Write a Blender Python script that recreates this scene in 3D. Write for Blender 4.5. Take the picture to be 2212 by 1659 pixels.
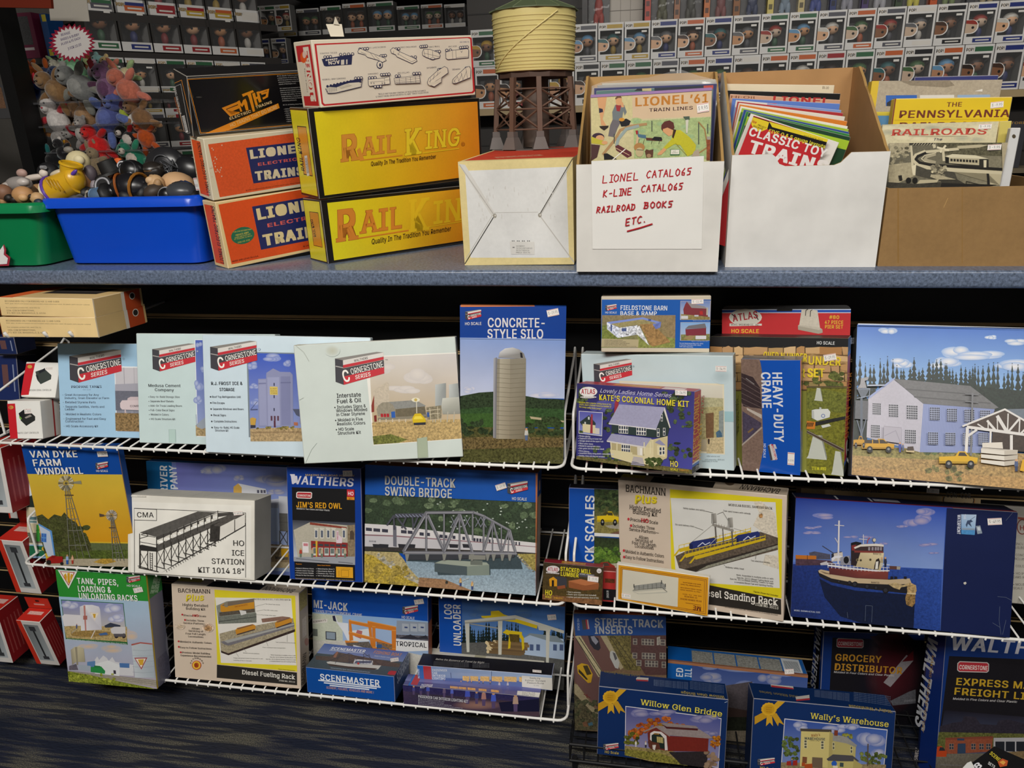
import bpy,math,random
import numpy as np
from mathutils import Vector,Matrix
for o in list(bpy.data.objects):
 bpy.data.objects.remove(o,do_unlink=True)
SC=bpy.context.scene
COL=SC.collection
PI=math.pi
R0=math.radians
# ------------------------------------------------------------------ camera
CX,CY,FPX=1106.0,829.5,1600.0
ROLL,PITCH,YAW=R0(-1.97),R0(19.6),R0(10.27)
CAM=np.array([0.0,0.0,1.34])
_cp,_sp=math.cos(PITCH),math.sin(PITCH)
FW=np.array([-math.sin(YAW)*_cp,math.cos(YAW)*_cp,-_sp])
_r=np.array([math.cos(YAW),math.sin(YAW),0.0])
_u=np.cross(_r,FW)
RT=_r*math.cos(ROLL)+_u*math.sin(ROLL)
UP=-_r*math.sin(ROLL)+_u*math.cos(ROLL)
cd=bpy.data.cameras.new('camera')
cam=bpy.data.objects.new('camera',cd)
COL.objects.link(cam)
cd.sensor_fit='HORIZONTAL'
cd.sensor_width=36.0
cd.lens=FPX/2212.0*36.0
cd.clip_start=0.05
cam.matrix_world=Matrix(((RT[0],UP[0],-FW[0],CAM[0]),(RT[1],UP[1],-FW[1],CAM[1]),(RT[2],UP[2],-FW[2],CAM[2]),(0,0,0,1)))
SC.camera=cam
# ------------------------------------------------------------------ world, lights, exposure
w=bpy.data.worlds.new('shop_ambient')
SC.world=w
w.use_nodes=True
w.node_tree.nodes['Background'].inputs[0].default_value=(1.0,0.95,0.88,1)
w.node_tree.nodes['Background'].inputs[1].default_value=0.22
def area(name,loc,target,sx,sy,power,col=(1,0.965,0.91)):
 ld=bpy.data.lights.new(name,'AREA')
 ld.shape='RECTANGLE'
 ld.size,ld.size_y,ld.energy,ld.color=sx,sy,power,col
 o=bpy.data.objects.new(name,ld)
 COL.objects.link(o)
 o.location=loc
 d=Vector(target)-Vector(loc)
 o.rotation_euler=d.to_track_quat('-Z','Y').to_euler()
 o['kind']='structure'
 return o
area('ceiling_light',(-0.55,-1.1,3.0),(-0.45,1.3,0.6),1.5,0.6,118)
area('ceiling_light',(1.35,-0.55,2.75),(0.8,1.35,0.7),1.2,0.4,24)
area('ceiling_light',(1.3,2.1,2.95),(1.2,3.4,1.5),1.8,0.4,16)
SC.view_settings.view_transform='Standard'
SC.view_settings.look='None'
SC.view_settings.exposure=0.0
SC.view_settings.gamma=1.0
SC.view_settings.use_curve_mapping=False
# ------------------------------------------------------------------ small maths
A3=lambda*p:np.array(p,float)
ZV=A3(0,0,1)
def ray(px,py):
 return RT*((px-CX)/FPX)-UP*((py-CY)/FPX)+FW
def at_y(px,py,y):
 d=ray(px,py)
 return CAM+d*((y-CAM[1])/d[1])
def at_z(px,py,z):
 d=ray(px,py)
 return CAM+d*((z-CAM[2])/d[2])
def proj(p):
 v=np.asarray(p,float)-CAM
 z=v@FW
 return np.array([CX+FPX*(v@RT)/z,CY-FPX*(v@UP)/z])
def unit(v):
 v=np.asarray(v,float)
 return v/np.linalg.norm(v)
_lin={}
def L(c,a=0.0):
 """'rrggbb' (the printed colour) -> linear rgba, alpha = how mottled the print is"""
 if not isinstance(c,str):
  return c
 k=(c,a)
 if k not in _lin:
  v=[]
  for i in(0,2,4):
   x=int(c[i:i+2],16)/255.0
   v.append(x/12.92 if x<=0.04045 else((x+0.055)/1.055)**2.4)
  _lin[k]=(v[0],v[1],v[2],a)
 return _lin[k]
def mixc(a,b,t):
 a,b=L(a),L(b)
 return tuple(a[i]*(1-t)+b[i]*t for i in range(4))
 # ------------------------------------------------------------------ materials
MATS={}
def mat(name,rough=0.5,spec=0.4,scale=240.0,dirt=0.06,coat=0.0,bump=0.0,bscale=300.0,metal=0.0,fuzz=0.0):
 if name in MATS:
  return MATS[name]
 m=bpy.data.materials.new(name)
 m.use_nodes=True
 nt=m.node_tree
 b=nt.nodes['Principled BSDF']
 at=nt.nodes.new('ShaderNodeAttribute')
 at.attribute_name='Col'
 tc=nt.nodes.new('ShaderNodeTexCoord')
 n1=nt.nodes.new('ShaderNodeTexNoise')
 n1.inputs['Scale'].default_value=scale
 n1.inputs['Detail'].default_value=4.0
 n1.inputs['Roughness'].default_value=0.7
 nt.links.new(tc.outputs['Object'],n1.inputs['Vector'])
 mr=nt.nodes.new('ShaderNodeMapRange')
 mr.inputs['From Min'].default_value=0.3
 mr.inputs['From Max'].default_value=0.7
 mr.inputs['To Min'].default_value=-1.0
 mr.inputs['To Max'].default_value=1.0
 nt.links.new(n1.outputs['Fac'],mr.inputs['Value'])
 mu=nt.nodes.new('ShaderNodeMath')
 mu.operation='MULTIPLY'
 nt.links.new(mr.outputs['Result'],mu.inputs[0])
 nt.links.new(at.outputs['Alpha'],mu.inputs[1])
 n2=nt.nodes.new('ShaderNodeTexNoise')
 n2.inputs['Scale'].default_value=14.0
 n2.inputs['Detail'].default_value=3.0
 nt.links.new(tc.outputs['Object'],n2.inputs['Vector'])
 m2=nt.nodes.new('ShaderNodeMapRange')
 m2.inputs['From Min'].default_value=0.3
 m2.inputs['From Max'].default_value=0.7
 m2.inputs['To Min'].default_value=1.0-dirt
 m2.inputs['To Max'].default_value=1.0+dirt*0.5
 nt.links.new(n2.outputs['Fac'],m2.inputs['Value'])
 ad=nt.nodes.new('ShaderNodeMath')
 ad.operation='ADD'
 nt.links.new(mu.outputs[0],ad.inputs[0])
 nt.links.new(m2.outputs['Result'],ad.inputs[1])
 vm=nt.nodes.new('ShaderNodeVectorMath')
 vm.operation='SCALE'
 nt.links.new(at.outputs['Color'],vm.inputs[0])
 nt.links.new(ad.outputs[0],vm.inputs['Scale'])
 nt.links.new(vm.outputs['Vector'],b.inputs['Base Color'])
 b.inputs['Roughness'].default_value=rough
 b.inputs['Specular IOR Level'].default_value=spec
 b.inputs['Metallic'].default_value=metal
 b.inputs['Coat Weight'].default_value=coat
 b.inputs['Coat Roughness'].default_value=0.12
 if fuzz:
  b.inputs['Sheen Weight'].default_value=fuzz
 if bump:
  n3=nt.nodes.new('ShaderNodeTexNoise')
  n3.inputs['Scale'].default_value=bscale
  n3.inputs['Detail'].default_value=3.0
  nt.links.new(tc.outputs['Object'],n3.inputs['Vector'])
  bp=nt.nodes.new('ShaderNodeBump')
  bp.inputs['Strength'].default_value=bump
  bp.inputs['Distance'].default_value=0.002
  nt.links.new(n3.outputs['Fac'],bp.inputs['Height'])
  nt.links.new(bp.outputs['Normal'],b.inputs['Normal'])
 MATS[name]=m
 return m
CARD=mat('printed_card',0.42,0.4)
GLOSS=mat('shrink_wrapped_card',0.25,0.5,coat=0.25)
MATT=mat('plain_cardboard',0.85,0.2,scale=120,dirt=0.1,bump=0.05,bscale=160)
PAPER=mat('paper',0.8,0.2,dirt=0.03)
PLASTIC=mat('moulded_plastic',0.32,0.5,dirt=0.02)
DULLP=mat('dull_plastic',0.55,0.4,dirt=0.04)
PLUSH=mat('plush_fabric',0.95,0.1,scale=90,dirt=0.12,bump=0.6,bscale=260,fuzz=0.4)
WIRE=mat('white_coated_wire',0.35,0.5,dirt=0.03)
LAMI=mat('speckled_laminate',0.28,0.5,scale=190,dirt=0.04)
BLACKP=mat('black_panel',0.45,0.35,dirt=0.15)
def film(name,tint,alpha,rough=0.08):
 m=bpy.data.materials.new(name)
 m.use_nodes=True
 nt=m.node_tree
 b=nt.nodes['Principled BSDF']
 b.inputs['Base Color'].default_value=(*tint,1)
 b.inputs['Roughness'].default_value=rough
 b.inputs['Alpha'].default_value=alpha
 b.inputs['Specular IOR Level'].default_value=0.7
 tc=nt.nodes.new('ShaderNodeTexCoord')
 n=nt.nodes.new('ShaderNodeTexNoise')
 n.inputs['Scale'].default_value=22.0
 bp=nt.nodes.new('ShaderNodeBump')
 bp.inputs['Strength'].default_value=0.35
 bp.inputs['Distance'].default_value=0.01
 nt.links.new(tc.outputs['Object'],n.inputs['Vector'])
 nt.links.new(n.outputs['Fac'],bp.inputs['Height'])
 nt.links.new(bp.outputs['Normal'],b.inputs['Normal'])
 return m
BAG=film('crumpled_film',(0.8,0.8,0.8),0.2,0.12)
ACRYL=film('smoky_acrylic',(0.12,0.12,0.13),0.4)
FILM=film('clear_film',(0.75,0.75,0.75),0.06)
# ------------------------------------------------------------------ geometry buckets
class G:
 def __init__(s):
  s.v,s.f,s.c=[],[],[]
 def poly(s,pts,col,a=0.0):
  i=len(s.v)
  s.v.extend([tuple(map(float,p))for p in pts])
  s.f.append(tuple(range(i,i+len(pts))))
  if isinstance(col,list):
   s.c.append([L(c,a)for c in col])
  else:
   s.c.append([L(col,a)]*len(pts))
 def mesh(s,vs,fs,col,a=0.0):
  i=len(s.v)
  s.v.extend([tuple(map(float,p))for p in vs])
  c=L(col,a)
  for f in fs:
   s.f.append(tuple(k+i for k in f))
   s.c.append([c]*len(f))
 def box(s,lo,hi,col,a=0.0):
  x0,y0,z0=lo
  x1,y1,z1=hi
  vs=[(x0,y0,z0),(x1,y0,z0),(x1,y1,z0),(x0,y1,z0),(x0,y0,z1),(x1,y0,z1),(x1,y1,z1),(x0,y1,z1)]
  s.mesh(vs,[(0,3,2,1),(4,5,6,7),(0,1,5,4),(1,2,6,5),(2,3,7,6),(3,0,4,7)],col,a)
 def hexa(s,p,cols,a=0.0):
  """p: 8 corners, bottom ring then top ring (front-left, front-right, back-right, back-left); cols: front,right,back,left,top,bottom"""
  fs=[(0,1,5,4),(1,2,6,5),(2,3,7,6),(3,0,4,7),(4,5,6,7),(0,3,2,1)]
  for f,c in zip(fs,cols):
   s.poly([p[k]for k in f],c,a)
 def tube(s,pts,r,col,n=8,a=0.0,close=False,r1=None):
  P=[np.asarray(p,float)for p in pts]
  m=len(P)
  rings=[]
  prev=None
  for k in range(m):
   if close:
    t=unit(P[(k+1)%m]-P[k-1])
   else:
    t=unit(P[min(k+1,m-1)]-P[max(k-1,0)])
   if prev is None:
    h=A3(0,0,1)if abs(t[2])<0.9 else A3(1,0,0)
    x=unit(np.cross(t,h))
   else:
    x=prev-t*(prev@t)
    x=unit(x)
   prev=x
   y=np.cross(t,x)
   rr=r if r1 is None else r+(r1-r)*k/(m-1)
   rings.append([P[k]+rr*(math.cos(2*PI*j/n)*x+math.sin(2*PI*j/n)*y)for j in range(n)])
  vs=[p for rg in rings for p in rg]
  fs=[]
  for k in range(m if close else m-1):
   k2=(k+1)%m
   for j in range(n):
    j2=(j+1)%n
    fs.append((k*n+j,k*n+j2,k2*n+j2,k2*n+j))
  if not close:
   fs.append(tuple(range(n))[::-1])
   fs.append(tuple((m-1)*n+j for j in range(n)))
  s.mesh(vs,fs,col,a)
 def ball(s,c,r,col,nu=12,nv=8,a=0.0,rot=None):
  rx,ry,rz=(r,r,r)if not hasattr(r,'__len__')else r
  c=np.asarray(c,float)
  vs,fs=[],[]
  for i in range(nv+1):
   th=PI*i/nv
   for j in range(nu):
    ph=2*PI*j/nu
    p=A3(rx*math.sin(th)*math.cos(ph),ry*math.sin(th)*math.sin(ph),rz*math.cos(th))
    if rot is not None:
     p=rot@p
    vs.append(c+p)
  for i in range(nv):
   for j in range(nu):
    j2=(j+1)%nu
    q=(i*nu+j,(i+1)*nu+j,(i+1)*nu+j2,i*nu+j2)
    fs.append(q)
  s.mesh(vs,fs,col,a)
 def lathe(s,prof,c,col,n=24,a=0.0):
  c=np.asarray(c,float)
  vs,fs=[],[]
  for r,z in prof:
   for j in range(n):
    vs.append(c+A3(r*math.cos(2*PI*j/n),r*math.sin(2*PI*j/n),z))
  for i in range(len(prof)-1):
   for j in range(n):
    j2=(j+1)%n
    fs.append((i*n+j,i*n+j2,(i+1)*n+j2,(i+1)*n+j))
  s.mesh(vs,fs,col,a)
def rotm(rx=0,ry=0,rz=0):
 return np.array(Matrix.Rotation(rz,3,'Z')@Matrix.Rotation(ry,3,'Y')@Matrix.Rotation(rx,3,'X'))
def wpos(o):
 p=np.zeros(3)
 while o is not None:
  p=p+np.array(o.location)
  o=o.parent
 return p
def build(name,g,m,parent=None,base=None,smooth=False):
 """one mesh object out of a bucket of world-space faces; its origin sits at base"""
 if base is None:
  v=np.array(g.v)
  base=A3((v[:,0].min()+v[:,0].max())/2,(v[:,1].min()+v[:,1].max())/2,v[:,2].min())
 base=np.asarray(base,float)
 me=bpy.data.meshes.new(name)
 v=np.array(g.v,float)-base
 me.from_pydata(v.tolist(),[],g.f)
 ca=me.color_attributes.new('Col','FLOAT_COLOR','CORNER')
 flat=np.array([x for fc in g.c for c in fc for x in c],np.float32)
 ca.data.foreach_set('color',flat)
 me.materials.append(m)
 if smooth:
  me.polygons.foreach_set('use_smooth',[True]*len(me.polygons))
 me.update()
 o=bpy.data.objects.new(name,me)
 COL.objects.link(o)
 if parent is not None:
  o.parent=parent
  o.location=base-wpos(parent)
 else:
  o.location=base
 return o
def smooth_by_angle(o,deg=35):
 me=o.data
 me.polygons.foreach_set('use_smooth',[True]*len(me.polygons))
 me.set_sharp_from_angle(angle=R0(deg))
def tag(o,label=None,cat=None,group=None,kind=None):
 if label:o['label']=label
 if cat:o['category']=cat
 if group:o['group']=group
 if kind:o['kind']=kind
 return o
def empty(name,loc):
 o=bpy.data.objects.new(name,None)
 COL.objects.link(o)
 o.location=loc
 o.empty_display_size=0.02
 return o
 # ------------------------------------------------------------------ lettering
_fonts={}
def font(key):
 if key in _fonts:
  return _fonts[key]
 f=None
 if key=='inter':
  try:
   import os
   p=os.path.join(bpy.utils.system_resource('DATAFILES'),'fonts','Inter.woff2')
   f=bpy.data.fonts.load(p)
  except Exception:
   f=None
 _fonts[key]=f
 return f
_tm={}
_cap={}
def tmesh(s,bold=0.0,serif=False,fk='inter',res=3):
 """flat mesh of a string: (verts, faces, width), capital height 1"""
 bold=bold*1.1
 k=(s,bold,serif,fk)
 if k in _tm:
  return _tm[k]
 def raw(t):
  cu=bpy.data.curves.new('t','FONT')
  cu.body=t
  f=font(fk)
  if f:cu.font=f
  cu.resolution_u=res
  cu.fill_mode='FRONT'
  cu.space_character=1.0+bold*2.0
  ob=bpy.data.objects.new('t',cu)
  me=ob.to_mesh()
  v=np.zeros(len(me.vertices)*3)
  me.vertices.foreach_get('co',v)
  v=v.reshape(-1,3)[:,:2].copy()
  fs=[tuple(p.vertices)for p in me.polygons]
  ob.to_mesh_clear()
  bpy.data.objects.remove(ob)
  bpy.data.curves.remove(cu)
  return v,fs
 ck=(fk,bold)
 if ck not in _cap:
  v,_=raw('H')
  _cap[ck]=(v[:,1].min(),v[:,1].max())
 y0,y1=_cap[ck]
 v,fs=raw(s)
 v=np.hstack([v,np.zeros((len(v),1))])
 if len(v)==0:
  _tm[k]=(v,[],1.0)
  return _tm[k]
 h=y1-y0
 v[:,1]=(v[:,1]-y0)/h
 v[:,0]=v[:,0]/h
 v[:,0]-=v[:,0].min()
 if serif:
  cnt={}
  for f in fs:
   for i in range(len(f)):
    a,b=f[i],f[(i+1)%len(f)]
    e=(min(a,b),max(a,b))
    cnt[e]=cnt.get(e,0)+1
  add,af=[],[]
  t=0.06
  for(a,b),n in cnt.items():
   if n!=1:
    continue
   pa,pb=v[a],v[b]
   if abs(pa[1]-pb[1])>0.02:
    continue
   ln=abs(pa[0]-pb[0])
   y=(pa[1]+pb[1])/2
   if 0.06<ln<0.34:
    if abs(y)<0.03:ya,yb=y,y+t
    elif abs(y-1)<0.03:ya,yb=y-t,y
    elif 0.68<y<0.82:ya,yb=y-t,y
    else:continue
    xa,xb=min(pa[0],pb[0])-0.09,max(pa[0],pb[0])+0.09
    i=len(v)+len(add)
    ly=1+len(af)%2
    add+=[(xa,ya,ly),(xb,ya,ly),(xb,yb,ly),(xa,yb,ly)]
    af.append((i,i+1,i+2,i+3))
  if add:
   v=np.vstack([v,np.array(add)])
   fs=fs+af
   v[:,0]-=v[:,0].min()
 if bold>0.004:
  sh=[(-bold,0),(bold,0)]if bold<0.02 else[(-bold,-bold*.5),(bold,-bold*.5),(-bold,bold*.5),(bold,bold*.5)]
  if bold>0.06:sh+=[(0,-bold*.5),(0,bold*.5)]
  n=len(v)
  lay=1+int(v[:,2].max())
  v=np.vstack([v+np.array((d[0],d[1],j*lay))for j,d in enumerate(sh)])
  fs=[tuple(i+n*j for i in f)for j in range(len(sh))for f in fs]
  v[:,0]-=v[:,0].min()
  if bold>=0.02:v[:,1]=(v[:,1]+bold*.5)/(1+bold)
 _tm[k]=(v,fs,float(v[:,0].max()))
 return _tm[k]
 # ------------------------------------------------------------------ printing on a flat face
VIEW=[0.0,0.0,1.0]
def crop(x,y,s):
 """the following print coordinates are read off an enlargement with this corner and scale"""
 VIEW[:]=[x,y,s]
def full(p):
 return VIEW[0]+p[0]*VIEW[2],VIEW[1]+p[1]*VIEW[2]
STEP=0.000012
def pairs(p):
 return p if hasattr(p[0],'__len__')else list(zip(p[::2],p[1::2]))
class Face:
 def __init__(s,g,O,U,V,W,H):
  s.g,s.O,s.U,s.V,s.W,s.H=g,np.array(O),np.array(U),np.array(V),W,H
  s.N=np.cross(s.U,s.V)
  s.k=0.0
 def px(s,p):
  x,y=full(p)
  d=ray(x,y)
  q=CAM+d*(((s.O-CAM)@s.N)/(d@s.N))-s.O
  return A3(q@s.U,q@s.V)
 def w(s,uv):
  return s.O+s.U*uv[0]+s.V*uv[1]+s.N*s.k
 def clip(s,pts,cols):
  for ax,lim,sg in((0,0.0,1),(0,s.W,-1),(1,0.0,1),(1,s.H,-1)):
   out,oc=[],[]
   n=len(pts)
   for i in range(n):
    a,b=pts[i],pts[(i+1)%n]
    ca,cb=cols[i],cols[(i+1)%n]
    da,db=sg*(a[ax]-lim),sg*(b[ax]-lim)
    if da>=0:
     out.append(a);oc.append(ca)
    if(da>=0)!=(db>=0):
     t=da/(da-db)
     out.append(a+(b-a)*t)
     oc.append(tuple(ca[j]+(cb[j]-ca[j])*t for j in range(4)))
   pts,cols=out,oc
   if len(pts)<3:
    return[],[]
  return pts,cols
 def _put(s,uvs,col,a=0.0,adv=True):
  cols=[L(c,a)for c in col]if isinstance(col,list)else[L(col,a)]*len(uvs)
  ar=0.0
  for i in range(len(uvs)):
   p,q=uvs[i],uvs[(i+1)%len(uvs)]
   ar+=p[0]*q[1]-q[0]*p[1]
  if ar<0:
   uvs,cols=uvs[::-1],cols[::-1]
  uvs,cols=s.clip(list(uvs),list(cols))
  if uvs:
   if adv:s.k+=STEP
   s.g.poly([s.w(p)for p in uvs],cols)
 def P(s,pts,c,a=0.0):
  pts=pairs(pts)
  s._put([s.px(p)for p in pts],c,a)
 def R(s,x0,y0,x1,y1,c,a=0.0):
  p,q=s.px((x0,y0)),s.px((x1,y1))
  s._put([p,A3(q[0],p[1]),q,A3(p[0],q[1])],c,a)
 def F(s,u0,v0,u1,v1,c,a=0.0):
  W,H=s.W,s.H
  s._put([A3(u0*W,(1-v0)*H),A3(u1*W,(1-v0)*H),A3(u1*W,(1-v1)*H),A3(u0*W,(1-v1)*H)],c,a)
 def E(s,x,y,rx,ry,c,a=0.0,n=20,a0=0,a1=360,rot=0.0):
  cr,sr=math.cos(R0(rot)),math.sin(R0(rot))
  pts=[]
  for i in range(n):
   t=R0(a0+(a1-a0)*i/(n if a1-a0==360 else n-1))
   dx,dy=rx*math.cos(t),ry*math.sin(t)
   pts.append((x+dx*cr-dy*sr,y+dx*sr+dy*cr))
  s.P(pts,c,a)
 def S(s,x,y,rx,ry,c,c2,a=0.0,a2=None,n=16):
  a2=a if a2 is None else a2
  s.k+=STEP
  ce=s.px((x,y))
  ring=[s.px((x+rx*math.cos(2*PI*i/n),y+ry*math.sin(2*PI*i/n)))for i in range(n)]
  cc,ce2=L(c,a),L(c2,a2)
  mid=[ce+(p-ce)*0.55 for p in ring]
  cm=tuple(cc[j]*0.6+ce2[j]*0.4 for j in range(4))
  for i in range(n):
   j=(i+1)%n
   s._put([ce,mid[i],mid[j]],[cc,cm,cm],0,False)
   s._put([mid[i],ring[i],ring[j],mid[j]],[cm,ce2,ce2,cm],0,False)
 def Ln(s,pts,wd,c,a=0.0):
  pts=pairs(pts)
  for i in range(len(pts)-1):
   (x0,y0),(x1,y1)=pts[i],pts[i+1]
   d=math.hypot(x1-x0,y1-y0)or 1
   nx,ny=-(y1-y0)/d*wd/2,(x1-x0)/d*wd/2
   ex,ey=(x1-x0)/d*wd*.25,(y1-y0)/d*wd*.25
   q=[s.px(p)for p in((x0+nx-ex,y0+ny-ey),(x1+nx+ex,y1+ny+ey),(x1-nx+ex,y1-ny+ey),(x0-nx-ex,y0-ny-ey))]
   s.k+=STEP*(.4 if i else 1)
   s._put(q,c,a,False)
 def T(s,t,x0,y0,x1,y1,h,c,b=0.0,it=0.0,serif=False,out=None,ow=0.05,clip=False,fk='inter'):
  """lettering whose baseline runs (x0,y0)-(x1,y1) with capital height h"""
  p0,p1=s.px((x0,y0)),s.px((x1,y1))
  d=math.hypot(x1-x0,y1-y0)or 1
  nx,ny=(y1-y0)/d,-(x1-x0)/d
  q=s.px((x0+nx*h,y0+ny*h))
  hh=np.linalg.norm(q-p0)
  e=(p1-p0)
  ln=np.linalg.norm(e)
  e=e/ln
  up=A3(-e[1],e[0])
  for bb,cc in(((b+ow,out),(b,c))if out else((b,c),)):
   v,fs,wd=tmesh(t,bb,serif,fk)
   if not fs:return
   s.k+=STEP
   sx=ln/(wd+it)
   vs=[]
   for x,y,l in v:
    vs.append(p0+e*(x+it*y)*sx+up*(y*hh))
   if clip:
    col=L(cc)
    for f in fs:
     s._put([vs[i]for i in f],[col]*len(f),0,False)
   else:
    s.g.mesh([s.w(p)+s.N*(STEP*.5*q[2])for p,q in zip(vs,v)],fs,cc)
    s.k+=STEP*.5*v[:,2].max()
 def M(s,lines,x,y,dx,dy,h,c,wpc=0.62,b=0.0,sx=None,sy=0.0,**k):
  """a column of small lines: (x,y) first baseline, (dx,dy) line step; width from the letter count"""
  for i,t in enumerate(lines):
   if t:
    wd=len(t)*h*wpc if sx is None else sx
    s.T(t,x+dx*i,y+dy*i,x+dx*i+wd,y+dy*i+wd*sy,h,c,b,**k)
def sticker(parent,f,pts,txt='$ -9.95',red='c87878'):
 """a small white price sticker (own mesh) on face f; pts: tl,tr,br,bl in print coordinates"""
 g=G()
 q=[f.px(p)for p in pts]
 U=unit(f.U*(q[2]-q[3])[0]+f.V*(q[2]-q[3])[1])
 V=np.cross(f.N,U)
 O=f.O+f.U*q[3][0]+f.V*q[3][1]+f.N*(f.k+0.0004)
 W=np.linalg.norm(q[2]-q[3]);H=np.linalg.norm(q[0]-q[3])
 # a thin slip of paper
 p=[O-f.N*.0003,O-f.N*.0003+U*W,O-f.N*.0006+U*W,O-f.N*.0006]
 g.hexa([O-f.N*.0003,O+U*W-f.N*.0003,O+U*W+V*H-f.N*.0003,O+V*H-f.N*.0003,O,O+U*W,O+U*W+V*H,O+V*H],['e8e4de']*6)
 ff=Face(g,O,U,V,W,H)
 ff.k=STEP
 ff.F(0.03,0.04,0.97,0.10,red)
 ff.F(0.03,0.90,0.97,0.95,red)
 v,fs,wd=tmesh(txt,0.0)
 ff.k+=STEP
 sc=W*0.8/wd
 hh=min(H*0.42,W*0.3)
 g.mesh([ff.w(A3(W*0.1+x*sc,H*0.3+y*hh))for x,y,_ in v],fs,'5a5a60')
 o=build('price_sticker',g,PAPER,parent)
 return o
def cornerstone(f,x0,y0,x1,y1,small=False,word=True):
 """the stone-block logo: bounding box in print coordinates"""
 def q(x,y):
  return(x0+(x-690)/522.0*(x1-x0),y0+(y-712)/333.0*(y1-y0))
 f.P([q(690,780),q(1130,712),q(1205,718),q(775,797)],'8b8782')
 f.P([q(690,780),q(775,797),q(783,1045),q(697,1015)],'45444a')
 f.P([q(697,852),q(778,868),q(779,878),q(697,862)],'b0aca8')
 f.P([q(775,797),q(1205,718),q(1205,760),q(776,846)],'ddd8d2')
 f.P([q(776,846),q(1205,762),q(1205,790),q(777,875)],'c8353f')
 f.P([q(777,879),q(1206,794),q(1210,868),q(782,962)],'4a484b')
 f.P([q(782,962),q(1210,866),q(1212,930),q(783,1045)],'c8353f')
 a,b=q(893,815),q(1042,783)
 hs=(y1-y0)/333.0
 if not small:
  f.T('WALTHERS',a[0],a[1],b[0],b[1],24*hs,'2a2628',0.02,0.2)
 a,b=q(866,942),q(1206,866)
 f.T('ORNERSTONE',a[0],a[1],b[0],b[1],60*hs,'f2efe8',0.015)
 a,b=q(790,1022),q(858,1006)
 f.T('C',a[0],a[1],b[0],b[1],122*hs,'f6f2ea',0.035)
 a,b=q(908,990),q(1075,953)
 f.T('SERIES',a[0],a[1],b[0],b[1],40*hs,'f2efe8',0.02,0.2)
 # ------------------------------------------------------------------ cartons
def fit(BL,BR,TR,TL,z=None,Y=None,lean=12.0,yaw=None,anchor='L',kroll=1.0,klean=0.35,kyaw=2.0):
 """pose and size of a rectangle seen with these four corners (None = hidden), its anchor corner standing on height z or at depth Y"""
 px=[None if p is None else np.array(p,float)for p in(BL,BR,TR,TL)]
 pin=px[1]if anchor=='R' else px[0]
 A=at_z(*pin,z)if z is not None else at_y(*pin,Y)
 if yaw is None:
  yaw=0.0
  if z is not None:
   a,c=at_z(*px[0],z),at_z(*px[1],z)
   yaw=math.degrees(math.atan2(c[1]-a[1],c[0]-a[0]))
 def frame(p):
  yw,le,ro=R0(p[2]),R0(p[3]),R0(p[4])
  U=A3(math.cos(yw),math.sin(yw),0)
  Yp=A3(-math.sin(yw),math.cos(yw),0)
  V=math.cos(le)*ZV+math.sin(le)*Yp
  U2=math.cos(ro)*U+math.sin(ro)*V
  V2=-math.sin(ro)*U+math.cos(ro)*V
  O=A3(p[0],p[1],p[7])
  return(O-U2*p[5]if anchor=='R' else O),U2,V2
 def res(p):
  O,U,V=frame(p)
  W,H=p[5],p[6]
  r=[]
  for c,t in zip((O,O+U*W,O+U*W+V*H,O+V*H),px):
   r+=[0.0,0.0]if t is None else list(proj(c)-t)
  r+=[p[4]*kroll,(p[3]-lean)*klean,(p[2]-yaw)*kyaw]
  r+=[(p[7]-A[2])*4000]if Y is None else[(p[1]-A[1])*2000]
  return np.array(r)
 p=np.array([A[0],A[1],yaw,lean,0.0,0.2,0.2,A[2]])
 st=np.array([1e-4,1e-4,.01,.01,.01,1e-4,1e-4,1e-4])
 for it in range(30):
  r=res(p)
  J=np.array([(res(p+np.eye(8)[i]*st[i])-r)/st[i]for i in range(8)]).T
  dp=np.linalg.lstsq(J.T@J+1e-3*np.diag(np.diag(J.T@J)),-J.T@r,rcond=None)[0]
  p=p+dp
  if np.abs(dp/st).max()<.05:break
 O,U,V=frame(p)
 return O,U,V,p[5],p[6],p
BOXES=[]
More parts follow.
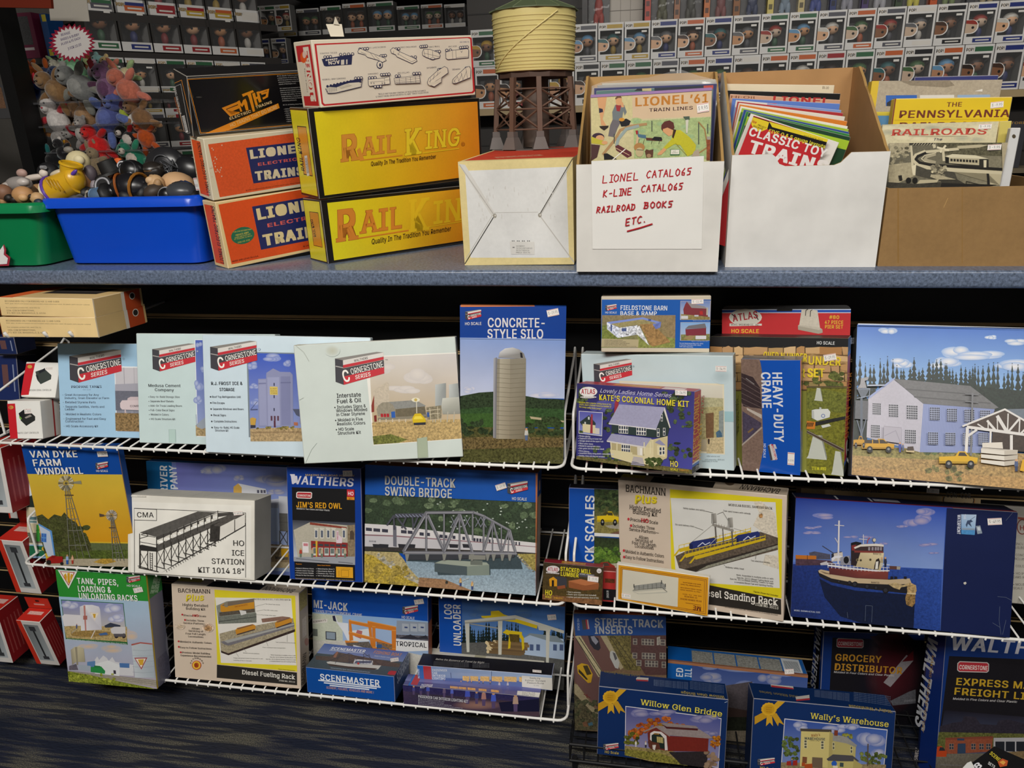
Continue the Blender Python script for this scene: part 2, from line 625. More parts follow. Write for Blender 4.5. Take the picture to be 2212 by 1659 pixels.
class Carton:
 """a box standing where its front shows; D deep, one mesh with the print on its faces"""
 def __init__(s,name,label,BL,BR,TR,TL,D,cols,z=None,Y=None,cat='box',group=None,m=None,**kw):
  s.name,s.label,s.cat,s.group,s.m=name,label,cat,group,m or CARD
  width=kw.pop('width',None)
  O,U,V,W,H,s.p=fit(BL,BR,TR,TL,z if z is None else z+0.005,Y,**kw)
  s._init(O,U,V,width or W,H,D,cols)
 def _init(s,O,U,V,W,H,D,cols):
  N=np.cross(U,V)
  s.O,s.U,s.V,s.N,s.W,s.H=O,U,V,N,W,H
  if isinstance(D,tuple):
   key,pxy=D
   c=O+(U*W if 'R' in key else 0)+(V*H if 'T' in key else 0)
   ds=np.linspace(0.005,0.4,400)
   D=float(ds[np.argmin([np.hypot(*(proj(c-N*d)-np.array(pxy)))for d in ds])])
  s.D=D
  g=s.g=G()
  c=min(0.0012,D*.2)
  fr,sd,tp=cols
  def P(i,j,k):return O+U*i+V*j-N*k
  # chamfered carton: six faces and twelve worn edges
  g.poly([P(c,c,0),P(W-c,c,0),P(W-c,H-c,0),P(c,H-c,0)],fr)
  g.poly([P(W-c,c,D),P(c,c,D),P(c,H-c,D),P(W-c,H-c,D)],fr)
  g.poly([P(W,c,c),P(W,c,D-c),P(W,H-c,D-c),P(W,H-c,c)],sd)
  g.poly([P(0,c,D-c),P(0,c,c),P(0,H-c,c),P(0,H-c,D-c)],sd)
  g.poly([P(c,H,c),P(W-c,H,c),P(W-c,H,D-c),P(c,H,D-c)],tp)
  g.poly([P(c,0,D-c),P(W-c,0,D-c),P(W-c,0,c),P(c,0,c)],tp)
  ec=mixc(fr,'d8d0c4',.3)
  for z0,z1 in((0,c),(D,D-c)):
   q=[[P(c,c,z0),P(W-c,c,z0),P(W-c,0,z1),P(c,0,z1)],[P(c,H-c,z0),P(c,H,z1),P(W-c,H,z1),P(W-c,H-c,z0)],[P(c,c,z0),P(0,c,z1),P(0,H-c,z1),P(c,H-c,z0)],[P(W-c,c,z0),P(W-c,H-c,z0),P(W,H-c,z1),P(W,c,z1)]]
   for k in q:g.poly(k,ec)
  for(i0,i1)in((0,c),(W,W-c)):
   for(j0,j1)in((0,c),(H,H-c)):
    g.poly([P(i0,j1,c),P(i1,j0,c),P(i1,j0,D-c),P(i0,j1,D-c)],ec)
    g.poly([P(i0,j1,c),P(i1,j0,c),P(i1,j1,0)],ec)
    g.poly([P(i0,j1,D-c),P(i1,j0,D-c),P(i1,j1,D)],ec)
  s.f=Face(g,P(0,0,0),U,V,W,H)
  s.t=Face(g,P(0,H,0),U,-N,W,D)
  s.r=Face(g,P(W,0,0),-N,V,D,H)
  s.l=Face(g,P(0,0,D),N,V,D,H)
  s.kids=[]
  BOXES.append(s)
 def st(s,pts,txt='$ -9.95',face=None):
  s.kids.append((face or s.f,list(map(full,pts)),txt))
 def finish(s):
  base=s.O+s.U*s.W/2-s.N*s.D/2
  s.ob=build(s.name,s.g,s.m,None,base)
  tag(s.ob,s.label,s.cat,s.group)
  for nm,gg in getattr(s,'extra',[]):
   build(nm,gg,s.m,s.ob)
  for f,pts,txt in s.kids:
   crop(0,0,1)
   sticker(s.ob,f,pts,txt)
  return s.ob
  # ================================================================== room
CT,SW,BF,CF=1.08,1.565,1.27,1.33
def carpet():
 m=bpy.data.materials.new('striped_carpet')
 m.use_nodes=True
 nt=m.node_tree
 b=nt.nodes['Principled BSDF']
 b.inputs['Roughness'].default_value=0.95
 b.inputs['Specular IOR Level'].default_value=0.15
 tc=nt.nodes.new('ShaderNodeTexCoord')
 def noise(sc,detail,vec_scale,rough=0.5):
  mp=nt.nodes.new('ShaderNodeMapping')
  mp.inputs['Scale'].default_value=vec_scale
  nt.links.new(tc.outputs['Object'],mp.inputs['Vector'])
  n=nt.nodes.new('ShaderNodeTexNoise')
  n.inputs['Scale'].default_value=sc
  n.inputs['Detail'].default_value=detail
  n.inputs['Roughness'].default_value=rough
  nt.links.new(mp.outputs['Vector'],n.inputs['Vector'])
  return n
 def ramp(src,stops):
  r=nt.nodes.new('ShaderNodeValToRGB')
  el=r.color_ramp.elements
  while len(el)<len(stops):el.new(0.5)
  for e,(p,c)in zip(el,stops):
   e.position=p
   e.color=L(c)[:3]+(1,)
  nt.links.new(src,r.inputs['Fac'])
  return r
 stripes=noise(1.0,1.0,(5.0,70.0,1.0))
 streak=noise(1.0,2.0,(2.4,5.0,1.0))
 fine=noise(420.0,2.0,(1,1,1))
 base=ramp(streak.outputs['Fac'],[(0.35,'1c2230'),(0.5,'222636'),(0.62,'2a2c33')])
 tan=ramp(stripes.outputs['Fac'],[(0.47,'000000'),(0.58,'ffffff')])
 msk=ramp(streak.outputs['Fac'],[(0.35,'505050'),(0.62,'ffffff')])
 mm=nt.nodes.new('ShaderNodeMath');mm.operation='MULTIPLY'
 nt.links.new(tan.outputs['Color'],mm.inputs[0]);nt.links.new(msk.outputs['Color'],mm.inputs[1])
 fr=ramp(fine.outputs['Fac'],[(0.38,'404040'),(0.6,'ffffff')])
 m3=nt.nodes.new('ShaderNodeMath');m3.operation='MULTIPLY'
 nt.links.new(mm.outputs[0],m3.inputs[0]);nt.links.new(fr.outputs['Color'],m3.inputs[1])
 mx=nt.nodes.new('ShaderNodeMix');mx.data_type='RGBA'
 nt.links.new(m3.outputs[0],mx.inputs['Factor'])
 nt.links.new(base.outputs['Color'],mx.inputs['A'])
 mx.inputs['B'].default_value=L('6a6658')
 nt.links.new(mx.outputs['Result'],b.inputs['Base Color'])
 bp=nt.nodes.new('ShaderNodeBump')
 bp.inputs['Strength'].default_value=0.7
 bp.inputs['Distance'].default_value=0.004
 rows=noise(1.0,1.0,(60.0,230.0,1.0))
 nt.links.new(rows.outputs['Fac'],bp.inputs['Height'])
 nt.links.new(bp.outputs['Normal'],b.inputs['Normal'])
 return m
g=G()
g.box((-3.6,-1.6,-0.05),(3.2,6.2,0.0),'2a2e3a')
fl=build('floor',g,carpet(),None,A3(0,0,-0.05))
fl['kind']='structure'
for nm,lo,hi,c in(('wall_back',(-3.6,5.6,0),(3.2,5.7,3.1),'3a3838'),('wall_left',(-3.6,-1.6,0),(-3.5,5.6,3.1),'8a8680'),('wall_right',(3.1,-1.6,0),(3.2,5.6,3.1),'8a8680'),('wall_front',(-3.6,-1.6,0),(3.2,-1.5,3.1),'9a958c'),('ceiling',(-3.6,-1.6,3.1),(3.2,5.7,3.15),'b0aca4')):
 g=G()
 g.box(lo,hi,c)
 build(nm,g,mat('painted_wall',0.8,0.2),None)['kind']='structure'
 # ---- counter: worktop with rounded nosing, black slatted front
ctr=empty('display_counter',(0,1.65,0))
tag(ctr,'long shop counter with speckled blue laminate top and black slatted front','counter')
g=G()
x0,x1=-2.5,1.75
prof=[]
th=0.031
for k in range(7):
 t=PI/2*k/6
 prof.append((CF+0.006-0.006*math.sin(t),CT-0.006+0.006*math.cos(t)))
for k in range(7):
 t=PI/2*k/6
 prof.append((CF+0.008-0.008*math.cos(t),CT-th+0.008-0.008*math.sin(t)))
prof+=[(1.93,CT-th),(1.93,CT)]
n=len(prof)
vs=[(x,y,z)for x in(x0,x1)for y,z in prof]
fs=[(k,(k+1)%n,n+(k+1)%n,n+k)for k in range(n)]+[tuple(range(n))[::-1],tuple(range(n,2*n))]
g.mesh(vs,fs,'5f6b80',0.6)
o=build('worktop',g,LAMI,ctr)
smooth_by_angle(o,30)
g=G()
g.box((x0+.02,SW+0.012,0.0),(x1-.02,1.91,CT-th),'15130f')
g.box((x0+.02,SW+0.0105,0.0),(x1-.02,SW+0.0125,CT-th),'d0b080')
build('carcass',g,DULLP,ctr)
zt=0.925
edges=[CT-th]+[zt-0.0762*k for k in range(13)]
for k in range(len(edges)-1):
 zb,ztop=max(edges[k+1]+0.005,0.0),edges[k]-(0.005 if k else 0)
 g=G()
 g.box((x0+.02,SW,zb),(x1-.02,SW+0.012,ztop),'0d0d0e')
 g.box((x0+.02,SW-0.0004,ztop-0.0016),(x1-.02,SW+0.003,ztop+0.0003),'c8ac7c')
 build('slat',g,BLACKP,ctr)
g=G()
g.box((x0+.02,SW+.02,0),(x1-.02,SW+.04,0.08),'0c0c0c')
build('kick_board',g,BLACKP,ctr)
# ---- wire shelves hung on the slats
def wire_shelf(z,xa,xb,label,col='e9e7e2',yb=SW-0.006,yf=BF,rail=True,right=True,left=True,cat='wire shelf',group='white wire shelves on the counter front',lip=0.012):
 r=empty('wire_shelf',((xa+xb)/2,yb,z))
 tag(r,label,cat,group)
 R1,R2=0.0031,0.0019
 g=G()
 rr=0.02
 pts=[(xa,yb,z)]+[(xa+rr-rr*math.cos(t),yf+rr-rr*math.sin(t),z)for t in np.linspace(0,PI/2,5)]+[(xb-rr+rr*math.sin(t),yf+rr-rr*math.cos(t),z)for t in np.linspace(0,PI/2,5)]+[(xb,yb,z)]
 g.tube(pts,R1,col)
 smooth_by_angle(build('outer_frame',g,WIRE,r),60)
 g=G()
 for y in(yb-0.004,(yb+yf)/2):
  g.tube([(xa,y,z-.004),(xb,y,z-.004)],R1*.8,col)
 smooth_by_angle(build('cross_rail',g,WIRE,r),60)
 g=G()
 nx=int(round((xb-xa)/0.0285))
 for k in range(1,nx):
  x=xa+(xb-xa)*k/nx
  g.tube([(x,yb,z+.0022),(x,yf+.004,z+.0022),(x,yf-.0022,z-.001),(x,yf-.0015,z-.0048)],R2,col,6)
 smooth_by_angle(build('deck_wires',g,WIRE,r),60)
 for x,s,on in((xa,1,left),(xb,-1,right)):
  if not on:continue
  g=G()
  hh=0.155
  xx=x+s*0.001
  g.tube([(xx,yf+.045,z)]+[(xx,yf+.045+.012*(1-math.cos(t)),z+.085+.012*math.sin(t))for t in np.linspace(0,PI/2*.6,4)]+[(xx,yb-.03,z+hh-.012),(xx,yb-.012,z+hh),(xx,yb,z+hh-.01),(xx,yb,z)],R1*.9,col)
  g.tube([(xx,yf+.05,z+.004),(xx,yb-.05,z+.004)],R1*.7,col)
  smooth_by_angle(build('end_loop',g,WIRE,r),60)
  for zz in(0.05,0.1):
   pass
 return r
S1,S2,S3,S4=0.713,0.403,0.102,0.055
LX0,LX1,RX0,RX1=-1.40,-0.137,-0.122,1.08
wire_shelf(S1,LX0,LX1,'top left white wire shelf under the counter carrying the propane and silo kits')
wire_shelf(S2,LX0-.005,LX1,'middle left white wire shelf carrying the windmill and swing bridge kits')
wire_shelf(S3,-1.30,LX1+.002,'lowest left white wire shelf just above the carpet with the fishing boat kit')
wire_shelf(S1,RX0,RX1,'top right white wire shelf carrying the colonial home and crane kits')
wire_shelf(S2,RX0,RX1,'lower right white wire shelf carrying the tugboat and sanding rack kits')
# ================================================================== printed pictures
def clouds(f,lst,c='e6e4ea',sky='7f9fd0'):
 rn=random.Random(len(lst)*7+int(lst[0][0]))
 for x,y,rx,ry in lst:
  for k in range(5):
   f.S(x+rn.uniform(-.55,.55)*rx,y+rn.uniform(-.45,.45)*ry,rx*rn.uniform(.4,.65),ry*rn.uniform(.5,.8),c,mixc(c,sky,.8))
def conifers(f,x0,x1,yb,h0,h1,n,c,seed=1,slope=0.0):
 rn=random.Random(seed)
 for k in range(n):
  x=x0+(x1-x0)*(k+rn.uniform(.2,.8))/n
  b=yb+slope*(x-x0)
  h=rn.uniform(h0,h1)
  wd=(x1-x0)/n*rn.uniform(.8,1.3)
  L_,R_=[],[]
  m=6
  for i in range(m):
   t=i/m
   L_.append((x-wd*t*.9-wd*.12,b-h*(1-t)))
   L_.append((x-wd*t*.5,b-h*(1-t)+h*.03))
   R_.append((x+wd*t*.9+wd*.12,b-h*(1-t)))
   R_.append((x+wd*t*.5,b-h*(1-t)+h*.03))
  f.P([(x,b-h)]+R_+[(x+wd*.9,b),(x-wd*.9,b)]+L_[::-1],mixc(c,'000000',rn.uniform(0,.35)),.5)
def bush(f,x,y,rx,ry,c,seed=1,a=.75,n=18):
 rn=random.Random(seed)
 f.P([(x+rx*rn.uniform(.75,1.08)*math.cos(2*PI*i/n),y+ry*rn.uniform(.75,1.08)*math.sin(2*PI*i/n))for i in range(n)],(*L(c)[:3],a))
def scrub(f,x0,x1,y0,y1,n,c,seed=1,r=(10,22),a=.8):
 rn=random.Random(seed)
 for k in range(n):
  bush(f,rn.uniform(x0,x1),rn.uniform(y0,y1),rn.uniform(*r),rn.uniform(*r)*.7,mixc(c,'202510',rn.uniform(0,.5)),rn.random(),a,11)
def panes(f,x,y,w_,h,nx,ny,c='1d2330',fr='dcdae2',sl=0.0):
 f.P([(x,y),(x+w_,y+sl*w_),(x+w_,y+h+sl*w_),(x,y+h)],fr)
 gx,gy=w_/(nx*1.0),h/(ny*1.0)
 for i in range(nx):
  for j in range(ny):
   a,b_=x+gx*(i+.14),y+gy*(j+.12)+sl*gx*i
   f.P([(a,b_),(a+gx*.72,b_+sl*gx*.7),(a+gx*.72,b_+gy*.76+sl*gx*.7),(a,b_+gy*.76)],c)
def pickup(f,x,y,w_,h,c,seed=0):
 """small printed truck, nose to the right"""
 d=mixc(c,'000000',.35)
 f.E(x+w_*.25,y+h,w_*.09,h*.25,'15151a');f.E(x+w_*.82,y+h,w_*.09,h*.25,'15151a')
 f.P([(x,y+h*.4),(x+w_*.42,y+h*.36),(x+w_*.5,y),(x+w_*.68,y+h*.02),(x+w_*.78,y+h*.38),(x+w_,y+h*.48),(x+w_*.98,y+h*.92),(x,y+h*.9)],c)
 f.P([(x+w_*.49,y+h*.34),(x+w_*.53,y+h*.08),(x+w_*.66,y+h*.09),(x+w_*.73,y+h*.36)],'39322a')
 f.P([(x,y+h*.72),(x+w_*.98,y+h*.78),(x+w_*.98,y+h*.92),(x,y+h*.9)],d)
 f.E(x+w_*.25,y+h*.9,w_*.085,h*.24,'101014');f.E(x+w_*.82,y+h*.92,w_*.085,h*.24,'101014')
 f.E(x+w_*.25,y+h*.9,w_*.04,h*.11,'8a8a8a');f.E(x+w_*.82,y+h*.92,w_*.04,h*.11,'8a8a8a')
def figure(f,x,y,h,c,c2='3a4a80'):
 f.P([(x-h*.1,y),(x+h*.1,y),(x+h*.12,y-h*.5),(x-h*.12,y-h*.5)],c2)
 f.P([(x-h*.16,y-h*.42),(x+h*.16,y-h*.42),(x+h*.12,y-h*.82),(x-h*.12,y-h*.82)],c)
 f.E(x,y-h*.9,h*.09,h*.11,'c89870')
GL1='model kit boxes on the top left shelf'
GL2='model kit boxes on the middle left shelf'
GL3='model kit boxes on the lowest left shelf'
GR1='model kit boxes on the top right shelf'
GR2='model kit boxes on the lower right shelf'
GR3='model kit boxes in the black basket by the floor'
BLUE='0b4aa6'
# ------------------------------------------------------------------ beige boxes on hooks, far left under the worktop
for k,(lab,c4)in enumerate((('lower beige and orange box lying on the white hooks at far left',((5,730),(214,728),(204,687),(-2,684))),('upper beige box with window lying on top of another at far left',((2,683),(206,686),(199,646),(-4,641))))):
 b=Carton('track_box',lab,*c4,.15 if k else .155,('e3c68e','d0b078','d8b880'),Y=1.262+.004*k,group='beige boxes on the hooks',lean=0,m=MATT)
 crop(0,600,.217)
 o=0 if k else 195
 dx=12 if k==0 else 0
 for(t,x,y,x1,y1,h)in(('RECOMMENDED ONLY FOR PERSONS AGE 12 AND OLDER',50,240,590,246,15),('Paint, glue, shrubs and people are not included unless otherwise noted. All plastic parts are pre-colored.',52,260,895,274,9),('For complete product list, send 50c to:',62,303,400,305,11),('CON-COR INTERNATIONAL',68,334,345,334,15),('P.O. BOX 328, BENSENVILLE, IL 60106',74,358,455,360,15)):
  b.f.T(t,x+dx,y+o,x1+dx,y1+o,h,'5a4a38',0.004)
 b.f.R(-60,190+o,20+dx,400+o,'d4602a')
 if k:
  b.t.F(.0,0,.16,1,'d9622a')
  b.t.F(.24,.15,.83,.62,'2a2524')
  b.t.F(.27,.3,.8,.42,'6b6462')
 b.r.F(.0,0,.02,1,'e8d8b8')
 b.r.F(.62,0,.95,1,'b4471f');b.r.F(.55,0,.62,1,'d8cfc0')
 for kk in(0,1):
  vx,vy=b.r.W*.78,b.r.H*.68
  rr=b.r.H*(.2-.045*kk)
  b.r._put([A3(vx+rr*1.2*math.cos(t),vy+rr*math.sin(t))for t in np.linspace(0,2*PI,18)[:-1]],'d8cfc0' if kk==0 else '2c2622')
  # ------------------------------------------------------------------ two white controller cartons
for k,(lab,c4,dd)in enumerate((('lower white and red carton with a black controller pictured, at left shelf end',((22,947),(92,949),(86,864),(15,868)),('TR',(128,862))),('upper white and red controller carton tilted on top of its twin',((42,857),(120,859),(128,783),(59,782)),.05))):
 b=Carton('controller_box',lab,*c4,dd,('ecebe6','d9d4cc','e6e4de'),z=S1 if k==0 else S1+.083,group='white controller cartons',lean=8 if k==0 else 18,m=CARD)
 crop(0,600,.217)
 if k==0:
  b.f.P((70,1255,150,1252,178,1600,100,1600),'c8202c')
  b.f.P((215,1330,265,1305,350,1380,350,1420,262,1475,205,1420),'2b2d2c')
  b.f.P((185,1350,240,1310,262,1385,205,1410),'1d1f1f')
  b.f.P((190,1375,212,1390,218,1412,195,1402),'6fae3a')
  b.f.P((245,1390,300,1362,318,1378,258,1402),'9a948c')
  b.f.T('TRAFFIC LIGHT CONTROLLER',172,1555,386,1550,17,'3a3430',.01)
  b.f.E(110,1290,24,18,'c9a24a');b.f.T('E',95,1302,124,1300,22,'c8202c',.03)
  b.st([(245,1310),(315,1305),(318,1350),(248,1355)],'$ -39.95')
  b.r.F(.62,0,.7,1,'a83030')
 else:
  b.f.P((262,855,350,850,285,1165,200,1170),'c8202c')
  b.f.P((352,935,440,905,512,970,508,1010,405,1060,372,1020),'3c4440')
  b.f.P((385,930,448,898,452,925,392,955),'20242a')
  b.f.P((355,965,380,975,385,1015,368,1010),'20242a')
  b.f.T('CROSSING SIGNAL CONTROLLER',285,1128,510,1126,17,'3a3430',.01)
  b.f.E(297,885,24,18,'c9a24a')
  b.st([(455,895),(525,890),(525,912),(455,916)],'$ -29.95')
  # ------------------------------------------------------------------ propane tanks
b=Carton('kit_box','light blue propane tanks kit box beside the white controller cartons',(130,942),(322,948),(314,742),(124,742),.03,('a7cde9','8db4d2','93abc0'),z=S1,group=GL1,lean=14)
crop(0,600,.217);f=b.f
f.R(1138,882,1620,1540,'eef0f2')
f.R(1146,894,1620,1540,'8d8f9c',.2)
f.R(1146,894,1620,1080,'c9c6cc')
f.R(1230,894,1242,1080,'9d9aa4');f.R(1330,894,1340,1080,'a5a2aa')
f.P((1146,1060,1400,1050,1620,1080,1620,1130,1146,1125),'a9a8b4')
f.R(1146,1125,1620,1330,'6d6f7c',.15)
f.R(1146,1345,1620,1535,'8e7550',.8)
f.P((1195,1250,1215,1220,1380,1215,1450,1215,1450,1320,1215,1312,1197,1290),'d9c9cc')
f.P((1270,1200,1300,1185,1450,1185,1450,1220,1268,1220),'cdbcc0')
f.P((1240,1305,1252,1305,1258,1345,1240,1345),'cdbcc0')
f.T('COMBO',1296,1288,1405,1286,20,'4a3a44',.02)
cornerstone(f,690,712,1212,1045)
f.E(1232,808,12,12,'7f96aa');f.E(1232,808,9,9,'a7cde9');f.T('R',1227,814,1237,814,11,'7f96aa')
f.T('PROPANE TANKS',712,1098,1013,1096,24,'3c3f52',.012)
f.T('933-3129',826,1120,905,1119,11,'8aa0b4')
for t,x,x1,y in(('- Great Accessory for Any',624,985,1175),('Industry, Grain Elevator or Farm',645,1088,1207),('- Detailed Styrene Parts',628,955,1249),('- Separate Saddles, Vents and',630,1040,1293),('Ladder',650,745,1319),('- Molded in Realistic Colors',634,1010,1368),('- Engineered for Fast and Easy',634,1056,1413),('Construction',652,832,1439),('- HO Scale Accessory Kit',636,978,1487)):
 f.T(t,x,y,x1,y+1,21,'43465a',.006)
 # ------------------------------------------------------------------ cement company
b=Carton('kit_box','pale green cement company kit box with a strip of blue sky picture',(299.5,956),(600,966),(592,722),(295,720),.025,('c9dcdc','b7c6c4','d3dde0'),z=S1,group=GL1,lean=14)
crop(280,660,.217);f=b.f
f.R(648,340,1500,1330,'eceff2')
f.R(654,344,1500,1320,['4f66b8','4f66b8','97a4cc','97a4cc'])
clouds(f,[(690,800,45,60),(680,940,45,40),(715,640,25,30),(690,390,30,30)],'b9c2de','6a7fc2')
f.R(658,1190,1500,1322,'a5906a',.7)
f.P((665,1185,760,1105,760,1215,720,1230,668,1205),'9aa3b0')
f.Ln((662,1085,668,1190),5,'8088a8')
cornerstone(f,225,377,656,656)
f.E(676,455,11,11,'6b7a96');f.E(676,455,8,8,'aab6d6')
f.T('Medusa Cement',188,810,508,812,29,'34363a',.018)
f.T('Company',253,852,442,855,29,'34363a',.018)
for t,x,x1,y in(('• Easy-to-Build Storage Silos',188,500,917),('• Separate Roof Details',190,440,961),('• Add-On Truck Loading Doors',191,522,1006),('• Full-Color Decal Signs',193,449,1050),('• Molded in Colors',195,391,1093),('• HO Scale Structure Kit',196,456,1138)):
 f.T(t,x,y,x1,y+2,19,'55585c',.008)
f.P((392,1234,458,1234,461,1362,396,1362),'b9d2cc');f.Ln((392,1234,458,1234,461,1362),2,'8fa8a4');f.Ln((392,1234,396,1362),2,'8fa8a4')
b.t.F(.12,.1,.42,.9,'6a74b4',.3);b.t.F(.18,.3,.3,.7,'7d8cc8')
b.t.F(.5,.35,.95,.55,'a9b0b8')
# ------------------------------------------------------------------ ice & storage
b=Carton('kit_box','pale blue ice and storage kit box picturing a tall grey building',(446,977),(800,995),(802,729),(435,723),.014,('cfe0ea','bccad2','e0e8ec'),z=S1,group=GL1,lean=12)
crop(280,660,.217);f=b.f
f.R(1164,460,2300,1362,'7e8a94')
f.R(1180,472,2300,1352,['3f5cc0','3f5cc0','93a0cc','93a0cc'])
clouds(f,[(1420,520,110,40),(1230,600,60,40),(1560,570,50,40),(1250,960,60,40),(1230,800,60,30)],'b4bbda','6078c4')
f.P((1200,1225,1480,1215,1900,1222,2300,1222,2300,1352,1205,1352),'b39a72',.5)
f.P((1215,1255,2300,1245,2300,1262,1215,1272),'9a8260',.4)
scrub(f,1270,1680,1205,1225,14,'9a8a4a',3,(12,24))
f.P((1280,730,1360,728,1362,670,1430,626,1500,660,1600,662,1625,690,1630,1200,1285,1205),'8f93b6')
f.P((1372,715,1490,712,1500,1195,1380,1198),'9ea2c4');f.P((1505,705,1600,705,1606,1190,1512,1192),'8286ac')
f.P((1288,740,1356,738,1368,1190,1296,1192),'9a9ec0')
f.P((1284,770,1360,768,1360,780,1284,784),'7a7ea4');f.P((1504,762,1606,760,1606,772,1504,774),'70749a')
for y in(770,892,1020):f.R(1434,y,1446,y+30,'3a3c55')
f.R(1396,806,1476,890,'d9c065');f.M(['R.J. FROST','ICE &','STORAGE'],1404,834,2,22,13,'5a4a30',sx=62)
for x in(1405,1437,1470):f.R(x,1098,x+19,1146,'5f3d4c')
f.R(1436,1146,1456,1212,'5a3040')
f.P((1200,1125,1225,1112,1262,1125,1252,1190,1205,1188),'c9a04a');f.P((1205,1190,1255,1190,1255,1215,1205,1220),'3a3a48')
f.Ln((1205,1035,1272,955),4,'5a628a');f.P((1205,1030,1275,1028,1275,1040,1205,1042),'5a628a')
f.P((1625,1030,1700,1030,1700,1110,1660,1090),'555a70')
f.R(1690,900,2200,1200,'8488ac');f.R(1636,1160,1676,1194,'b46f50')
cornerstone(f,803,350,1272,648)
f.E(1293,435,12,12,'6b7a96');f.E(1293,435,9,9,'cfe0ea')
f.T('R.J. FROST ICE &',815,790,1126,790,32,'33363c',.022)
f.T('STORAGE',898,850,1047,852,32,'33363c',.022)
for t,x,x1,y in(('Roof Top Refrigeration Unit',825,1108,917),('Fire Escape',829,948,977),('Separate Windows and Doors',832,1138,1038),('Decal Signs',838,962,1099),('Complete Instructions',842,1069,1161),('Easy-to-Build, HO Scale',846,1095,1222),('Structure Kit',854,986,1251)):
 f.T(t,x,y,x1,y+2,20,'4a4d55',.006)
 if t!='Structure Kit':f.E(808+(y-917)*.05,y-9,7,7,'2e3036')
b.t.F(.06,.1,.32,.9,'6672b8',.3);b.t.F(.38,.2,.62,.5,'aab2ba');b.t.F(.38,.6,.64,.8,'aab2ba')
# ------------------------------------------------------------------ fuel & oil
b=Carton('kit_box','large worn pale green fuel and oil kit box leaning out over the wire shelf',(658,1008),(993,981),(990,728),(633,745),.026,('cfd8d2','bcbcb0','dcd8c6'),Y=1.224,yaw=6.5,group=GL1,lean=9,kyaw=5,kroll=.05,klean=1)
crop(620,640,.28029);f=b.f
f.P((600,465,1400,428,1400,1095,665,1150),'eeebe2')
f.P((632,470,1400,436,1400,1090,668,1142),['d6cfc6','cfcac8','c4a878','b89c62'])
clouds(f,[(760,560,120,50),(1050,620,160,60),(900,720,140,30)],'dcd4cc','cdc6c2')
f.P((655,975,900,960,1400,945,1400,1092,668,1143),'b99e6a',.55)
f.P((660,1080,800,1062,930,1105,860,1130,668,1143),'6e7236',.9)
f.P((665,720,770,660,785,672,788,820,672,850),'c9bca8',.15)
f.P((650,840,672,760,672,890,652,895),'8c3a30')
f.P((690,870,705,840,735,818,780,815,815,835,835,870,838,935,700,925),'98907e',.2)
f.P((735,818,990,800,1070,842,1060,850,835,872,815,835,780,815),'8f8f8a',.15)
f.P((836,870,1062,848,1078,935,838,940),'6f6652',.2)
f.P((700,935,940,925,1110,905,1110,920,940,945,700,955),'8a8270')
for x in(712,760,810,860,910):f.P([(x,945),(x+8,945),(x+8,970),(x,970)],'d5c8b0')
for x in(722,745,768):f.R(x,905,x+20,930,'b3202c')
f.P((803,890,832,886,836,935,806,936),'2f5fae')
f.P((670,920,690,915,692,965,674,968),'7c2c24')
f.Ln((998,800,1000,900),6,'e0d8c0');f.E(992,798,32,17,'e8e2ca');f.E(992,798,12,12,'c9b060')
f.P((965,940,985,905,1030,902,1068,945,1070,985,975,990),'d9b91e');f.P((985,925,1032,922,1050,945,975,948),'f0d84a');f.P((975,975,1070,970,1068,990,978,993),'30303a')
for x0,x1 in((1142,1225),(1248,1330)):
 f.P([(x0,680),(x1,668),(x1,860),(x0,870)],['c2c6c4','8e9290','8e9290','aeb2b0'])
f.P((1198,785,1340,775,1340,905,1200,910,1190,850),['cfcfc4','b9b9ae','8f8f86','9b9b90','c0c0b4'])
for x in(1130,1150,1190,1240,1290):f.Ln([(x,890),(x-6,968)],7,'b8b4a4')
f.P((1075,855,1190,840,1190,940,1080,950),'8a8068',.5)
for x0,y0,x1,y1 in((1075,880,1180,870),(1080,910,1180,900),(1100,860,1110,960),(1160,850,1165,960)):f.Ln([(x0,y0),(x1,y1)],4,'d8ccb0')
f.P((1078,895,1095,893,1098,930,1080,932),'3a5a9a')
cornerstone(f,370,428,750,682)
f.T('TM',756,493,776,492,8,'6a6a66')
f.T('Interstate',385,783,571,772,33,'26262a',.018)
f.T('Fuel & Oil',388,826,573,815,33,'26262a',.018)
for t,x,y,x1 in(('• Includes Signs &',366,866,608),('Windows Molded',380,893,618),('in Clear Styrene',383,923,602),('• Molded in Five',372,966,585),('Realistic Colors',388,995,604),('• HO Scale',378,1037,517),('Structure Kit',393,1066,570)):
 f.T(t,x,y,x1,y-(x1-x)*.045,24,'2c2c30',.012)
f.P((1003,1095,1080,1082,1088,1240,1010,1246),'a9b49c');f.Ln((1003,1095,1010,1246),3,'8a9480')
f.S(350,420,60,45,'bdbfae','cfd8d2')
f.Ln((70,380,130,430,170,500),3,'aab0a8');f.Ln((95,800,130,780),2,'aab0a8');f.Ln((135,1300,190,1180,230,1130),3,'b9c2bc')
b.t.F(.45,.2,.9,.5,'b4b0a4',.3);b.t.F(.3,.3,.42,.6,'b8a898',.3)
b.t.F(.0,.0,.06,1,'cbb98e',.3)
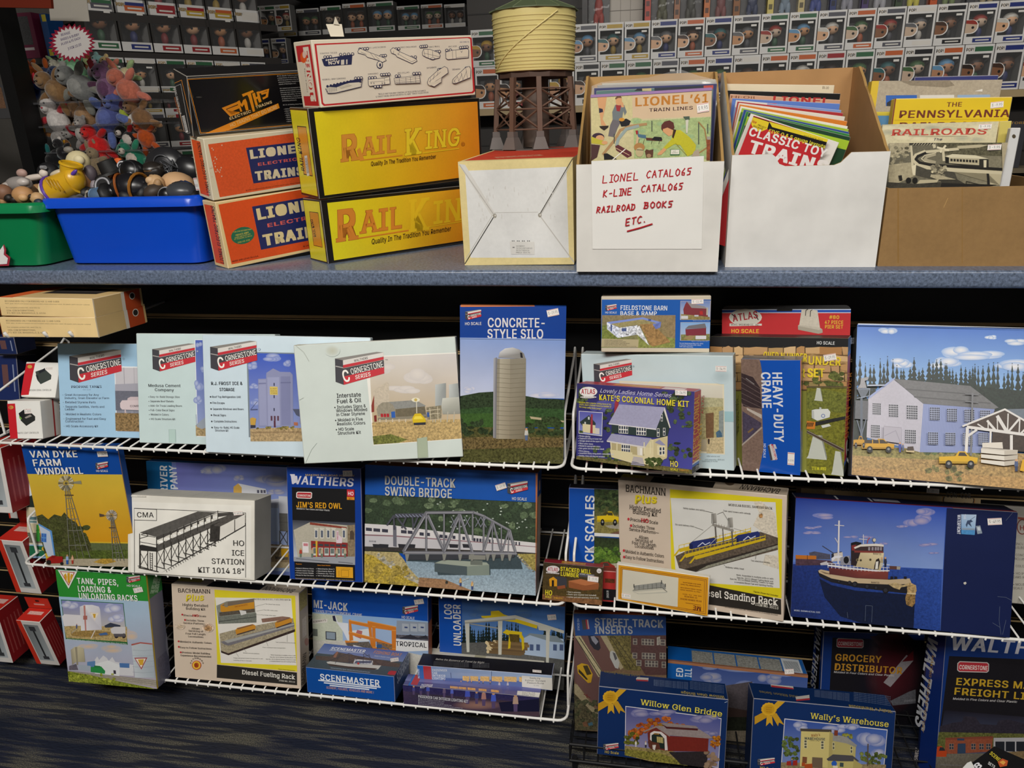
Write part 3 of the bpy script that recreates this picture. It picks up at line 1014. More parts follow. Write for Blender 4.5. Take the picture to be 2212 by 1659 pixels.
# ------------------------------------------------------------------ silo
b=Carton('kit_box','tall blue concrete silo kit box at the right end of the top left shelf',(994,1000),(1214,999),(1226,660),(994,661),.028,(BLUE,'16469a','c97a4a'),z=S1,group=GL1,lean=10,m=GLOSS)
crop(620,640,.28029);f=b.f
f.F(0,0,1,.21,'123f92');f.P((1337,68,1910,60,1910,78,1337,82),'cf7a45')
f.R(1330,325,2200,790,['8da2d2','7d97cf','b7c2de','c4c9de'])
clouds(f,[(1420,720,60,28),(2000,760,160,34)],'d8d4dc','a5b4da')
f.P((1330,770,1480,742,1590,735,1850,770,1960,790,2080,792,2170,800,2170,960,1330,930),'2f3d28',.7)
f.P((1330,870,1600,850,2170,870,2170,1010,1330,1000),'35502c',.5)
f.P((1330,905,1600,900,2170,960,2170,1010,1330,1010),'3c5a2a',.4)
f.P((1870,925,2140,960,2140,972,1880,945),'b4a584')
f.R(1330,1005,2200,1300,'51502c',.8)
scrub(f,1335,1600,960,1060,16,'33422a',5,(20,42));scrub(f,1850,2140,940,1060,22,'3a4a2c',6,(20,45))
f.P((1330,1090,1600,1080,2150,1090,2150,1160,1330,1180),'6a5a38',.9)
f.P((1592,478,1618,470,1615,1095,1588,1090),['b0b0b4','77757a','6c6a6c','9a989c'])
f.P((1620,480,1842,480,1835,1100,1612,1098),['8f8878','8b8474','7a705c','9b927e'])
f.P((1640,480,1720,480,1715,1098,1632,1098),['b3ab98','9c9482','958a74','aaa08a'])
f.P((1628,472,1640,430,1680,402,1740,394,1790,410,1825,440,1840,482),['9a9896','c9c8c8','d6d4d4','c2c0be','9c9a98','84827e','8a8784'])
f.P((1796,432,1812,436,1818,475,1800,472),'252428')
for k in range(16):f.Ln([(1616,520+k*36),(1720,527+k*36),(1838,520+k*36)],2.5,'756c5a')
figure(f,1845,1110,95,'c8c4bc','5a6a8a')
f.Ln((1850,1060,1880,1110),3,'8a7a60')
cornerstone(f,1373,102,1498,182,True)
f.T('HO SCALE',1373,222,1499,220,22,'e6e4e6',.02)
f.T('CONCRETE-',1548,238,1986,240,72,'d9d6da',.035)
f.T('STYLE SILO',1545,324,1974,326,72,'d9d6da',.035)
b.st([(2003,108),(2090,88),(2098,142),(2010,160)],'$ -19.95')
f.R(1330,326,2200,329,'8da2d2')
b.t.F(0,0,.7,.6,'cf7a45');b.t.F(.7,0,1,1,'1a4a9a')
b.l.F(.1,.25,.9,.45,'d9d6da',.5)
# ================================================================== middle left shelf
b=Carton('kit_box','narrow farm scene kit box half hidden behind the windmill kit box',(62,1203),(240,1216),(232,1012),(52,1015),.02,('8fb6dc','7a90a8','90a8c0'),Y=1.315,group=GL2,lean=10)
crop(0,920,.217);f=b.f
f.R(230,430,700,720,['7fb4e4','7fb4e4','d8e4ee','d8e4ee'])
f.S(290,640,70,60,'eef2f4','c4d8ea')
f.P((240,720,320,690,480,760,480,820,240,810),'25322c')
f.R(240,808,700,1190,'d9cfae')
f.R(285,895,372,972,'f0eee6');f.R(292,903,366,936,'5f7f86');f.R(292,941,366,966,'7a9a9a')
f.R(240,1060,700,1180,'6d6c5c',.4)
f.R(245,1190,700,1310,'1f6a48');f.R(245,1180,700,1192,'d8d8c0')
f.P((362,985,392,980,395,1150,362,1150),'3fa23c');f.Ln((360,1040,400,1035),6,'2f7a30')
f.E(432,1222,16,20,'d9b030');f.Ln((358,1240,410,1240),8,'d8d8a0')
b=Carton('kit_box','farm windmill kit box with two steel windmills on a yellow sky',(102,1217),(303,1227),(249.5,965.6),(45.6,962),('TR',(271,968)),('dcb733','1c4a90','1c4a90'),z=S2,group=GL2,lean=10,klean=1.5,yaw=6)
crop(0,920,.217);f=b.f
f.F(0,0,1,.257,'0d479b')
f.R(230,478,1400,1160,['d4b63e','d4b63e','d99a1c','d99a1c'])
f.R(300,1155,1400,1260,'5f6a44',.3)
f.P((360,900,420,880,480,930,540,880,610,900,640,860,700,930,760,960,800,1040,860,1080,900,1170,920,1260,560,1320,480,1290),'4a4c2c',.7)
scrub(f,400,860,950,1250,46,'555a30',8,(26,52),.7)
f.P((540,1260,900,1240,1300,1230,1300,1330,540,1340),'55622c',.8)
scrub(f,560,1250,1250,1320,26,'5a6a2c',9,(18,40),.7)
f.P((440,1330,800,1320,1300,1320,1300,1420,440,1400),'b2a78e',.2)
f.P((930,1355,1010,1320,1120,1320,1160,1350,1050,1375),'b8943e',.6)
f.P((385,970,500,1045,550,1290,480,1300,440,1190),'c3cede');f.P((385,968,520,1045,515,1060,385,985),'5f98d8');f.P((500,1055,520,1055,552,1285,540,1290),'5f98d8')
panes(f,414,1065,52,88,2,2,'3f6ab8','5f98d8',.1)
def mill(cx,cy,r,tail,base,hw,hgt,c,c2):
 top=cy+r*.25
 for k in range(18):
  a=2*PI*k/18
  a2,a3=a-.12,a+.12
  f.P([(cx+r*.38*math.cos(a2),cy+r*.38*math.sin(a2)),(cx+r*math.cos(a2),cy+r*math.sin(a2)),(cx+r*math.cos(a3),cy+r*math.sin(a3)),(cx+r*.38*math.cos(a3),cy+r*.38*math.sin(a3))],c if k%3 else c2)
 for k in range(9):
  f.Ln([(cx,cy),(cx+r*.9*math.cos(.7*k),cy+r*.9*math.sin(.7*k))],3,'8a8678')
 f.E(cx,cy,r*.12,r*.12,'55503c')
 bx,by=base
 for sx,w_ in((-1,7),(-.25,5),(.35,5),(1,7)):
  f.Ln([(cx+sx*r*.18+r*.05,top),(bx+sx*hw,by+(0 if sx<0 else hgt))],w_,'77776c')
 for t in(.18,.32,.46,.62,.82):
  y=top+(by-top)*t
  xm=cx+(bx-cx)*t
  ww=r*.18+(hw-r*.18)*t
  f.Ln([(xm-ww,y),(xm+ww,y-2)],5,'84847a')
 for k in range(15):
  t=.12+.86*k/15
  y=top+(by-top)*t;xm=cx+(bx-cx)*t+2
  f.Ln([(xm-9,y),(xm+9,y)],2.5,'8a8a80')
f.P((730,555,808,543,816,578,738,572),'8d8a72');f.Ln((660,570,740,562),6,'7d7a66')
mill(660,568,78,1,(800,1318),100,-10,'c3beac','6d695c')
f.Ln((650,686,732,686),10,'5a4a38')
f.P((992,868,1040,880,1040,896,996,902),'5a4a40');f.Ln((1040,888,1110,886),5,'7d7a66')
mill(1115,888,56,-1,(1185,1338),55,0,'c9c5ba','9a968a')
f.Ln((1092,1008,1152,1008),8,'5a4a38')
f.P((470,1320,520,1290,630,1295,632,1360,480,1365),'a3201c');f.E(492,1352,24,24,'2a2420');f.E(622,1365,16,16,'2a2420');f.P((520,1285,560,1285,555,1310,520,1312),'8a1a18')
figure(f,676,1372,96,'9fb6dc','2f5fae');figure(f,728,1368,84,'e0b090','b04030')
f.T('VAN DYKE',312,312,782,308,66,'e9e6e2',.035)
f.T('FARM',345,398,620,392,66,'e9e6e2',.035)
f.T('WINDMILL',368,482,838,474,66,'e9e6e2',.035)
cornerstone(f,958,350,1082,428,True)
f.T('HO SCALE',968,454,1083,454,20,'e6e4e6',.02)
b.st([(975,250),(1075,246),(1084,300),(984,304)],'$ -24.95')
b.r.F(0,.0,.12,1,'b08a70');b.t.F(.2,.2,.6,.7,'c08a70',.4);b.t.F(.6,0,.8,.6,'d8d8dc',.3)
b=Carton('kit_box','wide mining company kit box with cloudy sky, behind the ice station carton',(330,1222),(640,1246),(634,1009),(314.7,997),.03,('6f80c0','3a6aa0','1f5a94'),Y=1.40,group=GL2,lean=8)
crop(240,960,.25316);f=b.f
f.R(290,140,570,1100,'15639c');f.R(552,140,1700,1100,['6a6cb8','7a8cc8','a9bcdc','8f9cc8'])
clouds(f,[(880,205,110,45),(1090,285,60,25),(1330,310,170,60),(780,230,30,15),(1400,400,80,30)],'b9b6b8','6f7fc0')
f.T('RIVER',485,415,478,182,62,'dfe2e6',.04);f.T('IPANY',575,418,556,180,62,'dfe2e6',.04)
f.P((1045,362,1085,332,1320,380,1330,420,1045,420),'d9dade');f.P((1045,362,1085,332,1115,368,1115,420,1045,420),'d8ad55')
for x in(1245,1275,1300):f.R(x,388,x+20,415,'5a5a6a')
f.P((1362,470,1500,455,1500,500,1362,530),'b8bac4');f.R(1430,440,1510,590,'c9cbd2')
f.P((1362,500,1430,490,1430,560,1362,590),'9a9ca8')
f.R(1362,540,1440,830,'a8b6cc');f.R(1434,585,1510,740,'6a6862',.1)
for y in(660,735):f.R(1434,y,1510,y+8,'504e48')
for x0,y0,x1,y1 in((1440,740,1500,840),(1500,740,1440,840),(1445,840,1500,900),(1440,740,1440,900),(1505,740,1505,900)):f.Ln([(x0,y0),(x1,y1)],7,'4a4640')
f.R(1362,850,1700,1050,'8d7a5c',.6);f.P((1450,890,1510,885,1510,960,1455,955),'d8a51c');f.R(1400,955,1510,985,'5a5248',.7)
f.P((1362,1000,1700,1010,1700,1060,1362,1050),'c0ae8a',.3)
b.t.F(0,.0,1,.25,'b07a48')
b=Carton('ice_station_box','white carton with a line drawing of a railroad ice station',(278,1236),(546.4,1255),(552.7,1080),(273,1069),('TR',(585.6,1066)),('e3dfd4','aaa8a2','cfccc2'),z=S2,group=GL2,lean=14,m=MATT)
crop(240,960,.25316);f=b.f
f.P((162,488,1195,522,1190,1140,170,1092),'ebe8df')
f.Ln((200,1090,198,545,1148,585,1148,1135),5,'35322e')
f.R(198,545,388,648,'ebe8df');f.Ln((198,546,388,555,388,650,200,645),5,'35322e')
f.T('CMA',222,622,364,624,44,'3a3836',.022)
f.P((430,1095,1148,690,1148,668,1060,712,880,830,560,1010),'4b4845',.3)
for k in range(26):f.Ln([(470+k*20,1075-k*11.5),(478+k*20,1090-k*11.5)],6,'706c68')
f.P((245,752,740,572,905,580,390,790),'5c5955',.25)
for k in range(9):f.Ln([(265+k*16,755+k*4),(750+k*18,575+k*.5)],1.5,'484642')
f.P((245,860,262,855,390,880,390,915,250,905),'2f2d2b');f.P((390,850,905,640,1048,586,1052,606,905,690,390,918),'55524e',.3)
f.P((390,790,905,585,1040,580,1040,600,905,620,395,815),'4a4744')
for k in range(9):
 x,y=405+k*58,842-k*26
 f.P([(x,y-30),(x+44,y-50),(x+44,y-8),(x,y+12)],'dedad0');bush(f,x+22,y-12,22,12,'f2f0ea',k,.2,10)
for k in range(10):
 x,y=390+k*58,800-k*25
 f.Ln([(x,y-10),(x,y+110-k*4)],5,'35322e')
for k in range(9):
 x=252 if k==0 else 330+k*62
 y0,y1=(905 if k==0 else 900-k*23),(1050 if k==0 else 1078-k*28)
 f.Ln([(x,y0),(x,y1)],7,'35322e');f.Ln([(x+62,y0-5),(x+62,y1+10)],7,'35322e')
 f.Ln([(x,y0+20),(x+62,y1-10)],4,'35322e');f.Ln([(x+62,y0+20),(x,y1-20)],4,'35322e');f.Ln([(x-20,y1-14),(x+72,y1+12)],7,'35322e')
f.Ln((240,1050,405,1085),9,'35322e');f.Ln((246,760,246,1050),6,'35322e');f.Ln((390,790,392,1080),6,'35322e')
for k in range(8):f.Ln([(336,930+k*19),(354,934+k*19)],4,'35322e')
f.Ln((334,920,338,1070),4,'35322e');f.Ln((356,925,356,1075),4,'35322e')
for x0,y0,x1,y1 in((250,830,390,855),(250,800,320,780),(260,765,320,755),(262,770,380,790),(300,755,320,780)):f.Ln([(x0,y0),(x1,y1)],4,'35322e')
f.P((850,690,935,655,925,820,845,830),'3a3734',.4)
f.P((933,700,1055,640,1055,740,928,815),'e3dfd6');f.P((1062,640,1145,600,1145,690,1062,735),'e3dfd6')
f.P((880,690,1000,625,1058,632,932,700),'56524e',.3);f.P((1005,625,1100,580,1145,592,1060,636),'56524e',.3)
f.Ln((928,818,1148,690),7,'2f2d2b');f.Ln((933,700,928,815),3,'35322e');f.Ln((1058,640,1058,738),4,'35322e')
for t,x,y in(('HO',1046,862),('ICE',1034,945),('STATION',862,1016),('KIT 1014 18”',748,1090)):
 f.T(t,x,y,1138,y+(1138-x)*.035,46,'3a3836',.008)
f.P((130,430,300,437,300,450,132,444),'d6d2c6',.2)
b.st([(1048,575),(1120,565),(1128,598),(1052,605)],'$ -49.95')
b.t.F(0,.85,1,1,'d9d6cc')
for k in range(5):b.t.F(.3+k*.09,.2,.304+k*.09,.8,'b9b6ac')
b=Carton('kit_box','dark blue and black red storefront kit box on the middle left shelf',(625,1251),(785,1259),(779,1012),(619,1008),.035,('123c94','16204a','0d1c4c'),z=S2,group=GL2,lean=12,m=GLOSS)
crop(600,980,.28933);f=b.f
f.R(108,252,578,950,'1c1c1e')
f.P((105,250,576,266,578,520,110,500),'1d1d1f')
f.P((110,495,578,515,578,830,120,803),['3a3c44','42444e','b9bfc9','c6ccd6'])
f.P((118,570,240,512,520,535,522,750,250,790,150,770),'b8b2a2',.1)
f.P((240,512,515,548,515,562,240,530),'8c4436',.3)
f.P((520,535,576,530,576,770,522,770),'8a7a62',.4)
for x in(275,318,365,405,482):
 f.P([(x,565),(x+24,568),(x+24,632),(x,630)],'e6e2d8');f.P([(x+4,572),(x+20,574),(x+20,626),(x+4,625)],'5c6474')
 f.P([(x-5,552),(x+29,556),(x+29,564),(x-5,562)],'d9d4c6')
f.P((248,650,522,665,522,772,250,772),'8e3030')
for k in range(6):
 x=262+k*43
 f.P([(x,672+k),(x+34,674+k),(x+34,690+k),(x,688+k)],'40464c');f.P([(x,700+k),(x+34,701+k),(x+34,760),(x,760)],'c9ccc8');f.P([(x+4,704+k),(x+30,705+k),(x+30,745),(x+4,745)],'6c7672')
f.P((437,575,455,575,455,605,482,628,480,668,437,668),'dcc9d2');f.T('DRUGS',452,640,452,585,10,'b04050',.02)
f.R(185,660,232,740,'e6e0e0');f.R(192,668,226,690,'c98088')
f.P((283,650,297,650,295,775,286,775),'d8b03a')
f.P((118,770,578,768,578,830,120,803),'9c9fa6')
for x in(172,258,330,440,504):figure(f,x,775,70,'b6a890' if x!=172 else 'b04a3a','6a7a6a')
f.Ln((140,782,380,805),6,'6a6c74');f.Ln((455,808,560,818),6,'6a6c74')
f.P((540,580,556,570,570,590,570,640,540,640),'55483c')
f.T('WALTHERS',92,225,572,246,62,'dcdae4',.04,.15)
f.P((92,152,128,152,140,215,122,222),'dcdae4')
f.T('MAKING RAILROAD HISTORY',208,165,575,172,14,'c9b070',.02)
f.P((140,290,150,283,250,286,258,293,256,328,246,336,148,332,139,325),'e8e0da');f.P((146,295,153,289,247,292,252,297,250,324,243,330,152,326,145,321),'b42a34')
f.T('CORNERSTONE',150,318,248,322,16,'f0e8e0',.02)
f.T("JIM'S RED OWL",140,400,480,412,42,'e2a32a',.035)
f.T('Molded in Two Colors and Clear Plastic',142,414,390,428,11,'d8d6d4',.02,.2)
f.R(517,266,574,322,'c02a36');f.T('HO',526,310,566,312,28,'f0e8e8',.03);f.R(517,322,574,345,'d88a2a');f.T('KIT',534,340,554,341,11,'5a3010')
f.R(436,842,564,928,'e0a32a');f.Ln((475,868,530,870,530,918,475,916,475,868),2.5,'7a5a18');f.Ln((458,872,458,915),2.5,'7a5a18');f.T('6 1/2 x 7 1/4',472,862,540,864,8,'6a4a10')
for k,(t,u)in enumerate((('Molded in Windows & Doors','Merchants Row I'),('Authentic Exterior Store Sign','Merchants Row II'),('Printed Interior Details','Flowers by Terry'),('Decals for Red Owl Store',"Vic's Barbershop"))):
 f.T('• '+t,132,858+k*17,270,862+k*17,9,'d8d6d4',.012);f.T('• '+u,288,862+k*17,424,866+k*17,9,'d8d6d4',.012)
f.T('Features:',138,826,182,827,9,'d88a2a',.02);f.T('Other Great Names:',298,836,396,838,9,'d88a2a',.02)
f.T('Recommended Accessories: Plastic Glue • Motor Guard Glue • Weathering Color • Hobby Saw • Needle File Assortment',135,932,566,948,8,'c9b070',.01)
b.st([(486,126),(555,124),(560,168),(490,170)],'$ -26.95')
b=Carton('kit_box','wide blue swing bridge kit box with a silver train crossing water',(788,1256),(1157,1286.7),(1162.7,1020.5),(789.5,1004.6),('TR',(1178.6,1020)),(BLUE,'9a8e82','a0602c'),z=S2,group=GL2,lean=12)
crop(600,980,.28933);f=b.f
f.P((640,85,1960,140,1960,162,640,106),'0b56a8')
f.P((640,303,1700,345,1945,362,1945,760,640,740),'32402e',.5)
rn=random.Random(4)
for k in range(90):
 bush(f,rn.uniform(660,1930),rn.uniform(335,640),rn.uniform(18,46),rn.uniform(14,34),mixc('42543a',rn.choice(['1d2a1e','2a382a','6f7f60']),rn.uniform(.2,.8)),k,.7,10)
for k in range(30):bush(f,rn.uniform(1180,1900),rn.uniform(350,560),8,6,'a9b4a8',k,.5,8)
f.P((640,300,1960,355,1960,100,640,60),'0b4fa6');f.P((640,296,1960,356,1960,364,640,303),'0b4fa6')
f.P((640,520,860,533,1100,565,1300,590,1500,612,1700,640,1960,668,1960,745,640,700),'d6d2d2')
f.P((640,600,860,608,1300,640,1700,672,1960,695,1960,700,1700,678,1300,648,860,618,640,610),'8c6a72')
f.P((640,610,860,620,1300,650,1700,680,1700,720,640,700),'c3c0c4')
for x,y,w_ in((660,550,45),(716,555,50),(780,560,45),(922,568,42),(972,572,36),(1060,585,32),(1108,588,30),(1208,602,26),(1246,606,22),(1306,610,22),(1380,618,20),(1462,628,16),(1484,630,16),(1506,632,16),(1528,634,14),(1576,638,14),(1600,641,12),(1760,655,10),(1776,656,10),(1800,658,10)):
 f.P([(x,y),(x+w_,y+w_*.09),(x+w_,y+w_*.09+24),(x,y+24)],'3a3a48')
f.P((862,535,888,540,890,695,864,690),'6a6a74')
f.P((640,690,960,700,1780,730,1960,742,1960,755,640,722),'3a3634',.3)
for x in(710,760,900,960,1280,1380):f.P([(x,672),(x+70,676),(x+66,702),(x+6,700)],'2a2a30')
f.T('Amtrak',682,658,738,660,15,'5a5a68',.01,.2)
f.R(960,745,1960,1090,['7f95a4','7f95a4','9fb0bc','a4b4c0'],.35)
f.P((960,740,1800,745,1830,860,1590,860,1590,905,1200,905,1170,810,970,800),'3c4a50',.2)
f.P((1172,815,1415,838,1415,908,1172,880),'4c585c');f.P((1415,840,1580,828,1582,905,1415,908),'7f8a80');f.P((1172,815,1240,790,1560,810,1580,828,1415,840),'9aa294')
f.P((1440,790,1530,795,1530,830,1440,828),'6a7068')
f.P((640,725,900,735,945,790,980,850,1040,915,1100,960,1300,1000,1500,1050,640,1000),'b0a070',.5)
for k in range(70):
 t=rn.random();x=740+t*330;y=740+t*215+rn.uniform(-10,45)
 bush(f,x,y,rn.uniform(8,17),rn.uniform(6,12),mixc('c9c4b4','6a665a',rn.uniform(0,.8)),k,.3,8)
f.P((640,740,720,760,840,850,960,930,1100,990,1400,1040,1400,1080,640,1010),'b0983c',.7)
scrub(f,660,1000,830,980,30,'b8a04c',3,(14,36),.7)
f.P((1060,920,1250,935,1480,1030,1300,1045,1050,985),'9a7656',.4)
f.P((1790,745,1960,745,1960,890,1900,860,1820,800),'9d8f4e',.7)
for k in range(26):
 t=rn.random();bush(f,1800+t*110+rn.uniform(-8,8),760+t*120,9,7,mixc('b9b4a4','5a5a50',rn.random()),k,.3,8)
GRY,DG='6d6d74','4a4b54'
f.P((880,445,1105,440,1110,470,870,478),DG)
for x0,y0,x1,y1 in((870,460,820,530),(870,478,875,560),(900,480,960,560),(960,478,930,550),(1010,475,1015,560),(1050,470,1020,540)):f.Ln([(x0,y0),(x1,y1)],13,DG)
for k in range(9):f.Ln([(885+k*25,452),(905+k*25,470)],5,'8a90a8')
for x0,y0,x1,y1,w_ in((1112,438,1465,435,22),(1465,435,1545,465,20),(1545,465,1735,570,18),(1735,570,1778,735,18),(1112,440,945,725,24),(945,735,1780,742,26),(1112,450,1112,725,15),(1125,460,1248,730,22),(1245,450,1245,725,12),(1360,450,1245,725,22),(1360,450,1360,730,13),(1365,455,1455,730,20),(1458,450,1458,640,12),(1540,470,1540,730,14),(1605,510,1535,730,18),(1610,510,1670,730,15),(1672,540,1672,735,9),(1725,575,1675,730,13),(1728,580,1775,735,14),(1728,580,1722,735,8),(1605,520,1605,735,8)):
 f.Ln([(x0,y0),(x1,y1)],w_,GRY);f.Ln([(x0+w_*.25,y0),(x1+w_*.25,y1)],w_*.25,'9a9aa0')
for x in(1480,1520,1400,1300):f.Ln([(x,470),(x+40,545)],6,'7d7f8a');f.Ln([(x+40,470),(x,540)],6,'7d7f8a')
f.P((950,752,1775,752,1765,772,1500,775,1240,790,980,790),'3a3c42')
for x in(955,1105,1232,1350,1440,1555,1600,1665,1720):f.P([(x,745),(x+32,745),(x+20,795),(x+8,795)],'86867f')
f.P((1430,752,1555,755,1555,788,1430,785),'85857c')
for x,y in((1368,985),(1455,1010)):figure(f,x,y,62,'c8a060','3a4a7a')
f.Ln((1368,950,1430,925),2.5,'d8d8d0');f.Ln((1455,985,1475,945),2.5,'d8d8d0');bush(f,1265,955,10,14,'3a3a34',2)
f.T('DOUBLE-TRACK',806,228,1330,252,66,'bdbcb8',.035)
f.T('SWING BRIDGE',806,308,1304,330,66,'bdbcb8',.035)
cornerstone(f,1716,200,1870,298,True)
f.T('HO SCALE',1752,342,1862,348,22,'d6d6d6',.02)
b.st([(1632,232),(1704,210),(1714,252),(1640,275)],'$ -29.95')
f.P((1928,138,1944,140,1926,1060,1928,600),'a8623a')
b.r.F(0,0,1,.2,'0f468c');b.r.F(.3,.08,.7,.16,'a88a80')
b.r.F(0,.2,.12,1,'a8623a')
# ================================================================== lowest left shelf
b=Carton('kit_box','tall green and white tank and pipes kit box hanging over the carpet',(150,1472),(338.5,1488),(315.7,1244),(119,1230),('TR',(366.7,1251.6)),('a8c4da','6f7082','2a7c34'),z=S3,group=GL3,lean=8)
crop(0,1180,.217);f=b.f
f.P((540,225,1465,292,1480,550,590,500),'2f8f34')
f.P((585,500,1480,548,1560,1420,680,1330),['a3c6e0','a9c2d8','b4a8b6','b8b0c0'])
clouds(f,[(1290,880,110,60),(1130,1020,160,40),(850,1000,160,30)],'d9bd9c','b0b8cc')
f.P((606,530,1230,566,1272,980,655,922),'2a6a38')
f.P((612,538,1224,572,1265,950,662,912),['7f86bc','8f98c8','d4cbb0','d0c6a8'])
clouds(f,[(700,590,80,40),(1080,640,120,60),(1160,720,90,40)],'dcdce6','8f98c8')
f.P((640,800,700,790,1265,800,1265,952,662,912),'b8a06c',.5)
f.P((618,700,640,675,800,685,805,790,640,795),'e3dfe2')
f.P((795,600,840,583,920,583,985,600,998,630,1015,830,808,840),['d6d4d8','efeef0','f2f0f2','dad8de','d0ced6','c9c6d0','e8e6ea'])
f.P((832,590,850,588,862,838,848,838),'c08078')
f.P((830,690,870,690,870,730,830,730),'b06a60')
f.P((700,860,830,840,1110,850,1090,890,860,905,720,890),'9c7f48',.5)
f.P((890,655,990,660,945,745),'e6d8d0');f.P((902,665,980,668,944,730),'f2ead8');f.P((925,672,955,672,950,712,935,712),'d8a838')
f.P((1040,790,1100,760,1200,785,1200,800,1050,810),'3a4050')
f.P((1100,820,1140,800,1250,800,1250,880,1140,880,1110,860),'d3d0d2');f.E(1160,895,20,20,'2a2428');f.E(1235,890,20,24,'2a2428');f.P((1130,870,1250,870,1248,900,1140,900),'5a565a')
f.P((980,870,1060,855,1080,880,1000,888),'4a6a9a')
f.Ln((945,840,910,910),8,'e0dcd8');f.Ln((760,820,715,865),7,'a8a298');figure(f,765,820,50,'4a5a90')
f.T('Molded Through Tank, Rack, Loading Racks for Trucks & Tank Cars, Valves, Detail and Piping',672,928,1262,976,11,'e0e8e0',.01)
f.P((705,1030,745,1000,790,995,835,1012,850,1150,760,1150,720,1180),['a8a08a','c9c0a0','d6cda8','bdb496','a49c84','b8b090','98907c'])
f.P((748,1005,770,1000,780,1180,765,1180),'98907c')
f.P((945,1130,970,1095,990,1130,1030,1085,1065,1110,1085,1140,1120,1100,1150,1150,1330,1180,1335,1290,945,1270),'d8d8dc')
f.P((945,1170,1080,1135,1190,1180,1190,1290,950,1280),'e6e8ea')
f.P((1190,1160,1290,1165,1290,1210,1195,1205),'4f78b0');f.P((870,1150,950,1140,950,1200,870,1200),'5f88b8');f.R(1130,1232,1158,1270,'3a3444')
f.P((780,1175,905,1190,905,1240,790,1230),'a9b4c0');f.P((905,1200,1010,1195,1050,1240,1045,1268,905,1250),'2f8f4a');f.P((940,1185,1000,1190,1000,1205,940,1205),'2a7a40')
f.P((690,1190,760,1170,780,1230,690,1230),'6a6470',.4)
f.P((1310,975,1400,955,1520,968,1545,1310,1345,1305),['c2ccd2','d8dee2','b4bec8','a9b4be','cbd2d8'])
f.P((1308,972,1400,952,1518,965,1518,978,1400,966,1312,988),'b06058')
for k in range(5):f.Ln([(1322,1030+k*55),(1430,1038+k*55),(1535,1030+k*55)],3,'9aa4b0')
f.P((1338,1108,1470,1105,1410,1225),'a8484a');f.P((1352,1118,1455,1115,1409,1208),'efe6da');f.P((1375,1125,1435,1122,1425,1180,1395,1182),'d8a838')
f.P((675,1240,1000,1270,1560,1330,1560,1400,690,1260),'a8a094',.2)
for k in range(3):f.Ln([(690,1240+k*14),(1560,1335+k*18)],4,'7a746c')
f.P((670,1240,900,1280,1200,1345,1500,1405,1570,1430,680,1370),'7f8a2c',.9)
scrub(f,690,1150,1270,1350,46,'a8b040',12,(10,26),.8)
f.P((578,232,775,246,688,420),'e6e8e0');f.P((600,245,750,256,688,392),'b4484a');f.P((612,252,738,262,688,376),'f0ecdc')
for p in([(640,285),(660,265),(672,300),(668,345),(650,320)],[(675,262),(700,262),(702,350),(690,370),(676,350)],[(735,285),(712,270),(704,300),(708,345),(722,320)]):f.P(p,'d8a22a')
f.T('TANK, PIPES,',776,370,1183,388,58,'eef0ec',.04)
f.T('LOADING &',785,448,1115,462,58,'eef0ec',.04)
f.T('UNLOADING RACKS',795,520,1376,545,58,'eef0ec',.04)
cornerstone(f,1262,285,1400,362,True)
f.T('HO SCALE',1270,398,1402,404,20,'e6ece6',.02)
b.st([(1330,415),(1415,398),(1432,448),(1345,464)],'$ -39.95')
b.r.F(0,0,.09,1,'c0a428');b.r.F(.09,0,1,.21,'2a7c38')
b.r.T('TANK, PIPES, LOADING &',1530,475,1570,305,36,'c8e0c8',.03);b.r.T('UNLOADING RACKS',1572,462,1600,320,36,'c8e0c8',.03)
b.r.F(.2,.75,1,1,'5f5f72',.3);b.r.E(1690,950,40,150,'8f8f9c')
def bachmann(b,cx_,cy_,sc,title,item,pic):
 """the beige kit cartons: print read off the fueling rack enlargement (crop 340,1220)"""
 f=b.f
 def q(u,v):return(u,v)
 return f
b=Carton('kit_box','beige and yellow diesel fueling rack kit box with a rusty stain',(378.5,1463),(649,1489),(645.8,1280),(369,1261.6),('TR',(669.7,1270)),('d8c6b2','a89a88','c4b6a2'),z=S3,group=GL3,lean=12,m=CARD)
crop(340,1220,.20796);f=b.f
f.P((592,258,1432,322,1452,1110,622,1035),'e2d22e')
f.P((600,340,1390,350,1445,1045,660,1018),'e6e2da')
f.P((612,425,720,380,1005,350,1030,600,635,615),'8a8d84',.2)
f.P((655,420,700,395,1005,370,1008,460,700,500,655,485),'c98d2a');f.P((665,425,740,385,1000,352,1003,385,730,430),'77695a');f.P((690,395,730,385,732,440,700,440),'8a8270')
f.T('UNION PACIFIC',805,445,940,420,16,'8a3a20',.01)
f.P((640,495,1010,455,1012,490,645,535),'5a5248',.4);f.P((635,540,1028,500,1030,600,635,612),'74786f',.3);f.Ln((640,590,1028,540),6,'3a3c3a');f.P((850,470,920,480,925,510,870,525),'d8d6d2')
f.P((645,715,820,670,1410,555,1430,690,735,935,660,890),'a59a80',.4)
f.P((655,800,1420,600,1425,640,740,840,700,830),'77747a',.2);f.P((690,790,1100,690,1420,610,1420,625,730,812),'a8a8a4')
f.P((660,890,735,920,1430,668,1430,695,738,940,662,912),'3a2c28')
for x,y,w_ in((810,640,210),(1220,570,180)):
 f.P([(x,y+40),(x+20,y+15),(x+w_-30,y-25),(x+w_,y-8),(x+w_-2,y+35),(x+10,y+85)],'c88a2e');f.P([(x+12,y+22),(x+w_-40,y-20),(x+w_-10,y-18),(x+30,y+30)],'7a5a44');f.Ln([(x+20,y+85),(x+w_-10,y+32)],12,'4a3c38')
f.P((1080,560,1300,535,1385,545,1290,575,1090,600),'8a6a5c',.2)
f.T('MODULAR DIESEL FUELING RACK',1005,365,1385,372,17,'6a6258',.012,0,True)
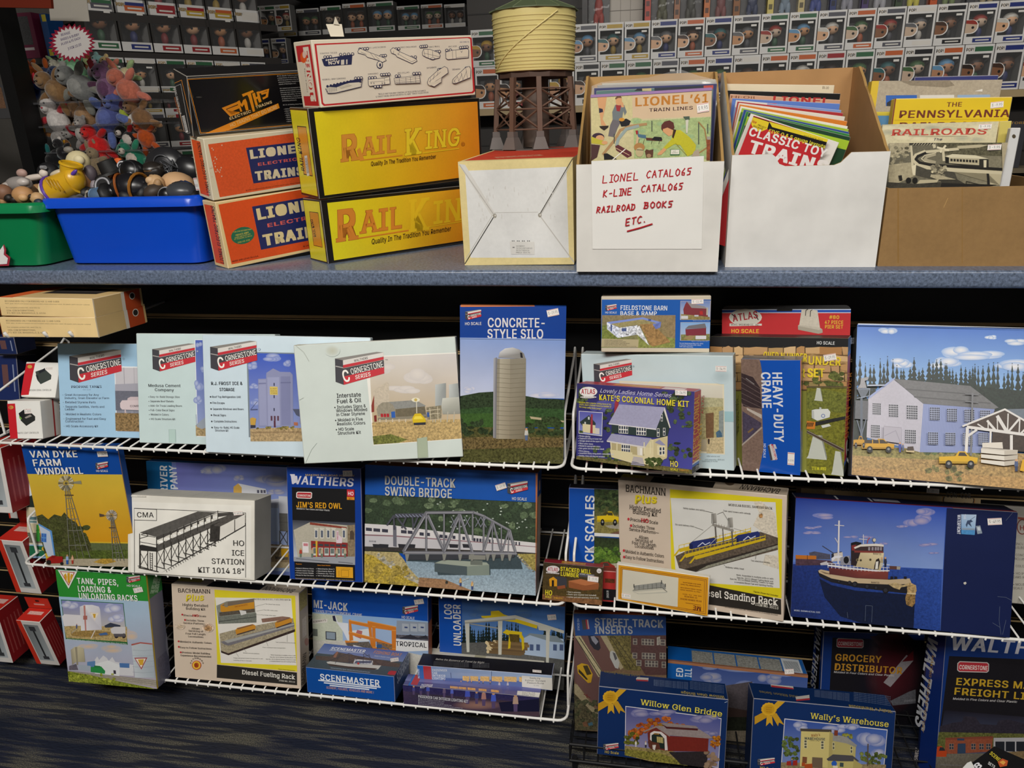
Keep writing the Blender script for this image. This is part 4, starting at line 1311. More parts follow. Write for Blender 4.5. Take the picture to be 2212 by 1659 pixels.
for t,x,y,x1 in(('Six diesel fuel stands',1128,412,1275),('Four MU cable racks',1108,474,1250),('Four brake shoe racks',1085,525,1232),('Two Locomoting pump houses',1228,808,1435),('Four overhead lube transporters',1095,862,1332),('Molded concrete platforms',893,920,1060),('Tongue and groove locators for easy end-to-end',790,972,1095),('assembly of two or more kits',792,995,980),('Note: Assemble in multiple units or with',1180,940,1438),('Item No. 35113 (Diesel Sanding Rack) and',1170,962,1440),('Item No. 35114 (Diesel Sanding Towers) to make',1128,984,1440),('a complete Diesel Fuel and Sanding Facility.',1166,1005,1440)):
 f.T(t,x,y,x1,y+8,10,'5a5650',.008)
for x0,y0,x1,y1 in((1125,405,1015,432),(1105,468,1030,480),(1082,520,1010,515),(1350,800,1350,690),(1150,845,1115,745),(925,905,870,840),(845,955,820,915)):f.Ln([(x0,y0),(x1,y1)],2.5,'77746e')
f.P((620,1036,1450,1118,1452,1250,618,1172),'2c2926')
f.T('Diesel Fueling Rack',880,1135,1432,1190,46,'f0ece2',.02,0,True)
f.T('ITEM NO. 35112',1265,1208,1430,1224,15,'e0dcd2',.02)
f.T('Figures Shown Not Included',1258,1086,1430,1104,9,'4a4020',.01)
f.T('BACHMANN',218,286,553,298,42,'2c2826',.012,0,True)
f.T('Plus',300,382,502,372,66,'b59a30',.03,.3);f.T('Plus',296,376,498,366,66,'e6d43a',.03,.3)
for t,x,y,x1,h,c in(('Highly Detailed',262,425,530,25,'2c2826'),('Building Kit',300,464,500,25,'2c2826'),('Precise HO Scale',275,532,508,19,'3a3430'),('Includes Three',302,582,486,18,'3a3430'),('Service Platforms—',272,610,522,18,'3a3430'),('Allows',357,668,442,18,'3a3430'),('Servicing of',326,692,478,18,'3a3430'),('Four Full Length',296,720,504,18,'3a3430'),('Locomotives',322,750,482,18,'3a3430'),('Molded in Authentic Colors',238,804,566,18,'3a3430'),('Easy to Follow Instructions',240,864,566,18,'3a3430'),('Previous Model Building',260,916,550,18,'3a3430'),('Experience Recommended',246,946,562,18,'3a3430')):
 f.T(t,x,y,x1,y+(x1-x)*.05,h,c,.008,0,True)
f.T('HO',368,536,432,539,24,'c02a2e',.03,0,True)
for x,y in((262,515),(290,570),(224,792),(226,850),(246,906)):f.E(x,y,9,10,'c03038')
f.E(410,1040,48,48,'c02a2e');f.E(410,1040,42,42,'e8c040');f.E(410,1040,26,28,'c06020');f.T('B',396,1058,424,1058,34,'7a2018',.04,0,True)
for k,ch in enumerate('BACHMANN'):
 a=PI+.25+k*(PI-.5)/7
 x,y=410+66*math.cos(a),1040+68*math.sin(a)
 f.T(ch,x-7*math.sin(-a)*1-0,y+0,x+9,y+2,15,'4a403a',.02)
f.S(530,650,60,50,'a8784c','d8c6b2',.8);bush(f,535,660,40,30,'b08a60',4,.9);f.Ln((190,620,260,640),4,'b4a088');f.S(240,640,50,30,'bfa88c','d8c6b2',.5)
f.P((1000,1235,1400,1275,1400,1280,1000,1240),'9a8a7a')
b.t.F(.28,.3,.7,1,'1c1a18',0);b.t.F(0,.2,.2,.6,'c8b850',.3);b.t.T('BACHMANN',1440,255,1140,225,36,'3a342e',.02,0,True)
b.r.T('BACHMANN',1530,1225,1548,905,34,'3a342e',.02,0,True)
b.r.F(.1,.02,.9,.2,'a89a48',.4);b.r.F(.3,.3,.75,.5,'c0b4a8',.2);b.r.E(1550,800,22,40,'9a6a5a')
b=Carton('kit_box','blue intermodal crane kit box with orange crane behind the fishing boat kit',(680,1455),(922,1480),(928,1289),(670.8,1269.4),.035,(BLUE,'a8623a','123c80'),Y=1.375,group=GL3,lean=6)
crop(640,1240,.28029);f=b.f
f.R(100,295,1030,780,'9cb4d4')
f.P((110,292,820,345,1020,365,1020,420,820,400,300,340),'8fb0d8')
f.P((115,300,355,320,360,560,115,580),'c3c8b4',.1);f.P((115,350,240,345,240,372,118,385),'d8d4cc');f.T('AIRWAYS',130,376,230,362,14,'6a5a50',.02)
f.R(225,440,308,512,'3a3c44');f.R(232,446,300,505,'8a98a4');f.R(118,420,165,480,'6a7068')
f.P((110,510,400,515,800,590,1030,640,1030,800,110,700),'c9c6bc',.15)
f.P((275,320,300,318,320,370,400,380,400,520,360,440,330,400),'dde0e6');f.P((278,322,298,320,310,368,285,360),'2a2a40')
f.P((400,440,560,420,560,520,400,520),'d8dcdf');f.P((470,430,510,440,500,500,450,480),'b46a68')
f.P((775,358,1020,372,1020,470,770,462),'8d98a8')
for x in(840,905,965):f.R(x-25,380,x+28,445,'a8b0ba');f.R(x-6,404,x+18,418,'3a4a78')
f.P((770,465,1020,475,1020,515,770,495),'5c5a62',.6);f.P((800,490,880,465,940,492,1000,470,1020,500,800,500),'2f2f38')
f.P((765,500,1020,515,1020,590,765,600),'e6e6e4');f.T('TROPICAL',768,552,1005,568,36,'26262c',.03)
OR='d07a28'
for p in([(405,350),(420,350),(440,510),(410,515)],[(405,352),(560,382),(770,410),(770,440),(560,410),(405,378)],[(550,360),(575,365),(600,640),(585,640)],[(585,400),(610,402),(612,580),(590,575)],[(735,430),(770,432),(768,600),(738,598)],[(405,440),(600,490),(740,540),(740,562),(600,515),(405,465)],[(375,510),(480,520),(480,545),(385,545)],[(590,560),(765,572),(765,600),(590,600)],[(550,358),(770,405),(770,425),(550,380)]):
 f.P(p,OR);f.P([(p[0][0],p[0][1]),(p[1][0],p[1][1]),(p[1][0],p[1][1]+6),(p[0][0],p[0][1]+6)],'e09a48')
f.P((380,530,560,520,600,590,400,560),'6a625a',.5);f.P((620,520,740,545,740,580,620,575),'8a6a4a',.6);f.Ln((620,530,730,590),5,'4a6a9a');f.P((620,545,660,540,660,570,620,570),'3a5a8a')
f.P((440,545,560,575,560,600,440,590),'e4e4e4')
f.T('MI-JACK',135,258,396,286,60,'d3d2d0',.04);f.T('TRANSLIFT® INTERMODAL CRANE',140,294,507,328,22,'c6c8cc',.02)
cornerstone(f,818,238,940,310,True);f.T('HO SCALE',814,340,912,350,20,'d8d8d8',.02)
b.st([(908,198),(978,190),(986,226),(916,236)],'$ -39.95')
b.r.F(0,0,.9,.3,'123c80')
b=Carton('kit_box','blue log unloader kit box with a white gantry and yellow grab',(950,1468),(1217,1488),(1221.6,1313),(947,1287.7),.03,(BLUE,'8a6a58','8a5a40'),Y=1.42,group=GL3,lean=6)
crop(640,1240,.28029);f=b.f
f.R(1275,180,2120,900,['2f5a9e','3a68ac','6f9cd0','7fa8d6'])
clouds(f,[(1540,250,180,50),(1400,320,80,30),(1800,300,120,40)],'54749e','3d68a8')
conifers(f,1280,1720,560,120,200,20,'1d2a26',5);conifers(f,1900,2080,520,60,120,9,'1d2a26',6)
f.P((1275,530,1560,520,2080,640,2080,900,1275,900),'5a5a58',.3)
f.P((1740,500,1800,455,2060,500,2070,660,1760,620),'a9bcd4');f.P((1740,500,1800,455,2010,478,2070,530,1960,520,1800,470),'7f8c94')
for x in(1800,1850,1980,2030):f.R(x,540,x+28,590,'4a5a80')
for k in range(14):
 rn=random.Random(k);x,y=1480+rn.uniform(-25,60),505+k*6+rn.uniform(-6,6)
 f.P([(x,y),(x+260,y+20),(x+260,y+44),(x,y+24)],mixc('8a7048','5a4630',rn.random()),.3);f.E(x,y+12,11,13,'d8c49a')
f.P((1425,322,1500,318,1500,285,1560,280,1600,310,1860,390,1855,420,1690,370,1430,335),'d9bd1c')
WG='c9c8bc'
for p in([(1298,355),(1690,315),(1700,345),(1300,378)],[(1690,315),(2065,435),(2062,458),(1700,345)],[(1300,375),(1335,372),(1335,600),(1315,600)],[(1555,350),(1590,348),(1582,620),(1558,620)],[(1925,425),(1955,435),(1945,720),(1925,720)],[(1860,395),(1960,418),(1960,440),(1870,430)]):f.P(p,WG)
f.P((1300,372,1690,340,1690,352,1300,380),'9a998e');f.P((1340,378,1555,412,1555,420,1340,386),'9a998e')
YE='d6ba1e'
for p in([(1590,450),(1620,425),(1660,440),(1650,570),(1632,575),(1640,470)],[(1690,440),(1730,450),(1755,490),(1758,570),(1742,590),(1735,500),(1700,470)],[(1620,430),(1740,445),(1740,480),(1620,465)]):f.P(p,YE)
f.P((1640,460,1720,465,1720,525,1650,520),'5a4a20',.6)
f.T('LOG',1200,345,1198,232,58,'d6d6d4',.04);f.T('UNLOADER',1272,552,1266,236,58,'d6d6d4',.04)
b.st([(1935,312),(2000,308),(2006,350),(1940,354)],'$ -39.95')
# ---- fishing boat kit: low box with a picture on its lid
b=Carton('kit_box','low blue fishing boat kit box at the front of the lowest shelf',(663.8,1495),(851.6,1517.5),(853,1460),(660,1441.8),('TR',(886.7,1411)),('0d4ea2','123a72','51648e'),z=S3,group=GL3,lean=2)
crop(640,1240,.28029);f=b.f
f.T('SCENEMASTER',185,815,642,865,46,'eef0f4',.04)
f.P((285,815,392,790,440,850,430,852),'0d4ea2',0)if False else None
for k,(x0,y0,x1,y1)in enumerate(((172,818,648,872),(215,838,618,882),(260,858,560,890))):f.Ln([(x0,y0),(x1,y1)],9,'e6ecf4')
f.T('SCENERY, FIGURES, VEHICLES AND MORE !',232,882,598,922,17,'d8a070',.015,.15)
f=b.t
f.F(0,.0,1,.55,['4c64a8','4a62a8','8796c0','8494be']);f.F(0,.42,1,1,'46525a',.15)
f.P((150,630,270,635,310,600,470,630,640,660,800,690,800,720,150,660),'5a4a44',.3)
f.P((285,640,310,598,325,600,305,645),'9a6a58')
f.P((232,678,260,672,400,690,655,705,630,735,560,735,400,722,250,700),'cfcdc8');f.P((240,690,400,712,630,728,600,738,400,726,255,706),'4a3a34')
f.P((450,655,590,668,590,700,440,690),'d8d8dc');
for x in(460,485,510,535,560):f.R(x,668,x+12,690,'5a607a')
for x0,y0,x1,y1 in((405,610,410,690),(520,605,515,690),(405,612,250,670),(405,612,520,660),(560,620,590,700),(560,625,400,680),(520,608,640,700),(340,610,300,690)):f.Ln([(x0,y0),(x1,y1)],3.5,'3a3a48')
f.E(478,690,9,9,'c04040')
f.T('SCENEMASTER',262,582,525,606,20,'f0f2f6',.04);f.Ln((255,588,520,612),3,'e6ecf4')
f.T('FISHING BOAT',593,612,804,636,22,'d09060',.03)
f.T('Molded in Realistic Colors',600,636,720,650,10,'c8d0e4',.01)
f.R(715,750,768,780,'c03038');f.P((728,745,772,750,762,780,715,778),'b83038')
f.T('Finished assembled figure, vehicles and accessories not included',262,728,565,762,8,'b8c4dc',.01)
b.r.T('SCENEMASTER',780,850,872,680,30,'b8c4dc',.03)
b.st([(726,652),(800,646),(790,672),(728,680)],'$ -24.95',b.t)
# ---- passenger car lighting kits and a plain white carton behind
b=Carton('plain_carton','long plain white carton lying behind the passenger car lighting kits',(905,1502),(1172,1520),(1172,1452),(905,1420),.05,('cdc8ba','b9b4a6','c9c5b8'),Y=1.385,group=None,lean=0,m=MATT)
b.t.F(.44,0,.53,1,'a9a58e')
b=Carton('lighting_kit_box','upper passenger car lighting kit box with clear sleeve and white label',(904,1466),(1192,1494),(1194,1457),(900.7,1440),.045,('7388bc','8a8478','1d1c22'),Y=1.302,group='passenger car lighting kit boxes',lean=3,m=GLOSS)
crop(640,1240,.28029);f=b.f
f.F(0,0,1,1,['8ba0cc','a9bcd8','5f78b4','7088b8'])
f.F(.0,0,.045,1,'2a6ab8');f.F(.045,0,.105,1,'b8343c')
f.P((1130,800,1990,835,1990,905,1130,880),'4a62a4')
for x,w_ in((1282,52),(1340,62),(1418,70),(1506,80),(1602,96),(1718,30)):f.P([(x,785+(x-1280)*.015),(x+w_,788+(x-1280)*.015),(x+w_,826+(x-1280)*.02),(x,820+(x-1280)*.02)],'e0b468',.3)
for x in(1140,1270,1320,1350,1410,1440,1495,1565,1630):figure(f,x,870+(x-1140)*.02,52,'3a4470' if x<1500 else 'b8b4c4','26304a')
f.Ln((1505,740,1505,840),3,'3a4a7a');f.Ln((1190,760,1195,800),4,'3a4a7a')
for k,t in enumerate(('PASSENGER','CAR','INTERIOR','LIGHTING','KIT')):f.T(t,1050,748+k*21,1050+len(t)*12.6,750+k*21,17,'e8ecf4',.03)
f.T('WALTHERS',952,818,948,730,13,'d8e4f0',.03)
f.P((1738,782,1976,800,1974,895,1740,868),'dedad2')
for k,t in enumerate(('Santa Fe','Pullman-Standard','Pleasure Dome')):f.T(t,(1800,1765,1780)[k],806+k*18,(1880,1920,1908)[k],812+k*18,13,'3a3a40',.015)
f.T('933-13501',1830,860,1870,863,7,'5a5a60')
b.t.T('Relive the Romance of Travel by Night',1072,662,1448,690,14,'b8b4b0',.02,.2)
for k in range(6):b.t.M(['and now the scale models that you run at home can be lit'],1060-k*1,676+k*7.4,0,0,4.5,'7a7a80',sx=150);b.t.M(['fits all passenger cars with molded interiors'],1210,683+k*7.4,0,0,4.5,'7a7a80',sx=120);b.t.M(['each kit holds lights and wires for a car'],1358,690+k*6.5,0,0,4.5,'7a7a80',sx=130)
b.st([(1825,735),(1895,742),(1890,760),(1822,754)],'$ -19.95')
b=Carton('lighting_kit_box','lower violet passenger car lighting kit box lying on the shelf front',(871,1517.5),(1164,1551),(1166,1504),(871,1482.5),.042,('2a2450','6a645a','54548c'),z=S3,group='passenger car lighting kit boxes',lean=3,m=GLOSS)
f=b.f
f.F(0,0,1,1,['2c2a60','2a2858','5a4450','4a3a48'],.25)
f.P((820,900,960,920,1900,1000,1900,1120,820,1010),['3a3058','4a3a58','3a3448','4a3a40','54404c','3a3050'],.2)
f.S(1400,1010,200,40,'9a7468','4a3a50');f.P((1560,990,1880,960,1880,1060,1580,1060),'1a1a34')
for x,y,h,c in((905,930,70,'4a4a8a'),(960,935,80,'3a3a70'),(1015,940,90,'4a5ab8'),(1140,950,80,'6a5a7a'),(1200,955,80,'5a6ac8'),(1320,1000,130,'4a5ac0'),(1390,1000,100,'3a4480'),(1445,1015,120,'b08078'),(1520,1035,130,'4a60c8'),(1690,1060,140,'b89a88')):figure(f,x,y,h,c,'5a4a70')
f.T('PASSENGER CAR INTERIOR LIGHTING KIT',942,952,1325,992,21,'e4e4ec',.02)
for k,t in enumerate(('Fits most Walthers passenger cars','Constant intensity lighting for car interiors','Easy drop-in installation that will last for specific cars','Includes all parts needed to convert one car for one specific passenger car')):
 f.T('■ '+t,942,965+k*12.5,942+(200,195,255,340)[k],985+k*13+(0,0,5,12)[k],6,'c8c8d8',.01)
f=b.t
f.F(0,0,1,.6,['3a3a7c','6a70ac','4a4a8c','7a80b4']);f.F(.04,0,.07,1,'2a6ab8');f.F(.055,0,.105,.9,'b8343c')
for x in(1185,1250,1320,1405,1500):f.P([(x,862+(x-1185)*.09),(x+60,868+(x-1185)*.09),(x+62,886+(x-1185)*.09),(x,880+(x-1185)*.09)],'d8a060',.3)
for x in(900,935,1000,1100,1150,1290,1380,1450,1520):figure(f,x,905+(x-900)*.08,36,'4a4a80','3a3a60')
f.P((1705,900,1880,915,1870,950,1700,930),'dedad2')
for k in range(3):f.T(('Santa Fe','Pullman-Standard','Chair Car')[k],1740,914+k*10,1840,920+k*10,7,'3a3a40',.01)
for k,t in enumerate(('INTERIOR','LIGHTING','KIT')):f.T(t,962-k*4,858+k*11,962-k*4+len(t)*11,861+k*11,10,'e8ecf4',.03)
# ================================================================== top right shelf
b=Carton('kit_box','pale green scale house kit box behind the colonial home kit box',None,(1587,1017.5),(1582,769),(1254.4,764.3),.03,('c3d4d8','aab4b2','b8c4c4'),z=S1,group=GR1,lean=12,anchor='R',yaw=-15)
adm=b
crop(1200,620,.25316);f=b.f
f.R(545,800,1445,1430,'e2d8bc');f.R(560,815,1432,1415,['ded8c8','d8d4c4','b8a888','b4a280'])
f.P((900,940,1150,935,1432,950,1432,1080,900,1090),'b5b08a',.3);f.P((900,1040,1432,1020,1432,1300,900,1300),'b3a878',.4)
f.P((1280,1080,1350,1070,1350,1285,1285,1290),'7a5c40',.2);f.P((1395,1060,1435,1050,1435,1310,1392,1300),'8d9694',.2)
f.P((1368,1240,1400,1220,1420,1250,1425,1330,1380,1330),'4a6880',.3);f.P((1290,1290,1435,1280,1435,1420,1290,1420),'c4b28a',.4);figure(f,1308,1340,55,'4a3a30','3a3028')
f.T('ADM vehicles and',1290,1450,1402,1452,13,'6a7a80',.01);f.T('sold separately. ADM and',1276,1478,1440,1480,13,'6a7a80',.01);f.T('trademarks of Archer',1250,1492,1385,1494,13,'6a7a80',.01)
cornerstone(f,325,613,655,825);f.E(666,677,9,9,'9ab0b8')
f.P((1440,1060,1520,1062,1520,1150,1442,1148),'9cc0c6')
f.S(1420,760,90,70,'aabcc0','c3d4d8')
b.st([(1362,672),(1458,678),(1460,722),(1365,718)],'$ -34.95')
b.r.T('ADM SCALE HOUSE',1566,1220,1560,925,22,'3a3a3a',.012)
cornerstone(b.r,1538,1290,1598,1480,True,False)if False else b.r.P((1540,1300,1590,1290,1598,1465,1570,1470),'b8343e')
b.r.P((1560,1330,1575,1325,1588,1440,1575,1445),'dcd8d2');b.r.F(.3,.05,.8,.2,'8a8a80',.3);b.r.F(.2,.0,.9,.04,'b0a890',.3)
b=Carton('kit_box','small fieldstone barn kit box lying across the top of another kit',(1298.7,759.3),(1533,763),(1535.5,637.7),(1298.7,641.5),.06,('c9bda8','bfae94','b0a088'),Y=1.335,group=GR1,lean=6)
crop(1200,620,.25316);f=b.f
f.P((395,107,1325,107,1318,524,388,518),'1556a8')
f.P((398,240,1024,240,1020,520,390,518),['8a7a5c','8f7a5c','94805a','6c7a44'],.3)
f.P((400,330,520,300,560,440,440,518,392,500),'76803c',.5);f.P((700,380,1020,440,1020,520,700,520),'848a48',.5)
f.P((438,300,742,258,902,300,882,350,740,300,540,345),'7f90d0');f.P((470,315,740,275,870,310,700,322,545,345),'9a8f62',.3)
f.P((438,300,545,348,530,435,440,360),'c9cede',.9);f.P((545,348,700,325,700,405,530,435),'cfd2da',.95)
f.P((690,350,715,330,800,500,690,400),'d4d6da',.95);f.P((720,318,828,312,985,470,830,508,800,490),'9c7a4c',.5)
f.P((830,320,902,295,895,345,855,360),'6a78b8',.3);f.R(565,352,605,378,'4a5a8a');f.R(792,272,815,290,'4a5a8a');f.R(470,320,482,375,'4a5a8a')
f.P((392,440,710,448,705,515,390,512),'b3a682')
for k,t in enumerate(('• Easy main construction','• Easy to assemble and paint','• Fast to place doors and windows','• Part of the Home USA Series')):f.T(t,415,458+k*13,415+len(t)*6.6,459+k*13,9,'2e2c28',.012)
f.T('Other Scenic accessories not recommended for assembly',415,508,690,509,6,'4a463c')
for y0,y1,sk in((118,280,'6a82b8'),(300,458,'7ea6d4')):
 f.R(1066,y0,1320,y1,'b4a8a4');f.R(1069,y0+3,1316,y1-3,[sk,sk,'b4bcd0','b4bcd0'])
f.P((1090,190,1105,150,1120,125,1150,140,1170,160,1300,178,1300,262,1130,252,1095,235),'7c3038');f.P((1120,125,1165,140,1270,165,1300,185,1160,178,1140,150),'8f8888')
f.P((1070,230,1316,255,1316,278,1070,278),'8a7a4a',.4);f.R(1072,245,1130,272,'c8c8cc');f.R(1185,238,1220,252,'b9b9c0');f.P((1230,205,1255,205,1258,235,1232,235),'b02a2a');f.R(1288,175,1300,240,'b0a898')
f.P((1070,405,1316,400,1316,455,1070,455),'7a7a48',.5);f.P((1108,360,1285,350,1285,410,1112,415),'7c2f3c');f.P((1105,358,1135,330,1275,310,1288,350),'6f6c72');f.R(1195,415,1285,445,'cfcdd2');f.P((1090,440,1140,412,1195,415,1160,450),'9a8058')
f.T('Meadowhead Barn 933-3038',1172,290,1312,292,7,'9ab4dc');f.T('Sparrow Creek Barn 933-3337',1160,466,1302,467,7,'9ab4dc')
for k,t in enumerate(('Fits both Meadowhead Barn (933-3038)','or Sparrow Creek Barn (933-3341),','both sold separately.')):f.T(t,1058,484+k*14,1058+len(t)*5.6,487+k*14,9,'d4dcec',.01)
f.T('FIELDSTONE BARN',555,196,952,200,40,'dcdee4',.03);f.T('BASE & RAMP',553,240,864,242,34,'dcdee4',.03)
cornerstone(f,425,145,522,202,True);f.T('HO SCALE',425,226,522,226,17,'d8dce6',.02)
b.st([(1156,106),(1260,100),(1262,142),(1160,146)],'$ -11.95')
b=Carton('kit_box','blue and purple colonial home kit box with grey roofed house and red spine',(1244,992),(1495,1024),(1500,845),(1246.8,829),.04,('3c3a86','b3283a','a83040'),z=S1+.025,group=GR1,lean=6,anchor='R',yaw=-22)
crop(1200,620,.25316);f=b.f
f.F(0,0,1,1,['332f62','3a3878','4a4a9a','35357a'])
clouds(f,[(700,960,220,60),(380,1000,120,60)],'6a68a8','40408a')
f.P((180,1440,480,1470,1180,1560,1180,1600,175,1480),'6a6238',.7)
rn=random.Random(9)
for k in range(80):
 x,y=rn.choice([(rn.uniform(980,1160),rn.uniform(900,1260)),(rn.uniform(930,1060),rn.uniform(880,1060)),(rn.uniform(410,500),rn.uniform(1040,1250)),(rn.uniform(960,1160),rn.uniform(1320,1500)),(rn.uniform(195,260),rn.uniform(850,1000))])
 bush(f,x,y,rn.uniform(14,32),rn.uniform(12,26),mixc('3e4a2e',rn.choice(['151c12','5a6a48']),rn.uniform(0,.8)),k,.7,10)
for k in range(26):bush(f,rn.uniform(330,640),rn.uniform(1350,1470),22,16,mixc('3a4a2c','5a6a3a',rn.random()),k,.7,10)
f.P((520,960,540,958,540,1070,503,1082,508,985),'9a3540')
f.P((455,1162,500,1085,545,1000,935,1025,860,1215),'a2a0bc',.08);f.P((455,1162,860,1208,862,1220,458,1170),'d8d4d8')
f.P((935,1025,985,1200,960,1205,925,1070,868,1215),'d8d2c8');f.P((925,1050,975,1200,955,1285,835,1280,862,1216),'2f3a38')
f.P((482,1172,858,1218,838,1282,480,1240),'2e3b3a')
for x,y,w_,h in((542,1180,80,66),(692,1195,84,66)):panes(f,x,y,w_,h,4,2,'3a4050','e8e4dc',.06)
panes(f,868,1205,22,72,1,2,'3a4250','e2ded6');panes(f,920,1200,20,66,1,2,'3a4250','e2ded6');panes(f,902,1085,16,60,1,2,'3a4250','e2ded6')
f.P((470,1330,480,1260,835,1300,960,1270,955,1450,840,1530,480,1440),'d6c9a0');f.P((840,1300,960,1275,952,1460,838,1500),'c6b88e')
f.P((440,1308,482,1250,820,1290,768,1365),'9d9bb8',.08);f.P((440,1308,768,1360,770,1374,442,1320),'d4ceca');f.P((768,1368,820,1292,835,1370),'cfc49c')
f.P((850,1325,890,1300,945,1350,920,1355),'8f8eac');f.P((868,1350,940,1350,940,1450,870,1430),'d8cca4');panes(f,888,1362,22,70,1,2,'3a4250','e2ded6');panes(f,915,1362,20,66,1,2,'3a4250','e2ded6')
f.P((475,1325,760,1372,760,1440,480,1400),'b4a67c');panes(f,565,1340,76,70,4,2,'3a4050','e6e2d8',.08);f.P((700,1362,748,1368,748,1440,702,1432),'d8d0c0');f.R(725,1372,742,1432,'e8e4dc')
for x in(478,528,760,812):f.Ln([(x,1325),(x,1420)],9,'dcd2ac')
f.P((468,1385,660,1410,655,1500,480,1450),'d8cca2')
for k in range(6):f.P([(668-k*4,1445+k*12),(748+k*3,1456+k*12),(748+k*3,1464+k*12),(668-k*4,1453+k*12)],'a8a2b4')
scrub(f,780,900,1460,1520,26,'4a5a2c',4,(12,26))
f.P((204,1055,408,1068,402,1272,202,1248),'d8d4dc');f.P((209,1060,403,1073,398,1266,207,1243),['5a5aa8','5a5aa8','8a92c8','8088c0'])
f.P((212,1150,290,1092,348,1160,345,1195,232,1180),'2e3a38');f.P((236,1165,345,1178,345,1250,236,1235),'d8cca4');f.P((308,1085,322,1082,322,1248,300,1245),'9a3540');f.P((345,1200,380,1205,380,1255,345,1252),'cfc8c0');f.R(282,1105,296,1130,'c8ccc8');f.R(252,1148,264,1168,'c8ccc8');f.P((206,1220,240,1225,240,1245,206,1242),'4a5a34',.6)
f.E(286,892,76,42,'e6e2de');f.E(285,938,70,10,'e6e2de');f.T('ATLAS',225,910,345,912,42,'b0283a',.04,.1);f.T('MODEL RAILROAD CO., INC.',222,942,350,945,10,'4a3a3a',.012)
f.T('Lovely Ladies Home Series',385,898,1000,942,34,'cfc8e0',.0,.35)
f.T("KATE'S COLONIAL HOME KIT",378,962,1142,1024,48,'e4d23a',.035)
for k,t in enumerate(('Modeled after a popular catalog home of the',"1920's, Kate's Colonial Home is a member of",'the Lovely Ladies Home Series™')):f.T(t,206,988+k*19,206+len(t)*6.4,1008+k*19,14,'d8cc3a',.02,.15)
for k,t in enumerate(('• Window glazing','• Clapboard siding on lower half','• Shingle detail on the upper half','• Bilco cellar doors','• Molded in appropriate colors','• Rain gutter and down spout detail','• Brick chimney','• Assembles easily using plastic compatible glue','• Bushes, trees and dog not included')):f.T(t,200,1274+k*21,200+len(t)*6.3,1280+k*21.5,13,'dcdce4',.018)
f.T('HO',985,1528,1050,1534,48,'e4d23a',.035);f.T('SCALE',985,1560,1050,1566,17,'e4d23a',.03);f.T('ITEM #711',1062,1566,1140,1572,14,'d89a3a',.02)
b.st([(1028,872),(1130,878),(1126,926),(1026,920)],'$ -24.95')
b.r.T("KATE'S COLONIAL",1215,1480,1228,915,42,'d8a83a',.03);b.r.T('HOME KIT',1240,1470,1248,1150,26,'d8a83a',.03)
b.r.E(1255,1000,14,95,'d8c8c4');b.r.T('ATLAS',1262,1080,1270,925,20,'b0283a',.03);b.r.F(0,.87,1,.89,'d8d8dc');b.r.F(0,.89,1,.92,'3a6ab8');b.r.F(0,.92,1,1,'1a1a1e');b.r.T('STICK ON',1195,1560,1250,1545,22,'c8c8c8',.02)
b.t.F(.3,.2,.7,.7,'c8903a',.3);b.t.F(.72,.2,.9,.8,'d8c8c4')
# pier set: header card with hang hole behind a tall box
b=Carton('kit_box','tall red and black pier set box with a hang card and stone wall picture',None,(1823,1029),(1832,731),(1534,727),.05,('8a8a3c','b0282e','1a1a1c'),z=S1,group=GR1,lean=11,anchor='R',yaw=-20)
crop(1500,640,.25316);f=b.f
f.F(0,0,1,.085,'1a1a1c');f.F(0,.085,1,.115,'c8d0dc');f.F(0,.092,1,.122,'1f4fa8');f.F(0,.122,1,.128,'d8d8dc')
f.P((100,428,1310,458,1305,800,100,800),'a9875a',.35)
rn=random.Random(12)
for r in range(5):
 y0=430+r*75
 x=100+rn.uniform(-60,0)
 while x<1310:
  w_=rn.uniform(70,230);h=rn.uniform(50,74);j=lambda:rn.uniform(-9,9)
  f.P([(x+j(),y0+j()+5),(x+w_*.5,y0+j()),(x+w_-8,y0+j()+6),(x+w_-6+j(),y0+h),(x+w_*.45,y0+h+j()),(x+j(),y0+h-4)],mixc('c09866',rn.choice(['a87848','d8b88c','8a7a4c','b89068']),rn.uniform(.2,.9)),.3)
  f.Ln([(x+w_-4,y0),(x+w_-4,y0+h)],7,'4a3424');x+=w_
 f.Ln([(100,y0+70),(500,y0+74),(900,y0+68),(1310,y0+74)],7,'5a4028')
scrub(f,950,1300,650,760,14,'6a7038',3,(24,46))
f.P((960,775,1300,770,1300,1540,960,1540),'757428',.5);f.P((960,820,1100,790,1300,830,1300,1000,960,960),'6c7030',.6)
f.Ln((960,770,1310,772),10,'5a4c38');f.Ln((960,780,1310,784),5,'3a3028')
def pier(x,y,w_,h,c='c6c8bc'):
 f.P([(x+w_*.3,y),(x+w_*.68,y+h*.03),(x+w_*.95,y+h*.88),(x+w_,y+h),(x-w_*.05,y+h*.93),(x+w_*.05,y+h*.82)],c)
 f.P([(x+w_*.68,y+h*.03),(x+w_*.76,y+h*.02),(x+w_*1.02,y+h*.9),(x+w_,y+h),(x+w_*.95,y+h*.88)],'8d8f86')
 for k in range(int(h/12)):f.Ln([(x+w_*(.28-.22*k*12/h),y+14+k*11),(x+w_*(.7+.22*k*12/h),y+18+k*11.5)],2,'a4a69a')
pier(1025,780,70,115);pier(965,1180,165,215);pier(1172,1318,105,215)
f.P((965,1140,1280,1300,1270,1328,960,1160),'3a302a');
for k in range(24):f.Ln([(968+k*13,1140+k*7.2),(975+k*13,1164+k*7)],5,'57463a')
f.Ln((965,1145,1280,1305),4,'a49a8a');f.Ln((960,1160,1270,1325),4,'8a8070')
f.P((960,1085,1290,1020,1295,1045,960,1120),'2a2a2a',.4)
